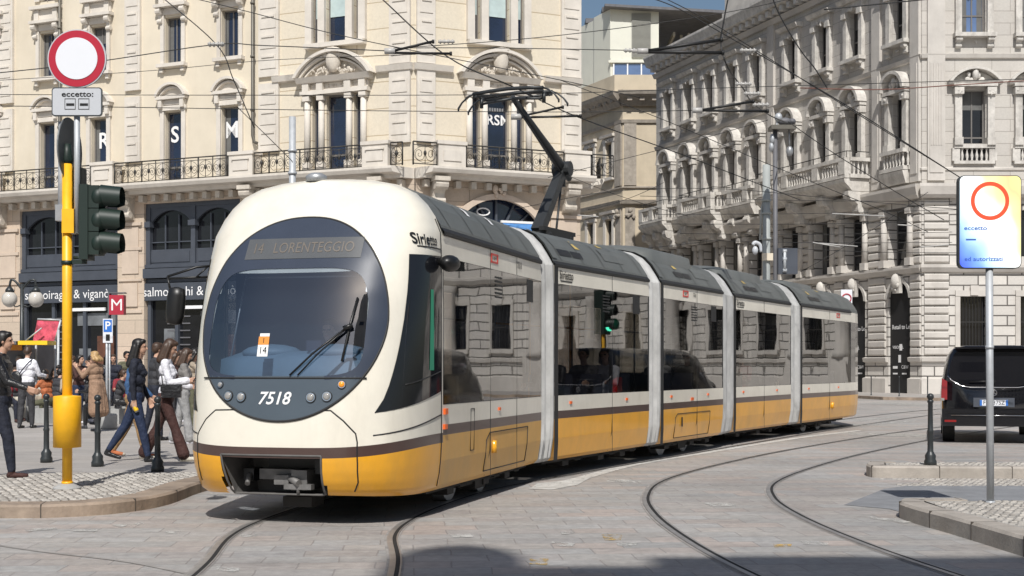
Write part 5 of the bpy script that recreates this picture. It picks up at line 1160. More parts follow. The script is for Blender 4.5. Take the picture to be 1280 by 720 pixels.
# ---------------------------------------------------------------- pantograph
S1 = SG[1]; AX = lambda t, x=0., z=0.: mp(S1, x, t, z)
m = MB(); sbox(S1, m, -.4, .4, 1.6, 2.6, 3.42, 3.5); 
for x in (-.35,.35): sbox(S1, m, x-.04, x+.04, 1.5, 2.7, 3.5, 3.56); 
for x, y in ((-.35,1.7),(.35,1.7),(-.35,2.5),(.35,2.5)): m.lathe([(.05,-.1),(.08,-.05),(.05,0)], 10, AX(y,x,3.5))
pg = m.build('pantograph_base', 'rubber', TR_, True)
mat('panto', (.045,.048,.05), .45, .4, var=.15)
lo_, kn, hd = AX(2.15,0,3.55), AX(3.1,0,4.62), AX(1.25,0,5.42)
m = MB(); d_ = (kn-lo_).normalized(); s_ = S1['n']*.065; u_ = d_.cross(S1['n']).normalized()*.06
m.hexa([lo_-s_*1.4-u_*1.3,lo_+s_*1.4-u_*1.3,lo_+s_*1.4+u_*1.3,lo_-s_*1.4+u_*1.3,kn-s_-u_,kn+s_-u_,kn+s_+u_,kn-s_+u_]); m.tube([AX(2.55,.12,3.5),kn+Vector((0,0,-.22))-d_*.1], .018, 6)
m.tube([kn-S1['n']*.14,kn+S1['n']*.14], .12, 12, smooth=False); m.build('lower_arm', 'panto', pg, True)
m = MB(); m.tube([kn+(kn-hd).normalized()*.3,kn,kn.lerp(hd,.5),hd], [.05,.085,.06,.04], 8); m.tube([kn+Vector((0,0,-.28)),kn+Vector((0,0,-.1))], .05, 8); m.tube([AX(3.0,.0,4.5)+S1['n']*.05,hd.lerp(kn,.05)-S1['n']*.0+Vector((0,0,-.05))], .012, 5); m.build('upper_arm', 'panto', pg, True)
m = MB()
for off in (-.16,.16):
    H_ = lambda x, z=0.: AX(1.25+off, x, 5.50+z)
    m.tube([H_(-.56,-.02),H_(-.3,.0),H_(0,.012),H_(.3,.0),H_(.56,-.02)], .028, 6)
    m.tube([H_(-.56,-.06),H_(.56,-.06)], .018, 6)
    for sg in (-1,1): m.tube([H_(sg*.56,-.02),H_(sg*.64,-.05),H_(sg*.74,-.13),H_(sg*.80,-.21),H_(sg*.80,-.25)], [.016,.014,.013,.016,.012], 6)
for sg in (-1,1): 
    for x in (.25,.5): m.tube([AX(1.05,sg*x,5.44),AX(1.45,sg*x,5.44)], .016, 5)
    m.tube([AX(1.25,sg*.5,5.3),AX(1.25,sg*.5,5.45)], .03, 6); m.tube([AX(1.25,sg*.5,5.36),hd+Vector((0,0,-.02))], .02, 6)
m.build('collector_head', 'panto', pg, True)
# ================================================================== STREET FURNITURE
mat('post_yellow', (.86,.45,.012), .42, var=.1, scale=5, dirt=.5, dirtcol=(.5,.28,.05))
mat('galvanised', (.46,.48,.50), .5, .25, var=.12, scale=6); mat('signal_green', (.008,.020,.015), .5, var=.1); mat('lens_dark', (.015,.03,.025), .08, var=0, spec=1.)
mat('sign_red', (.42,.012,.035), .4, var=.02); mat('sign_face', (.72,.74,.78), .4, var=.02); mat('sign_back', (.07,.08,.085), .5, .3); mat('sign_grey', (.50,.52,.55), .4, var=.02)
mat('bollard_paint', (.035,.04,.042), .4, .2, var=.15, scale=6); mat('metro_red', (.42,.025,.05), .4, var=.03); mat('park_blue', (.03,.16,.55), .4, var=.02)
mat('mast_paint', (.33,.35,.34), .6, var=.1); mat('globe', (.55,.52,.47), .15, var=.1, spec=.8); mat('kiosk_yellow', (.85,.55,.02), .4); mat('poster_pink', (.55,.08,.13), .5, var=.8, scale=4); mat('concrete', (.36,.36,.35), .8, var=.15, scale=5)
X3, Y3, Z3 = Vector((1,0,0)), Vector((0,1,0)), Vector((0,0,1))
# yellow signal post
yp = gpt(84,611,.13); yp = Vector((yp.x, yp.y, .13)); t = thing('signal_post', 'yellow signal post with a wide round box low on its shaft, on the cobbled corner', 'post', tuple(yp))
sc_ = yp.y/FPX; zz = lambda y: CH+(HZ-y)*sc_-.13; xx = lambda x: (x-640)*sc_-yp.x
m = MB(); m.lathe([(.055,0),(.055,zz(205))], 20); [m.lathe([(.062,zz(y)),(.062,zz(y)+.03)], 20) for y in (605,)]
m.build('shaft', 'post_yellow', t)
m = MB(); r_ = 17*sc_; m.lathe([(.06,zz(560)),(r_,zz(560)+.01),(r_,zz(496)),(r_*.96,zz(495)),(.06,zz(494))], 28); m.build('cabinet', 'post_yellow', t)
m = MB(); m.lathe([(.16,0),(.15,.02),(.07,.06)], 20); m.build('footing', 'concrete', t)
m = MB(); m.box(xx(80),xx(95),-.08,.08,zz(292),zz(262)); m.build('bracket', 'post_yellow', t)
m = MB(); m.lathe([(.066,zz(331)),(.066,zz(326))], 16); m.box(.0,.22,-.02,.02,zz(330),zz(325)); m.lathe([(.05,zz(206)),(.075,zz(200)),(.05,zz(190)),(.04,zz(180))], 12); m.build('clamp', 'signal_green', t)
# round no-entry-for-vehicles sign with plate on its grey pole
t2 = thing('prohibition_sign', 'round white sign with red rim above a lettered plate, high on the yellow post', 'road sign', (yp.x+xx(97), yp.y-.02, .13+zz(292)))
o0 = Vector((yp.x+xx(97), yp.y-.02, .13+zz(292))); q = lambda x, y, d=0: Vector(((x-640)*sc_-o0.x, d, CH+(HZ-y)*sc_-o0.z))
m = MB(); m.tube([q(97,292),q(97,118)], .034, 12); m.tube([q(97,275),q(90,275)], .03, 6); m.tube([q(97,290),q(90,290)], .03, 6); m.build('pole', 'galvanised', t2)
def roundsign(mb, c, r, th=.03, rim=.0, U=X3, N=-Y3, mi=0): V = Z3; mb.tube([c-N*th*0, c+N*th], r, 48, mi, smooth=False)
c = q(98.5,75,-.05)
m = MB(); m.tube([c+Y3*.03,c], 36.5*sc_, 48, smooth=False); a = m.build('disc', 'sign_grey', t2)
m = MB(); m.tube([c-Y3*.001,c-Y3*.006], 35*sc_, 48, smooth=False); m.build('red_rim', 'sign_red', t2)
m = MB(); m.tube([c-Y3*.006,c-Y3*.012], 26*sc_, 48, smooth=False); m.build('face', 'sign_face', t2)
def plate(mb, x0, x1, y0, y1, d0, d1, rr=5, Q=q, mi=0):
    pts = []
    for cx, cy, a0 in ((x1-rr,y0+rr,270),(x1-rr,y1-rr,0),(x0+rr,y1-rr,90),(x0+rr,y0+rr,180)):
        for k in range(5): a = R(a0+k*22.5); pts.append((cx+rr*math.cos(a), cy+rr*math.sin(a)))
    n = len(pts); A = [Q(x,y,d0) for x,y in pts]; B = [Q(x,y,d1) for x,y in pts]
    mb.add(A+B, [(i,(i+1)%n,n+(i+1)%n,n+i) for i in range(n)]+[tuple(range(n)),tuple(range(2*n-1,n-1,-1))], mi)
m = MB(); plate(m, 67.5,130.5,111,147,-.06,-.045,4); pl_ = m.build('plate', 'sign_back', t2)
m = MB(); plate(m, 69,129,112.5,145.5,-.066,-.061,3); m.build('plate_face', 'sign_grey', pl_)
m = MB(); put_text(m, 'eccetto:', .085, q(100,119.8,-.069), X3, Z3, bold=True, sx=1.3)
for x0 in (84,101): 
    for e in ((x0,x0+13.5,125,125.6),(x0,x0+13.5,138,138.6),(x0,x0+.6,125,138.6),(x0+13,x0+13.6,125,138.6),(x0+2,x0+12,131,134)): p0 = q(e[0],e[3],-.069); p1 = q(e[1],e[2],-.069); m.box(p0.x,p1.x,-.070,-.068,p0.z,p1.z)
m.build('lettering', 'ink', pl_)
# second sign seen edge on from behind
t3 = thing('turned_sign', 'dark backed round sign turned edge on, on a grey tube beside the yellow post', 'road sign', (yp.x+xx(75),yp.y+.02,.13+zz(272)))
o0 = Vector((yp.x+xx(75),yp.y+.02,.13+zz(272))); q3 = lambda x, y, d=0: Vector(((x-640)*sc_-o0.x, d, CH+(HZ-y)*sc_-o0.z))
m = MB(); m.tube([q3(75.5,276),q3(76.5,152)], .036, 12); m.build('pole', 'galvanised', t3)
m = MB(); p0 = q3(70,276); p1 = q3(84,256); m.box(p0.x,p1.x,-.05,.06,p0.z,p1.z); m.build('clamp_box', 'grey_metal', t3)
d3 = Vector((math.cos(R(-3)),math.sin(R(-3)),0)); cc = q3(81,185,.12)
m = MB(); m.tube([cc,cc+d3*.02], 40*sc_, 40, smooth=False); m.build('disc', 'sign_back', t3); m = MB(); m.tube([cc+d3*.008,cc+d3*.012], 40.6*sc_, 40, smooth=False); m.build('rim', 'grey_metal', t3)
m = MB(); m.tube([q3(76,168),q3(82,168,.1)], .012, 6); m.tube([q3(76,208),q3(82,208,.1)], .012, 6); m.build('bracket', 'orange_marker', t3)
# traffic light heads in profile
def tlight(label, x0, ys, Yo, flip=1, s=1.):
    o0 = Vector(((x0-640)*sc_, yp.y+Yo, CH+(HZ-325)*sc_)); t = thing('traffic_light', label, 'traffic light', tuple(o0)); Q = lambda x, y, d=0: Vector(((x-640)*sc_-o0.x, d, CH+(HZ-y)*sc_-o0.z))
    m = MB(); p0, p1 = Q(x0,325), Q(x0+11,232); m.box(p0.x,p1.x,-.13,.13,p0.z,p1.z); m.build('back_plate', 'signal_green', t)
    for y in ys:
        m = MB(); c = Q(x0+22,y)
        M_ = Matrix.Translation(c)
        m.ell((0,0,0), (12*sc_,.14,15*sc_), 0, 18, 12, M_); p0, p1 = Q(x0+6,y+14), Q(x0+24,y-14); m.box(p0.x,p1.x,-.11,.11,p0.z,p1.z); sec = m.build('lamp_housing', 'signal_green', t)
        m = MB(); cv = Q(x0+44,y-1); n = 14                         # visor: open half tube pointing right
        vs = []
        for k, xo in enumerate((24,50)):
            for i in range(n+1):
                a = R(-60+300*i/n); vs.append(Q(x0+xo,y-2,0)+Vector((0,math.cos(a)*.128*(1-.06*k),math.sin(a)*.128*(1-.06*k)))+Vector((-.02*(1 if i in (0,n) else 0)*k*3,0,-.02*k)))
        vi = [v*1. for v in vs]; m.add(vs+[Vector((v.x,v.y*.94,v.z*1-.0)) for v in vs], [(i,i+1,n+2+i,n+1+i) for i in range(n)]+[(2*n+2+i,2*n+2+i+1,3*n+4+i,3*n+3+i) for i in range(n)], 0, True); m.build('visor', 'signal_green', sec)
        m = MB(); m.ell((0,0,0), (.03,.1,.1), 0, 14, 8, Matrix.Translation(Q(x0+25,y))); m.build('lens', 'lens_dark', sec)
    m = MB(); m.tube([Q(x0+2,236),Q(92,236)], .02, 6); m.tube([Q(x0+2,322),Q(92,322)], .02, 6); m.build('bracket', 'signal_green', t)
tlight('dark green three lamp traffic light seen side on, on the yellow post', 103, (247,276,305), .0)
m = MB(); o0 = Vector((yp.x,yp.y+.22,.13+zz(260))); t = thing('traffic_light', 'small dark signal head behind the top of the yellow post', 'traffic light', tuple(o0)); m.box(-.09,.12,-.1,.1,0,.48); m.build('housing', 'signal_green', t)
m = MB(); m.tube([(-.02,-.1,.38),(-.02,-.13,.38)], .07, 14); m.tube([(.02,-.1,.15),(.02,-.13,.15)], .07, 14); m.build('lens', 'lens_dark', t)
# sign on the right, glare painted into a face that glows
tl = Vector((4.77,13.55,.149)); sl = 13.55/FPX; t = thing('glare_sign', 'tall rounded sign with red ring, white and rainbow glare painted on its face, on a thin grey pole', 'road sign', tuple(tl))
Q = lambda x, y, d=0: Vector(((x-640)*sl-tl.x, d, CH+(HZ-y)*sl-.149))
m = MB(); m.tube([Q(1238,629),Q(1236.5,330)], .036, 14); m.lathe([(.045,0),(.045,.03)], 14, tuple(Q(1238,630))); m.tube([Q(1237,436),Q(1237,432)], .042, 14); m.build('pole', 'galvanised', t)
m = MB(); plate(m, 1196.5,1274.5,220,336,-.05,.03,7,Q); bx = m.build('case', 'sign_back', t)
mm = bpy.data.materials.new('glare_paint'); mm.use_nodes = True; N = mm.node_tree.nodes; L = mm.node_tree.links; b = N['Principled BSDF']; MATS['glare_paint'] = mm
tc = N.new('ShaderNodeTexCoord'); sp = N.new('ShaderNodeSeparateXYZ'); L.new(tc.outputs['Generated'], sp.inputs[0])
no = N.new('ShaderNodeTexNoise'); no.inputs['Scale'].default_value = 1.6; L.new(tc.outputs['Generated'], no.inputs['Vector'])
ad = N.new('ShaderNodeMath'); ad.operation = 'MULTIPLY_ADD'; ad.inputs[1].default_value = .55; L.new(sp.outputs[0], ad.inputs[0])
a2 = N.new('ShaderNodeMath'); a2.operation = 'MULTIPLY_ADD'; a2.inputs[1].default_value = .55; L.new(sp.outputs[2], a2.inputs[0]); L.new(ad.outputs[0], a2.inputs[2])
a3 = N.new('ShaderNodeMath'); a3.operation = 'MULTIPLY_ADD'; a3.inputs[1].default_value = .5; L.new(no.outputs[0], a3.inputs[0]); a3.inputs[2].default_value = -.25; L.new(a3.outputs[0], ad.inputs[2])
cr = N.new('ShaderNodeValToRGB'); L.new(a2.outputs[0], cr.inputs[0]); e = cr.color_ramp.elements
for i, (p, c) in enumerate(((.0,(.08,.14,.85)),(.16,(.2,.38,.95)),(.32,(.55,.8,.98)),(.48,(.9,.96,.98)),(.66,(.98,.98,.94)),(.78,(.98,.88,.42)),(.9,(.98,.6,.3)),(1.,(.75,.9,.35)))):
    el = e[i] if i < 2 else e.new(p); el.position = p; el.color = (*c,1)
L.new(cr.outputs[0], b.inputs['Base Color']); L.new(cr.outputs[0], b.inputs['Emission Color']); b.inputs['Emission Strength'].default_value = .42; b.inputs['Roughness'].default_value = .3  # glow added to strengthen the painted glare
m = MB(); plate(m, 1197.6,1273.4,221,335,-.056,-.0505,6.5,Q); m.build('glare_face', 'glare_paint', bx)
m = MB(); c = Q(1235,252); n = 48; ro, ri = 24*sl, 19*sl
m.add([Vector((c.x+r*math.cos(2*math.pi*i/n),-.058,c.z+r*math.sin(2*math.pi*i/n))) for r in (ro,ri) for i in range(n)], [(i,(i+1)%n,n+(i+1)%n,n+i) for i in range(n)]); m.build('red_ring', mat('ring_red', (.85,.09,.04), .4, var=0, emit=(.9,.12,.05), estr=.25), bx)  # ring gets a slight added glow to go with the glare
m = MB(); put_text(m, 'eccetto', .058, Q(1217,286,-.058), X3, Z3, bold=True, sx=1.3); put_text(m, 'ed autorizzati', .058, Q(1227,324.5,-.058), X3, Z3, bold=True, sx=1.2); p0 = Q(1205,301,-.058); m.box(p0.x,p0.x+.1,-.059,-.0575,p0.z,p0.z+.015); m.build('lettering', mat('sign_blue', (.07,.16,.5), .4, var=0), bx)
# bollards
def bollard_proto(label, kind, h, grp):
    t = thing('bollard', label, 'bollard', (0,0,0), 0, grp); m = MB()
    if kind == 0: m.lathe([(.085,0),(.085,.06),(.07,.09),(.075,.14),(.055,.17),(.04,.2),(.038,.45),(.044,.46),(.044,.48),(.036,.5),(.032,.86),(.042,.87),(.042,.89),(.026,.91)], 16)
    else: m.lathe([(.045,0),(.045,.03),(.028,.05),(.024,.86),(.034,.87),(.02,.9)], 10)
    m.build('shaft', 'bollard_paint', t); m = MB(); m.ell((0,0,.945 if kind == 0 else .92), (.048,.048,.048) if kind == 0 else (.035,.035,.035), 0, 14, 10); m.build('ball', 'bollard_paint', t); return t
bp_ = bollard_proto('dark iron bollard left of the yellow post, the leftmost bollard', 0, 1, 'dark iron bollards on the pavements')
for i, (x, y, z, l) in enumerate(((58,578,.13,None),(122,583,.13,'dark iron bollard between the yellow post and the woman in jeans'),(197,590,.13,'dark iron bollard before the legs of the woman in brown trousers'),(1163,582,.15,'ball topped dark bollard on the right hand island beside the black van'))):
    t = bp_ if i == 0 else copy_tree(bp_); t.location = gpt(x,y,z); 
    if l: t['label'] = l
fb = bollard_proto('thin far bollard left of the first dark arch of the grey palace', 1, 1, 'thin bollards before the grey palace')
for i, (x, y, l) in enumerate(((1089,494,None),(1124,495.3,'thin far bollard in front of the widest dark arch of the grey palace'),(1159.5,496.5,'thin far bollard against the palace corner, left of the black van'))):
    t = fb if i == 0 else copy_tree(fb); t.location = gpt(x,y,.13)
    if l: t['label'] = l
# metro sign, parking sign
def post_sign(name, label, cat, px, Y, parts):
    s = Y/FPX; o = Vector(((px-640)*s, Y, .13)); t = thing(name, label, cat, tuple(o)); return t, s, (lambda x, y, d=0: Vector(((x-640)*s-o.x, d, CH+(HZ-y)*s-.13)))
t, s_, Q = post_sign('metro_sign', 'square red sign with a white M on a slim post before the shop', 'metro sign', 137, 36, 0)
m = MB(); m.tube([(0,0,0),Q(137,367)], .04, 10); m.build('post', 'slate_metal', t); p0, p1 = Q(138,393.5), Q(156,369); m = MB(); m.box(p0.x,p1.x,-.12,.12,p0.z,p1.z); pn = m.build('panel', 'metro_red', t)
m = MB(); put_text(m, 'M', .44, Q(147.5,382,-.125), X3, Z3); m.build('letter', 'sign_white', pn); p0, p1 = Q(136,394.5), Q(157,367); m = MB(); m.box(p0.x,p1.x,-.1,.1,p1.z,p1.z+.03); m.box(p0.x,p0.x+.04,-.1,.1,p0.z,p1.z); m.build('frame', 'roof_slate', pn)
t, s_, Q = post_sign('parking_sign', 'blue and white parking sign on a thin grey post', 'road sign', 133.5, 30, 0)
m = MB(); m.tube([(0,0,0),Q(133.5,399)], .028, 8); m.tube([Q(137,470)+Vector((0,0,-1.0)),Q(137,425)], .02, 8); m.build('post', 'galvanised', t)
m = MB(); p0, p1 = Q(129.3,428.5), Q(141.5,398.5); m.box(p0.x,p1.x,-.04,-.02,p0.z,p1.z); pn = m.build('panel', 'sign_face', t)
m = MB(); p0, p1 = Q(130.3,415), Q(140.5,399.8); m.box(p0.x,p1.x,-.045,-.041,p0.z,p1.z); m.build('blue_field', 'park_blue', pn)
m = MB(); put_text(m, 'P', .25, Q(135.4,407.5,-.048), X3, Z3, bold=True); m.build('letter', 'sign_white', pn); m = MB(); p0, p1 = Q(133,426), Q(138,418); m.box(p0.x,p1.x,-.045,-.041,p0.z,p1.z); m.build('symbol', 'ink', pn)
# lamp post with two globes
t, s_, Q = post_sign('street_lamp', 'old street lamp with two pale hanging glass globes at the far left', 'street lamp', 27.5, 40, 0)
m = MB(); m.tube([(0,0,0),Q(27.5,355)], [.09,.05], 12); m.tube([(0,0,0),(0,0,.8)], .13, 12)
m.build('post', 'bollard_paint', t)
for gx in (12,45):
    sg = 1 if gx > 27 else -1; m = MB(); m.tube(spline([Q(27.5,362),Q(27.5+sg*8,352),Q(gx-sg*2,350),Q(gx,358)],5), .035, 6); m.tube(spline([Q(27.5,381),Q(27.5+sg*9,383),Q(27.5+sg*12,374),Q(27.5+sg*10,362)],5), .02, 5); m.lathe([(.05,.0),(.12,-.1),(.13,-.16)], 12, tuple(Q(gx,358))); ar = m.build('arm', 'bollard_paint', t)
    m = MB(); m.ell(tuple(Q(gx,374)), (.22,.22,.24), 0, 18, 12); m.build('globe', 'globe', ar)
# kiosk with yellow canopy and tilted billboard
t, s_, Q = post_sign('news_kiosk', 'kiosk with a thin yellow canopy edge behind the crowd', 'kiosk', 30, 37, 0)
m = MB(); p0, p1 = Q(-30,470), Q(34,431); m.box(p0.x,p1.x,0,2.2,0,p1.z); m.build('cabin', 'roof_slate', t)
m = MB(); p0, p1 = Q(-30,431), Q(32,427); m.box(p0.x,p1.x,-.7,2.4,p0.z,p1.z); m.build('roof', 'roof_slate', t)
m = MB(); p0, p1 = Q(34,431.5), Q(70,425.5); m.box(p0.x,p1.x,-.7,.0,p0.z,p1.z-.02); m.build('canopy', 'kiosk_yellow', t); m = MB(); p0, p1 = Q(10,438), Q(28,431); m.box(p0.x,p1.x,-.05,.0,p0.z,p1.z); m.build('fascia', 'orange_lens', t)
m = MB(); p0 = Q(72,500); m.tube([Vector((Q(72,430).x,0,0)),Q(73,412)], .035, 8); m.tube([Q(32,426),Q(52,410)], .02, 6); m.build('strut', 'galvanised', t)
t, s_, Q = post_sign('billboard', 'tilted crimson poster board over the kiosk canopy', 'billboard', 57, 37.2, 0)
m = MB(); A = [Q(41,426),Q(69,426),Q(76,400),Q(47,399)]; m.hexa([v+Y3*.1 for v in A]+A); m.build('poster', 'poster_pink', t)
m = MB(); m.tube([A[1],A[2]], .03, 6); m.tube([A[2],A[3]], .03, 6); m.build('frame', 'galvanised', t)
m = MB(); m.tube([(Q(69,426)),Vector((Q(69,426).x,0,0))], .03, 6); m.tube([(Q(45,426)),Vector((Q(45,426).x,0,0))], .03, 6); m.build('leg', 'galvanised', t)
# masts behind the tram with cameras
t, s_, Q = post_sign('camera_mast', 'dark slim mast crowned with floodlights, a globe and cable boxes behind the tram', 'mast', 969.5, 42, 0)
m = MB(); m.tube([(0,0,0),Q(969,160)], .07, 10); m.build('mast', 'roof_slate', t)
m = MB(); p0, p1 = Q(962,163), Q(993,158); m.box(p0.x,p1.x,-.3,.3,p0.z,p1.z); m.build('platform', 'gutter_pipe', t)
for i, (x, y, a, b, mm_) in enumerate(((973,147,5,6,'galvanised'),(981,152,9,5,'roof_slate'),(965,174,3,7,'galvanised'),(990,152,5,4,'roof_slate'),(964,184,3,6,'galvanised'))):
    m = MB(); m.ell(tuple(Q(x,y)), (a*s_,.15,b*s_), 0, 10, 7); m.tube([Q(x,y),Q(969,165)], .03, 5); m.build('floodlight', mm_, t)
m = MB(); m.ell(tuple(Q(987,189)), (4.5*s_,4.5*s_,6.5*s_), 0, 14, 10); m.tube([Q(987,182),Q(986,160)], .03, 6); m.build('globe_camera', 'grey_metal', t)
m = MB(); p0, p1 = Q(971,343), Q(995,311); m.box(p0.x,p1.x,-.25,.1,p0.z,p1.z); sgb = m.build('blank_sign_board', 'slate_metal', t); m = MB(); m.tube([Q(978.5,340,-.3),Q(978.5,314,-.3)], .05, 6); [m.tube([Q(976,y,-.3),Q(981,y,-.3)], .06, 5) for y in (315,325,339)]; m.build('bracket', 'galvanised', sgb)
t, s_, Q = post_sign('catenary_mast', 'pale grey mast with camera arm just left of the dark mast', 'mast', 958, 44, 0)
m = MB(); m.tube([(0,0,0),Q(958,206)], .125, 12); [m.tube([Q(958,y),Q(958,y-3)], .16, 12) for y in (252,268,300)]; m.tube([Q(950,300),Q(952,260),Q(955,250)], .035, 6); m.build('mast', 'mast_paint', t)
m = MB(); m.tube(spline([Q(952,315),Q(950,306),Q(944,303),Q(941,306)],5), .06, 8); m.ell(tuple(Q(944,313)), (.1,.1,.14), 0, 10, 7); m.build('camera', 'sign_grey', t); m = MB(); p0, p1 = Q(953,326), Q(968,317); m.box(p0.x,p1.x,-.2,.1,p0.z,p1.z); m.build('box', 'cream_plaster', t)
# short pole before the balcony, behind the tram roof
t, s_, Q = post_sign('wire_pole', 'plain grey pole rising behind the cab roof before the balcony', 'pole', 365.5, 30, 0)
m = MB(); m.tube([(0,0,0),Q(365.5,146)], .075, 12); [m.tube([Q(365.5,y),Q(365.5,y-3)], .1, 12) for y in (218,190)]; m.build('pole', 'galvanised', t)
t, s_, Q = post_sign('round_sign', 'small white panel with red ring half hidden behind the rear of the tram', 'road sign', 1062, 46, 0)
m = MB(); p0, p1 = Q(1051,402), Q(1065,362); m.box(p0.x,p1.x,-.03,.03,p0.z,p1.z); m.tube([(Q(1062,400).x,.05,0),(Q(1062,400).x,.05,p1.z)], .04, 8); m.build('panel', 'sign_face', t); m = MB(); c = Q(1058,373,-.04); m.tube([c+Vector((.15*math.cos(a),0,.15*math.sin(a))) for a in [i*math.pi/10 for i in range(20)]], .022, 5, closed=True); m.build('red_ring', 'sign_red', t)
# ---------------------------------------------------------------- black van, seen from behind
mat('van_black', (.007,.007,.009), .14, var=0, coat=.7, spec=.6); mat('van_glass', (.008,.008,.01), .04, var=0, spec=.7); mat('tail_red', (.25,.01,.01), .15, var=0, spec=.9); mat('tyre', (.015,.015,.015), .8)
vy = 26.4; vs_ = vy/FPX; vx0 = (1188-640)*vs_; VW = 1.94; vl = thing('parked_van', 'glossy black van seen from behind, standing by the far island at the right edge', 'van', (vx0+VW/2*.96, vy+.25, 0), R(-17))
h = VW/2; KF = [(-h,.5),(-h,.95),(-h+.02,1.15),(-h+.07,1.45),(-h+.14,1.75),(-h+.22,1.87),(-h+.45,1.93)]
def van_ring(y, kx=1., kz=1., zb=.36):
    L_ = [(x*kx,z*kz) for x,z in KF]; return [(x,y,max(z,zb)) for x,z in [(-h*kx*.97,zb)]+L_+[(-x,z) for x,z in L_[::-1]]+[(h*kx*.97,zb)]]
rings = [van_ring(.10,.95,.985),van_ring(.02,.985,.995),van_ring(.12,1.,1.)] ; m = MB()
prof_y = [(0.02,.0),(0,.0)]
sec = [(.0,.96,.99),(.05,.99,.998),(.2,1,1),(3.4,1,1),(4.0,.985,.93),(4.55,.97,.60),(5.0,.9,.5)]
allr = []
for y, kx, kz in sec:
    r_ = van_ring(y, kx, 1); r_ = [(x, y+(.16*max(0,(z-1.05)/.9)**1.3 if y < .3 else 0), (.36+(z-.36)*kz)) for x,_,z in r_]; allr.append(r_)
q_ = len(allr[0]); m.add([v for r_ in allr for v in r_], [(a*q_+b,a*q_+(b+1)%q_,(a+1)*q_+(b+1)%q_,(a+1)*q_+b) for a in range(len(allr)-1) for b in range(q_)]+[tuple(range(q_)),tuple(range(len(allr)*q_-q_,len(allr)*q_))], 0, True)
vb = m.build('body', 'van_black', vl)
ry = lambda z: .16*max(0,(z-1.05)/.9)**1.3-.008
def rear(mb, pts, e=0., th=.012, mi=0): n = len(pts); A = [(x,ry(z)-e,z) for x,z in pts]; B = [(x,ry(z)-e+th,z) for x,z in pts]; mb.add(A+B, [(i,(i+1)%n,n+(i+1)%n,n+i) for i in range(n)]+[tuple(range(n)),tuple(range(2*n-1,n-1,-1))], mi)
def rear_rows(mb, rows_, e=0., mi=0):    # rows (z, xl, xr)
    for (z0,a0,b0),(z1,a1,b1) in zip(rows_, rows_[1:]): mb.quad((a0,ry(z0)-e,z0),(b0,ry(z0)-e,z0),(b1,ry(z1)-e,z1),(a1,ry(z1)-e,z1), mi)
m = MB(); rear_rows(m, [(1.13,-.42,.42),(1.16,-.62,.62),(1.25,-.78,.78),(1.4,-.84,.84),(1.6,-.80,.80),(1.76,-.74,.74),(1.80,-.70,.70)]); m.build('rear_window', 'van_glass', vb)
m = MB(); m.box(-.72,.72,-.02,.2,1.86,1.90); m.build('spoiler', 'van_black', vl)
m = MB(); m.tube([(-.86,.0,1.33),(-.80,-.02,1.25),(-.62,-.025,1.135),(-.45,-.025,1.105),(.45,-.025,1.105),(.62,-.025,1.135),(.80,-.02,1.25),(.86,0,1.33)], .010, 6); m.build('chrome_strip', 'chrome', vl)
for sg in (-1,1): 
    m = MB(); m.hexa([(sg*.985,-.02,.86),(sg*.87,-.03,.86),(sg*.87,.1,.86),(sg*.985,.2,.86),(sg*.97,.02,1.28),(sg*.87,0,1.22),(sg*.87,.1,1.22),(sg*.97,.2,1.28)]); tlp = m.build('tail_light', 'tail_red', vl); m = MB(); m.box(sg*.985-.06 if sg>0 else -.985,sg*.985 if sg>0 else -.925,-.035,.0,.84,.89); m.build('reversing_lamp', 'lens', tlp)
    m = MB(); m.box(min(sg*.92,sg*.70),max(sg*.92,sg*.70),-.045,0,.42,.46); m.build('reflector', 'tail_red', vl)
m = MB(); m.box(-.97,.97,-.04,.3,.34,.68); m.box(-.86,.86,-.055,-.0,.60,.66); m.build('bumper', 'van_black', vl); m = MB(); m.tube([(-.8,-.06,.555),(.8,-.06,.555)], .008, 5); m.build('bumper_trim', 'chrome', vl)
m = MB(); m.box(-.38,.38,-.035,0,.72,.90); m.build('plate_recess', 'slate_metal', vl)
m = MB(); m.box(-.26,.26,-.045,-.036,.745,.86); npl = m.build('number_plate', 'sign_face', vl); m = MB(); m.box(-.26,-.22,-.047,-.0455,.747,.858); m.box(.22,.26,-.047,-.0455,.747,.858); m.build('plate_band', 'park_blue', npl)
m = MB(); put_text(m, 'FS 937SZ', .115, (0,-.048,.803), X3, Z3, sx=.92); m.build('plate_lettering', 'ink', npl)
m = MB(); c = Vector((-.0,-.03,1.0)); m.tube([c+Vector((.055*math.cos(a),0,.055*math.sin(a))) for a in [i*math.pi/10 for i in range(20)]], .007, 6, closed=True)
for a in (90,210,330): m.tube([c,c+Vector((.055*math.cos(R(a)),0,.055*math.sin(R(a))))], .006, 5)
m.build('emblem', 'chrome', vl)
m = MB(); m.tube([(-.45,-.03,1.22),(.0,-.035,1.225)], .012, 6); m.tube([(0,.0,1.22),(0,-.05,1.22)], .03, 10); m.build('wiper', 'ink', vl)
for sg in (-1,1):
    for y in (.75,4.1):
        m = MB(); m.tube([(sg*.95,y,.33),(sg*.72,y,.33)], .33, 28, smooth=False); wh = m.build('wheel', 'tyre', vl); m = MB(); m.tube([(sg*.955,y,.33),(sg*.93,y,.33)], .22, 20, smooth=False); m.build('rim', 'grey_metal', wh)
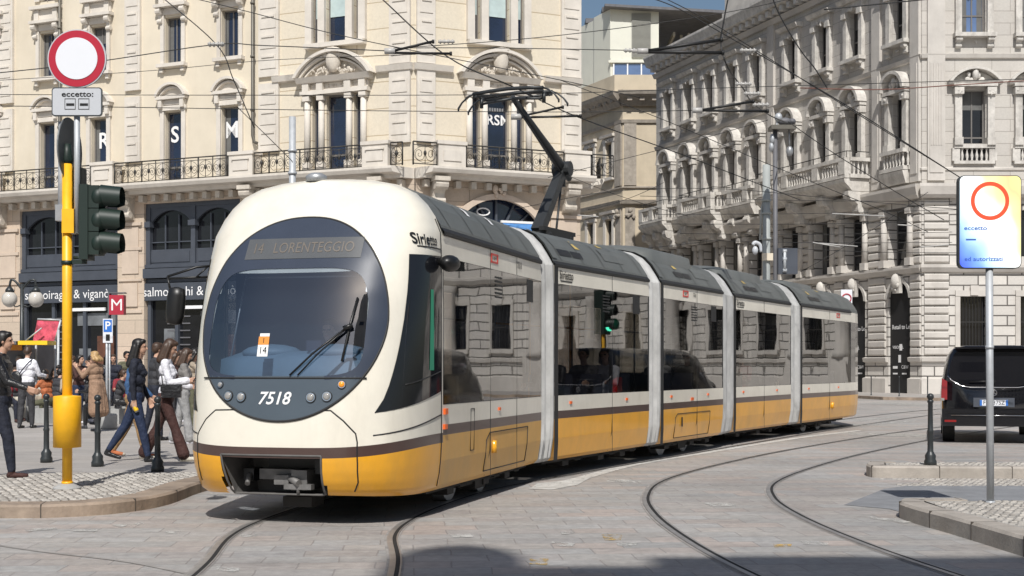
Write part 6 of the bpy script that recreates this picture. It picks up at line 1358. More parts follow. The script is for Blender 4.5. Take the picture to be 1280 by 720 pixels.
# ---------------------------------------------------------------- overhead wires
mat('wire', (.02,.02,.02), .5, .3, var=0); mat('insulator', (.45,.44,.42), .4, var=0); mat('wire_copper', (.16,.06,.04), .5, var=0)
WN = 0
def wire(label, pts, Y, w=1.3, sag=0., m_='wire', cat='wire', ins=()):
    """pts in photo pixels at distance Y (or a list of distances); real cables strung over the square"""
    Ys = Y if isinstance(Y, (list,tuple)) else [Y]*len(pts); P = [apt(x,y,d) for (x,y),d in zip(pts, Ys)]
    if len(P) == 2 and sag: P = [P[0].lerp(P[1], t)-Z3*sag*4*t*(1-t) for t in [i/12 for i in range(13)]]
    elif len(P) > 2: P = spline(P, 6)
    r = w*.43*Ys[0]/FPX; mb = MB(); mb.tube(P, r, 5, smooth=True); t = thing('overhead_wire', label, cat, tuple(P[0]), 0, 'overhead wires and stays'); mb.build('cable', m_, t, True)
    for x, y in ins:
        k = MB(); p = apt(x,y,Ys[0]); k.tube([p-X3*.12*Ys[0]/20,p+X3*.12*Ys[0]/20], .020*Ys[0]/20, 8); [k.tube([p+X3*d*Ys[0]/20,p+X3*(d+.02)*Ys[0]/20], .034*Ys[0]/20, 8) for d in (-.1,-.04,.02,.08)]; k.build('insulator', 'insulator', t, True)
wire('thin wire climbing from the left edge past the round sign to the black rods', [(-60,97),(100,80),(267,56),(330,57),(492,64)], 24, 1.5, ins=[(270,56)])
wire('faint thin wire crossing the upper left windows just under the sign height', [(-60,104),(180,89),(340,75),(520,68)], 40, .9)
wire('long level wire crossing the whole view just above the pediments', [(-60,118),(300,119),(640,118),(900,110),(1340,97)], 26, 1.1)
wire('long level wire crossing the whole view just below the pediments', [(-60,132),(150,134),(420,138),(700,140),(870,138)], 26, 1.2)
wire('wire falling from the top left corner region past the S window', [(190,-14),(270,55),(292,100),(318,160)], 22, 1.6, ins=[(270,55)])
wire('stay wire dropping from the M window to the pole behind the cab', [(297,134),(357,193),(366,203)], 28, 1.2)
wire('steep wire from the top centre running down right across the middle pediment', [(468,-10),(558,70),(640,108),(724,147),(860,196),(1000,250)], [22,22,22,26,30,34], 2.0, ins=[(558,52)])
wire('slanting wire from the upper left roof edge down to the middle building', [(200,-12),(300,12),(420,43),(560,72),(700,100),(800,122)], 30, 1.3)
wire('rising wire from the left pediment up towards the canopy of the rooftop block', [(500,60),(640,50),(760,37),(900,17),(1000,-4)], 30, 1.2)
wire('level wire between the balcony pediments and the black trolley rods', [(492,60),(620,60),(790,63),(905,65)], 26, 1.3, ins=[(790,63),(800,64)])
wire('black steep wire crossing the sky above the rooftop block', [(790,-10),(842,8),(900,40),(947,67),(1060,133),(1197,220),(1330,305)], 24, 1.6, ins=[(935,63)])
wire('second black wire beside the sky crossing the grey palace cornice', [(815,-10),(880,23),(950,66),(1020,110),(1100,160),(1210,228)], 25, 1.4)
wire('thick black cable hanging from the top edge to the crowned mast', [(912,-12),(904,30),(901,55),(910,85),(930,112),(940,128),(962,144),(982,153)], [30,30,30,30,32,34,38,41], 2.2, ins=[(929,105),(940,117),(951,131)])
wire('black cable from the top edge down to the end of the upper windows', [(962,-12),(975,20),(1000,62),(1018,85),(1035,112)], 30, 2.0)
wire('nearly level black cable at the top edge over the palace', [(1030,12),(1100,5),(1180,-3)], 26, 2.0)
wire('reddish wire crossing the palace above the arched windows', [(1000,110),(1100,112),(1200,106),(1330,98)], 28, 1.6, m_='wire_copper')
wire('slanting wire over the lower balconies of the grey palace', [(700,100),(830,150),(960,205),(1100,262),(1160,290)], 36, 1.1)
wire('thin wire rising from the pantograph towards the palace cornice', [(685,222),(790,196),(860,178),(960,150)], 26, .9)
wire('lower thin wire spanning from the corner balcony to the palace balcony', [(640,262),(760,240),(900,236),(1060,250),(1200,262)], 38, .9)
wire('dark wire swooping from the mast top right across the palace balconies', [(985,152),(1040,190),(1120,240),(1180,275)], 36, 1.3)
for k, (a, b) in enumerate((((820,268),(1200,262)),((830,280),(1200,276)),((850,292),(1190,290)),((800,245),(1190,252)),((860,300),(1190,303)),((980,310),(1195,316)))):
    wire('faint low wire before the palace mezzanine windows, number %s from the left end' % ['first','second','third','fourth','fifth','sixth'][k] if False else ['faint level wire just under the palace balconies','faint level wire second below the palace balconies','faint level wire before the tops of the mezzanine windows','faint level wire touching the underside of the palace balcony','faint level wire before the middle of the mezzanine windows','lowest faint level wire before the mezzanine window sills'][k], [a,((a[0]+b[0])/2,(a[1]+b[1])/2+2),b], 46+k, .8)
for k, (a, b, y) in enumerate((((560,330),(900,300),60),((700,215),(860,270),40),((735,262),(830,228),40),((1000,340),(1160,240),46))):
    wire(['thin span wire behind the tram roof','thin wire falling right of the corner balcony','thin wire rising right of the corner balcony','thin cross wire before the palace corner windows'][k], [a,b], y, .8, .1)
def rods(label, pts, Y, w):
    mb = MB(); t = thing('trolley_rod', label, 'overhead fitting', tuple(apt(*pts[0][0],Y)), 0, 'black contact wire rods')
    for (a, b) in pts: mb = MB(); mb.tube([apt(*a,Y),apt(*b,Y)], w*.5*Y/FPX, 8); mb.tube([apt(*b,Y),apt(b[0]+3,b[1],Y)], w*.8*Y/FPX, 8); mb.build('rod', 'wire', t, True)
    k = MB(); p = apt(*pts[0][0],Y); k.tube([p-X3*.12,p+X3*.05], .05, 8); k.build('insulator', 'insulator', t, True)
rods('pair of black rods above the left balcony pediment', [((490,64),(540,52)),((490,66),(562,67))], 22, 3.2)
rods('pair of black rods just right of the pantograph head', [((648,146),(702,134)),((648,147),(724,145))], 22, 2.8)
rods('pair of black rods before the cornice of the grey palace', [((806,64),(900,50)),((806,65),(902,66))], 22, 4.2)
rods('pair of black rods before the upper windows of the grey palace', [((874,138),(940,127)),((874,138),(958,139))], 24, 3.2)
for k, (a, b, l) in enumerate((((1016,303),(1050,309),'small pale wire clamp before the mezzanine, left one'),((1040,267),(1106,270),'long pale wire clamp under the palace balcony'),((1122,281),(1140,282),'short pale wire clamp near the palace corner'),((722,269),(748,271),'pale wire clamp below the corner balcony'),((1024,304),(1072,308),'pale wire clamp before the coupled columns'),((1150,309),(1186,306),'pale wire clamp left of the bright sign'))):
    mb = MB(); mb.tube([apt(*a,34),apt(*b,34)], .016, 6); t = thing('wire_clamp', l, 'overhead fitting', tuple(apt(*a,34)), 0, 'pale wire clamps'); mb.build('clamp', 'insulator', t, True)

# signal with its green lamp on, just outside the frame on the right: it shows in the tram's windows
t = thing('signal_post', 'yellow signal post with a lit green lamp, mirrored in the tram windows', 'post', (13.9,31.6,.0))
m = MB(); m.lathe([(.06,0),(.055,3.6)], 14); m.build('shaft', 'post_yellow', t)
m = MB(); m.box(-.2,.2,-.12,.12,2.4,3.6); hb = m.build('lamp_housing', 'signal_green', t)
dq = Vector((-.905,.426,0)); 
for z, mm_ in ((3.4,'lens_dark'),(3.0,'lens_dark'),(2.62,None)):
    m = MB(); c = Vector((0,0,z)); m.tube([c+dq*.1,c+dq*.24], .13, 16, smooth=False); m.build('lens', mm_ or mat('green_lit', (.05,.6,.4), .3, var=0, emit=(.1,1.,.6), estr=4.), hb)
    m = MB(); m.tube([c+dq*.1+Z3*.05,c+dq*.4+Z3*.05], .15, 12, cap=False); m.build('visor', 'signal_green', hb)
# ================================================================== PEOPLE
mat('skin', (.50,.30,.21), .5, var=.05, scale=20); mat('skin_dark', (.30,.17,.11), .5, var=.05, scale=20); mat('lips', (.42,.14,.12), .5, var=0); mat('eye', (.02,.015,.015), .2, var=0)
mat('hair_black', (.012,.010,.009), .45, var=.3, scale=30); mat('hair_brown', (.055,.03,.018), .5, var=.3, scale=30); mat('hair_blond', (.42,.27,.12), .5, var=.25, scale=30); mat('hair_grey', (.22,.2,.18), .6, var=.2, scale=30)
CL = {'black':(.014,.014,.016),'navy':(.012,.015,.028),'jeans':(.014,.025,.062),'white':(.75,.75,.80),'tan':(.30,.19,.125),'brown':(.055,.022,.018),'khaki':(.36,.22,.10),'puffer':(.04,.10,.22),'grey':(.20,.19,.18),'lgrey':(.28,.28,.28),'charcoal':(.04,.04,.045),'beige':(.36,.3,.23),'red':(.22,.02,.03),'olive':(.10,.10,.06),'orange':(.42,.13,.05),'offwhite':(.5,.47,.4)}
for k_, c_ in CL.items(): mat('cloth_'+k_, c_, .35 if k_ == 'black' else .8, var=.25, scale=8, bump=1., bscale=11)
def capsule(mb, a, b, ra, rb, n=12, k=4):
    a = Vector(a); b = Vector(b); d = b-a; L = d.length
    if L < 1e-5: d = Vector((0,0,1)); L = 1e-4
    T = Matrix.Translation(a)@d.to_track_quat('Z','Y').to_matrix().to_4x4()
    pr = [(max(1e-4,ra*math.sin(math.pi/2*i/k)), -ra*math.cos(math.pi/2*i/k)) for i in range(k)]+[(ra,0),(rb,L)]+[(max(1e-4,rb*math.cos(math.pi/2*i/k)), L+rb*math.sin(math.pi/2*i/k)) for i in range(1,k+1)]
    mb.lathe(pr, n, (0,0,0), 0, T)
def remeshed(name, prims, voxel, smooth, mats, tags, parent):
    """union of tapered capsules / ellipsoids as ONE continuous surface, coloured by the nearest primitive"""
    mb = MB()
    for p in prims:
        if p[0] == 'c': capsule(mb, *p[1:5])
        else: mb.ell((0,0,0), p[2], 0, 16, 12, Matrix.Translation(p[1])@(p[3] if len(p) > 4 and p[3] is not None else Matrix.Identity(4)))
    me = bpy.data.meshes.new('t'); me.from_pydata(mb.v, [], mb.f); bm = bmesh.new(); bm.from_mesh(me); bmesh.ops.recalc_face_normals(bm, faces=bm.faces); bm.to_mesh(me); bm.free()
    o = bpy.data.objects.new('t', me); SC.collection.objects.link(o)
    r = o.modifiers.new('r', 'REMESH'); r.mode = 'VOXEL'; r.voxel_size = voxel; s = o.modifiers.new('s', 'SMOOTH'); s.factor = .5; s.iterations = smooth
    me2 = bpy.data.meshes.new_from_object(o.evaluated_get(bpy.context.evaluated_depsgraph_get())); bpy.data.objects.remove(o); bpy.data.meshes.remove(me)
    me2.name = name; me2.materials.clear(); [me2.materials.append(MATS[m]) for m in mats]
    n = len(me2.polygons); C = np.empty(n*3); me2.polygons.foreach_get('center', C); C = C.reshape(-1,3); best = np.full(n, 1e9); idx = np.zeros(n, int)
    for p in prims:
        tg = p[-1]
        if p[0] == 'c':
            a = np.array(p[1]); b = np.array(p[2]); d = b-a; L2 = max((d*d).sum(), 1e-9); t = np.clip(((C-a)@d)/L2, 0, 1); D = np.linalg.norm(C-(a+t[:,None]*d), axis=1)-(p[3]+(p[4]-p[3])*t)
        else:
            M_ = (p[3] if len(p) > 4 and p[3] is not None else Matrix.Identity(4)).to_3x3().inverted(); q_ = (C-np.array(p[1]))@np.array(M_).T/np.array(p[2]); D = (np.linalg.norm(q_, axis=1)-1)*min(p[2])
        D = np.abs(D) if False else D
        m_ = D < best; best[m_] = D[m_]; idx[m_] = tags.index(tg)
    me2.polygons.foreach_set('material_index', idx); me2.polygons.foreach_set('use_smooth', [True]*n); me2.update()
    ob = bpy.data.objects.new(name, me2); SC.collection.objects.link(ob); ob.parent = parent; return ob
def person(label, loc, face, H=1.75, top='black', bottom='charcoal', shoes='black', hair='hair_black', hlen=0, legs=((10,5),(-10,10)), arms=((5,20,8),(-5,20,8)), lean=3, head=(0,0), coat=None, seat=False, sleeves=True, skin='skin', fine=True, bulk=1., flare=0, female=False, group=None, inner=None, sole=None, z0=None):
    """legs: (thigh pitch, knee bend) for right, left; arms: (pitch, elbow, abduction); face = heading in degrees clockwise from +Y"""
    s = H/1.75; P = []; V = lambda x,y,z: Vector((x,y,z))*s
    hipz = .93; lr = R(lean); up = Vector((0,math.sin(lr),math.cos(lr))); fw = Vector((0,math.cos(lr),-math.sin(lr)))
    hip = Vector((0,0,hipz)); B = lambda x, y, z: (hip+Vector((x,0,0))+fw*y+up*z)*s
    def c(a, b, ra, rb, tg): P.append(('c', tuple(a), tuple(b), ra*s*bulk if tg in ('top','bottom') else ra*s, rb*s*bulk if tg in ('top','bottom') else rb*s, tg))
    sw = .155 if female else .175
    c(B(-.055,0,.0), B(.055,0,.0), .118, .118, 'bottom'); c(B(-.05,0,.1), B(.05,0,.1), .11 if not female else .1, .11 if not female else .1, 'top')
    c(B(-.06,.01,.25), B(.06,.01,.25), .112, .112, 'top'); c(B(-.08,.0,.40), B(.08,.0,.40), .108, .108, 'top'); c(B(-sw+.03,-.01,.50), B(sw-.03,-.01,.50), .062, .062, 'top'); c(B(0,-.01,.50), B(0,.0,.55), .07, .055, 'top')
    if female: c(B(-.07,.07,.36), B(-.07,.08,.35), .07, .06, 'top'); c(B(.07,.07,.36), B(.07,.08,.35), .07, .06, 'top')
    c(B(0,-.005,.53), B(0,.02,.63), .053, .05, 'skin')
    # head
    hy, hp = head; Hm = Matrix.Translation(B(0,.03,.72))@Matrix.Rotation(-R(hy),4,'Z')@Matrix.Rotation(R(hp)-R(3),4,'X'); h = lambda x,y,z: tuple(Hm@Vector((x*s,y*s,z*s)))
    rot = Hm.to_3x3().to_4x4()
    e = lambda x,y,z,a,b,c_,tg: P.append(('e', h(x,y,z), (a*s,b*s,c_*s), rot, tg))
    e(0,-.012,.03,.076,.095,.09,'skin'); e(0,.022,-.035,.058,.066,.075,'skin'); e(0,.05,-.09,.03,.03,.022,'skin')
    c(h(0,.082,.015), h(0,.105,-.022), .008, .013, 'skin'); [e(sg*.076,-.005,-.005,.012,.02,.03,'skin') for sg in (-1,1)]; e(0,.078,-.055,.022,.012,.008,'lips'); [e(sg*.03,.077,.012,.013,.008,.007,'eye') for sg in (-1,1)]
    c(h(-.04,.078,.03), h(.04,.078,.03), .009, .009, 'skin')
    ankles = []
    for sg, (a, b) in zip((1,-1), legs):
        hj = hip+Vector((sg*.085,0,-.02)); ta = R(a); sa = R(a-b); ox = sg*.02*(6 if seat else 1)
        kn = hj+Vector((ox*.6, math.sin(ta)*.43, -math.cos(ta)*.43)); an = kn+Vector((0, math.sin(sa)*.42, -math.cos(sa)*.42)); ankles.append(an)
    floor = min(a.z for a in ankles)-.075
    for sg, an, (a, b) in zip((1,-1), ankles, legs):
        hj = hip+Vector((sg*.085,0,-.02)); ta = R(a); ox = sg*.02*(6 if seat else 1); kn = hj+Vector((ox*.6, math.sin(ta)*.43, -math.cos(ta)*.43))
        c(hj*s, kn*s, .092, .066, 'bottom'); c(kn*s, (kn.lerp(an,.35))*s, .064, .062+flare*.4, 'bottom'); c((kn.lerp(an,.35))*s, (kn.lerp(an,.93))*s, .062+flare*.4, .045+flare, 'bottom')
        lift = an.z-.075-floor; fp = R(min(45, lift*220)) if a < 0 and not seat else 0
        f = Vector((0, math.cos(fp), -math.sin(fp))); heel = an+Vector((0,-.03,-.045)); toe = heel+f*.17+Vector((0,0,0)); 
        c(an*s, heel*s, .04, .036, 'shoe'); c(heel*s, toe*s, .036, .03, 'shoe'); c((heel+Vector((0,0,.0)))*s, (toe+f*.03)*s, .03, .026, 'sole' if sole else 'shoe')
    hands = []
    for sg, arm in zip((1,-1), arms):
        pa, el, ab = arm[:3]; yaw = arm[3] if len(arm) > 3 else 0
        sh = B(sg*sw,-.01,.49); ua = Vector((sg*math.sin(R(ab)), math.sin(R(pa))*math.cos(R(ab)), -math.cos(R(pa))*math.cos(R(ab)))); ej = sh+ua*.29*s
        fa = Vector((-sg*math.sin(R(yaw))+sg*math.sin(R(ab))*.3, math.sin(R(pa+el)), -math.cos(R(pa+el)))).normalized(); wj = ej+fa*.25*s
        bt = 'top'; c(sh, ej, .058, .045, bt); c(ej, ej.lerp(wj,.92), .045, .032 if sleeves != 'wide' else .06, bt if sleeves else 'skin')
        c(ej.lerp(wj,.9), wj, .027, .026, 'skin')
        # hand: palm, four fingers, thumb
        side = fa.cross(Vector((sg,0,0)))
        if side.length < .1: side = Vector((0,1,0))
        side.normalize(); nrm = fa.cross(side).normalized(); inw = nrm if nrm.x*sg < 0 else -nrm
        for k in (-1,0,1): c(wj+side*.018*k*s, wj+(fa*.085+side*.024*k)*s, .016, .014, 'skin')
        for k, ln in zip((-1.5,-.5,.5,1.5), (.055,.068,.064,.05)):
            r0 = wj+(fa*.085+side*.018*k)*s; r1 = r0+(fa*ln*.55+inw*ln*.25+side*.003*k)*s; r2 = r1+(fa*ln*.35+inw*ln*.5)*s; c(r0, r1, .0095, .009, 'skin'); c(r1, r2, .009, .0075, 'skin')
        t0 = wj+(fa*.02+side*.03)*s; t1 = t0+(fa*.035+side*.022+inw*.015)*s; t2 = t1+(fa*.03+inw*.012)*s; c(t0, t1, .013, .011, 'skin'); c(t1, t2, .011, .009, 'skin'); hands.append((wj+(fa*.09+inw*.02)*s, fa, side, inw))
    if coat:
        for x_ in (-.06,0,.06): c(B(x_,0,.15), B(x_*1.8,-.01,-.42*coat), .115, .135, 'top'); c(B(x_,-.03,.1), B(x_*1.8,-.05,-.42*coat), .115, .13, 'top')
    zs = loc[2]
    rootz = zs-floor*s if z0 is None else z0
    t = thing('person', label, 'person', (loc[0],loc[1],zs), -R(face), group)
    off = Vector((0,0,rootz-zs)); mvp = lambda p: tuple(Vector(p)+off)
    P2 = [((p[0], mvp(p[1]), mvp(p[2]))+p[3:]) if p[0] == 'c' else ((p[0], mvp(p[1]))+p[2:]) for p in P]
    tags = ['skin','top','bottom','shoe','lips','eye','sole']; mats = [skin,'cloth_'+top,'cloth_'+bottom,'cloth_'+shoes,'lips','eye','cloth_'+(sole or shoes)]
    remeshed('body', P2, (.0085 if fine else .013)*s, 2 if fine else 2, mats, tags, t)
    HP = []; he = lambda x,y,z,a,b,c_: HP.append(('e', mvp(h(x,y,z)), (a*s,b*s,c_*s), rot, 'h'))
    he(0,-.022,.05,.086,.098,.082); he(0,-.05,.0,.08,.07,.08); he(0,.04,.088,.06,.045,.035); [he(sg*.07,-.02,.02,.02,.05,.05) for sg in (-1,1)]
    if hlen:
        for sg in (-1,0,1):
            a = h(sg*.045,-.06,.0); b = B(sg*.07,-.10,.72-hlen*.6); HP.append(('c', mvp(a), mvp(b), .055*s, .05*s, 'h'))
            if sg: HP.append(('c', mvp(h(sg*.075,-.01,.03)), mvp(B(sg*.10,-.03,.74-hlen*.7)), .032*s, .035*s, 'h'))
    remeshed('hair', HP, .012*s, 1, [hair], ['h'], t)
    return t, [(off+hh[0],)+hh[1:] for hh in hands]
def pl_at(px, Y, z=.13): return (Vector(((px-640)*Y/FPX, Y, z)))
def held(name, label, cat, t, build):        # a thing of its own, placed in the frame of the person holding it
    o = thing(name, label, cat, tuple(t.location), t.rotation_euler.z); build(o); return o
# nearest man at the left edge
t, hd_ = person('man in a black leather jacket walking in at the left edge, one arm forward', pl_at(0,16.9), 84, 1.80, 'black', 'navy', 'brown', 'hair_black', legs=((16,10),(-16,14)), arms=((28,42,8),(-16,12,8)), lean=2, bulk=1.12)
# man in the white shirt, seen from behind
t, hd_ = person('man in a white shirt and black trousers seen from behind with a crossbody bag', pl_at(33,30.6), 10, 1.80, 'white', 'charcoal', 'black', 'hair_brown', legs=((6,4),(-6,3)), arms=((22,62,12),(20,66,12)), head=(0,-25), bulk=1.12, lean=3)
def b_(o):
    m = MB(); m.tube(spline([(.15,-.12,1.5),(.02,-.15,1.35),(-.14,-.14,1.16),(-.2,-.1,1.1)],6), .014, 6); m.tube(spline([(.15,-.12,1.5),(.14,.02,1.54),(.06,.14,1.4),(-.1,.16,1.2),(-.2,.05,1.1)],6), .014, 6); m.build('strap', 'cloth_navy', o)
    m = MB(); m.ell((-.17,-.15,1.12), (.14,.055,.17), 0, 14, 10); m.build('pouch', 'cloth_black', o)
held('shoulder_bag', 'black crossbody bag on the back of the man in the white shirt', 'bag', t, b_)
# tan coat
person('fair haired woman in a long tan coat holding both hands to her face', pl_at(121,29), -70, 1.68, 'tan', 'charcoal', 'black', 'hair_blond', hlen=.12, legs=((4,2),(-5,4)), arms=((48,95,14),(42,100,12)), coat=1.15, head=(10,0), female=True, bulk=1.12)
person('man in black crouched on a low seat before the woman in the tan coat', pl_at(131,30.2), -60, 1.74, 'black', 'black', 'charcoal', 'hair_black', legs=((88,84),(78,74)), arms=((30,60,12),(34,55,12)), lean=18, seat=True)
# walkers in the middle distance
person('person in a blue puffer jacket and khaki trousers half hidden behind the woman in jeans', pl_at(167,20.7), 84, 1.70, 'puffer', 'khaki', 'orange', 'hair_brown', legs=((15,4),(-17,12)), arms=((-14,25,9),(12,30,9)), bulk=1.13, sole='offwhite')
t, hd_ = person('long black haired woman in black top and blue jeans striding right', pl_at(170,19.75), 86, 1.77, 'navy', 'jeans', 'black', 'hair_black', hlen=.42, legs=((14,2),(-24,10)), arms=((-4,10,7),(6,18,7)), lean=2, female=True)
hp_ = hd_[0]
def b_(o):
    c = hp_[0]; m = MB(); T = Matrix.Translation(c)@Matrix.Rotation(R(25),4,'X'); m.lathe([(.03,-.08),(.032,-.02),(.032,.06),(.012,.09),(.012,.11)], 12, (0,0,0), 0, T); m.build('body', 'lens', o); m = MB(); m.lathe([(.0325,-.06),(.0335,-.05),(.0335,.0),(.0325,.01)], 12, (0,0,0), 0, T); m.build('label_band', 'kiosk_yellow', o)
held('bottle', 'small clear bottle with orange band in the hand of the woman in jeans', 'bottle', t, b_)
t, hd_ = person('curly haired woman in white blouse, brown vest and flared brown trousers looking at her phone', pl_at(207,19.9), 86, 1.79, 'white', 'brown', 'offwhite', 'hair_brown', hlen=.30, legs=((20,2),(-18,10)), arms=((16,82,8),(10,70,8)), lean=3, head=(0,-22), flare=.045, female=True, sleeves='wide')
def b_(o): m = MB(); p = hd_[0][0]; T = Matrix.Translation(p+Vector((0,.02,.02)))@Matrix.Rotation(R(-35),4,'X'); m.box(-.038,.038,-.006,.006,-.05,.10,0,T); m.build('body', 'ink', o)
held('phone', 'dark phone in the hand of the woman in white blouse', 'phone', t, b_)
def b_(o):
    m = MB(); m.box(.17,.25,-.02,.26,.93,1.1); m.box(.165,.255,-.03,.27,1.02,1.12); m.build('body', 'cloth_black', o); m = MB(); m.tube(spline([(.21,-.0,1.1),(.14,-.04,1.3),(.02,-.10,1.5),(-.1,.0,1.45),(-.05,.13,1.3),(.21,.24,1.1)],6), .008, 6); m.build('strap', 'ink', o)
held('handbag', 'quilted black handbag at the hip of the woman in brown trousers', 'bag', t, b_)
def b_(o):
    m = MB(); 
    for sg in (-1,1): m.prism([(sg*.05,.11),(sg*.13,.07),(sg*.16,.0),(sg*.13,-.09),(sg*.03,-.12)], .98, 1.36)
    m.build('panel', 'cloth_brown', o)
person('man with short dark hair whose head shows between the two walking women', pl_at(193,25.5), 60, 1.80, 'charcoal', 'navy', 'black', 'hair_brown', legs=((8,4),(-8,6)), fine=False)
person('young woman in a grey hooded jacket and pale grey trousers near the cab', pl_at(229,24.3), 80, 1.68, 'grey', 'lgrey', 'white', 'hair_brown', hlen=.3, legs=((10,3),(-10,8)), arms=((20,70,10),(16,60,10)), female=True, flare=.03, bulk=1.12, fine=False, head=(0,-20))
# crowd further back
rc = random.Random(11)
crowd = [(8,34,'red',  'navy','hair_black',0,0,'seated person in a red top behind the man in black leather'),(18,35,'charcoal','offwhite','hair_brown',0,1,'seated person in pale trousers left of the white shirted man'),(50,35.5,'offwhite','beige','hair_brown',1,40,'seated person in cream just right of the white shirted man'),(60,33.6,'orange','olive','hair_black',1,-60,'seated person in an orange top with dark trousers'),
 (70,34.4,'charcoal','black','hair_black',0,30,'seated dark clothed person leaning beside the yellow cabinet'),(80,36,'black','lgrey','hair_black',0,200,'seated person in black with grey trousers behind the yellow post'),(98,33,'brown','jeans','hair_black',.35,120,'person with dark hair in brown and pale jeans right of the yellow post'),(106,36,'grey','charcoal','hair_grey',0,170,'grey haired seated person beyond the tan coat woman'),
 (143,36,'navy','navy','hair_brown',0,190,'face in the crowd right under the parking sign post'),(152,35,'red','charcoal','hair_black',.2,160,'seated person in dark red right of the parking sign'),(86,33.5,'beige','brown','hair_brown',.3,150,'seated woman in beige beside the cabinet'),(24,37,'navy','charcoal','hair_grey',0,170,'grey haired person in navy far behind the white shirted man'),
 (216,31,'brown','charcoal','hair_brown',.3,100,'person in brown behind the phone holding woman'),(240,29,'beige','olive','hair_black',.2,80,'person in beige seen between the girl in grey and the cab'),(158,38,'olive','charcoal','hair_black',0,150,'person in olive far behind the blue puffer jacket'),
 (44,38.5,'black','black','hair_black',0,160,'person in black far behind, just left of the white shirted man'),(66,38,'charcoal','navy','hair_black',.3,140,'long haired person in charcoal standing behind the seated group'),(92,38.5,'navy','black','hair_brown',0,200,'person in dark navy right behind the yellow post'),(112,34,'black','charcoal','hair_black',0,120,'person in black standing left behind the tan coat woman'),
 (135,37.5,'black','navy','hair_black',.3,170,'long haired person in black below the parking sign'),(147,33,'charcoal','black','hair_brown',0,90,'seated person in charcoal under the parking sign'),(204,35,'black','charcoal','hair_black',0,110,'person in black far behind the woman with the phone'),(224,34,'navy','navy','hair_brown',0,90,'person in navy far behind the girl in grey'),(3,36,'grey','charcoal','hair_brown',0,150,'person in grey at the far left edge behind')]
for i, (x, Y, tp, bt, hr, hl, fc, lb) in enumerate(crowd):
    sit = 'seated' in lb
    person(lb, pl_at(x,Y), fc if fc > 1 or fc < 0 else 150, rc.uniform(1.62,1.8), tp, bt, rc.choice(['black','white','brown']), hr, hlen=hl if hl < 1 else .25, legs=((86,86),(80,78)) if sit else ((4,3),(-4,3)), arms=((rc.uniform(25,55),rc.uniform(40,90),10),(rc.uniform(20,50),rc.uniform(30,90),10)), seat=sit, lean=12 if sit else 3, fine=False, head=(rc.uniform(-30,30),rc.uniform(-20,5)))
    if sit:
        st = thing('bench', 'low stone bench block under the %s' % lb.replace('seated ','').split(' ')[0]+' '+' '.join(lb.split(' ')[2:7]), 'bench', tuple(pl_at(x,Y)), -R(fc if fc > 1 or fc < 0 else 150), 'low benches under the crowd'); m = MB(); m.box(-.3,.3,-.32,.12,0,.36); m.box(-.26,.26,-.28,.08,-.0,.02); m.build('block', 'concrete', st)
st = thing('bench', 'round low stone block under the crouching man in black', 'bench', tuple(pl_at(131,30.2)), R(60)); m = MB(); m.lathe([(.18,0),(.2,.03),(.2,.3),(.18,.34)], 16, (0,-.1,0)); m.build('block', 'concrete', st)
# driver and passengers, behind the tram's glass
def tram_person(lb, S, x, y, top, hair, seat=True, hl=0, fc=0, zf=.42):
    p = mp(S, x, y, zf); hd__ = math.degrees(math.atan2(S['d'].x, S['d'].y))
    person(lb, (p.x,p.y,p.z), hd__+180+fc, 1.72, top, 'charcoal', 'black', hair, hlen=hl, legs=((86,86),(82,80)) if seat else ((3,2),(-3,3)), arms=((40,50,8),(35,60,8)), seat=seat, lean=2, fine=False)
tram_person('tram driver in dark clothes seated behind the windscreen', SG[0], .12, -.32, 'charcoal', 'hair_black', zf=.60)
tram_person('seated passenger in dark clothes at the first window behind the second joint', SG[1], .75, .95, 'black', 'hair_grey')
tram_person('passenger in white near the far end of the second tram section', SG[1], .7, 3.2, 'white', 'hair_black', hl=.2)
tram_person('passenger in dark jacket in the middle of the second tram section', SG[1], .7, 2.3, 'charcoal', 'hair_black')
tram_person('passenger in a grey shirt at the window of the third tram section', SG[2], .8, 1.0, 'lgrey', 'hair_black', fc=150)
tram_person('standing passenger in black at the end of the third tram section', SG[2], .7, 2.9, 'black', 'hair_black')
tram_person('passenger in red at the window of the fourth tram section', SG[3], .75, 1.9, 'red', 'hair_grey')

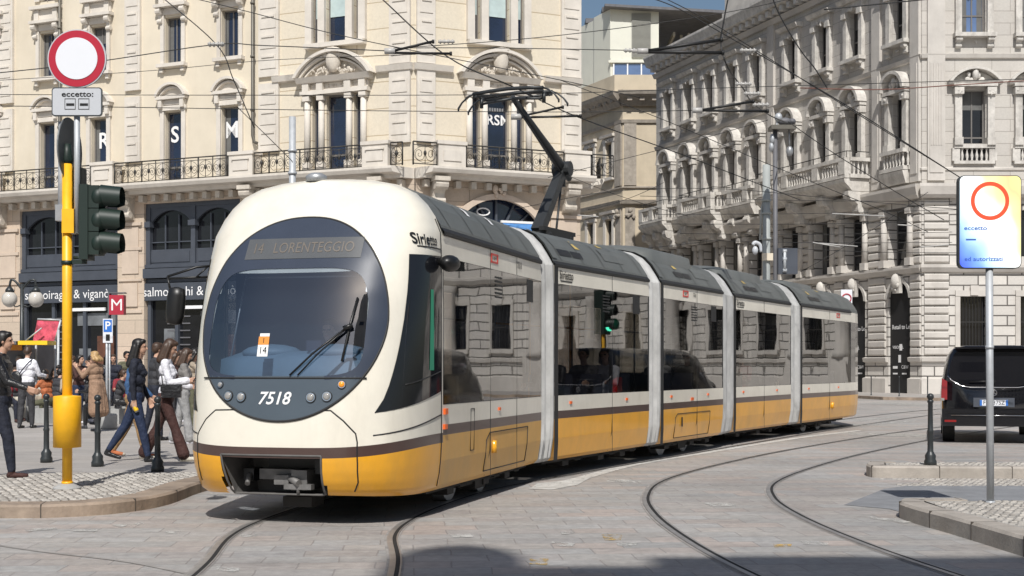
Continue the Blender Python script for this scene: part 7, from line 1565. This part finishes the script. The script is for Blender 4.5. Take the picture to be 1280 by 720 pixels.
# ================================================================== every separate piece its own part
def split_pieces(o, name=None):
    me = o.data; nv = len(me.vertices); co = np.empty(nv*3); me.vertices.foreach_get('co', co); co = co.reshape(-1,3)
    ed = np.empty(len(me.edges)*2, int); me.edges.foreach_get('vertices', ed); ed = ed.reshape(-1,2); lab = np.arange(nv)
    while True:
        m_ = np.minimum(lab[ed[:,0]], lab[ed[:,1]]); n_ = lab.copy(); np.minimum.at(n_, ed[:,0], m_); np.minimum.at(n_, ed[:,1], m_)
        if (n_ == lab).all(): break
        lab = n_
    ids, isl = np.unique(lab, return_inverse=True); k = len(ids)
    if k > 3000: return
    lo = np.full((k,3), np.inf); hi = np.full((k,3), -np.inf); np.minimum.at(lo, isl, co); np.maximum.at(hi, isl, co); size = (hi-lo).max(axis=1)
    gap = np.maximum(0, np.maximum(lo[:,None]-hi[None], lo[None]-hi[:,None])); near = np.sqrt((gap**2).sum(2)) <= np.maximum(.02, .5*np.maximum(size[:,None], size[None]))
    pc = np.arange(k); a, b = np.nonzero(near)
    while True:
        m_ = np.minimum(pc[a], pc[b]); n_ = pc.copy(); np.minimum.at(n_, a, m_); np.minimum.at(n_, b, m_)
        if (n_ == pc).all(): break
        pc = n_
    P = np.unique(pc)
    if len(P) < 2: return
    fp = np.array([pc[isl[p.vertices[0]]] for p in me.polygons])
    for q in P:
        mb = MB(); vm = {}; 
        for i in np.nonzero(fp == q)[0]:
            p = me.polygons[int(i)]; f = []
            for v in p.vertices:
                if v not in vm: vm[v] = len(mb.v); mb.v.append(tuple(me.vertices[v].co))
                f.append(vm[v])
            mb.f.append(tuple(f)); mb.m.append(p.material_index); mb.sm.append(p.use_smooth)
        nn_ = name or o.name.split('.')[0]
        n2 = mb.build(nn_, list(me.materials), o.parent, recalc=False)
    bpy.data.objects.remove(o)
for o in [o for o in SC.objects if o.type == 'MESH']:
    base = o.name.split('.')[0]
    if base in ('console','pilaster','pier_moulding','rusticated_pier','half_column','side_marker','vent_grille','mullion','bracket','clamp','lens','plate_band','poster_lettering') and not o.children: split_pieces(o)
    elif base == 'mezzanine_window':
        ch = list(o.children); par = o.parent; before = set(SC.objects)
        for c_ in ch: c_.parent = par
        split_pieces(o, 'column'); 
        for c_ in ch:
            if c_.name.startswith('frame'): c_.name = 'mezzanine_window'
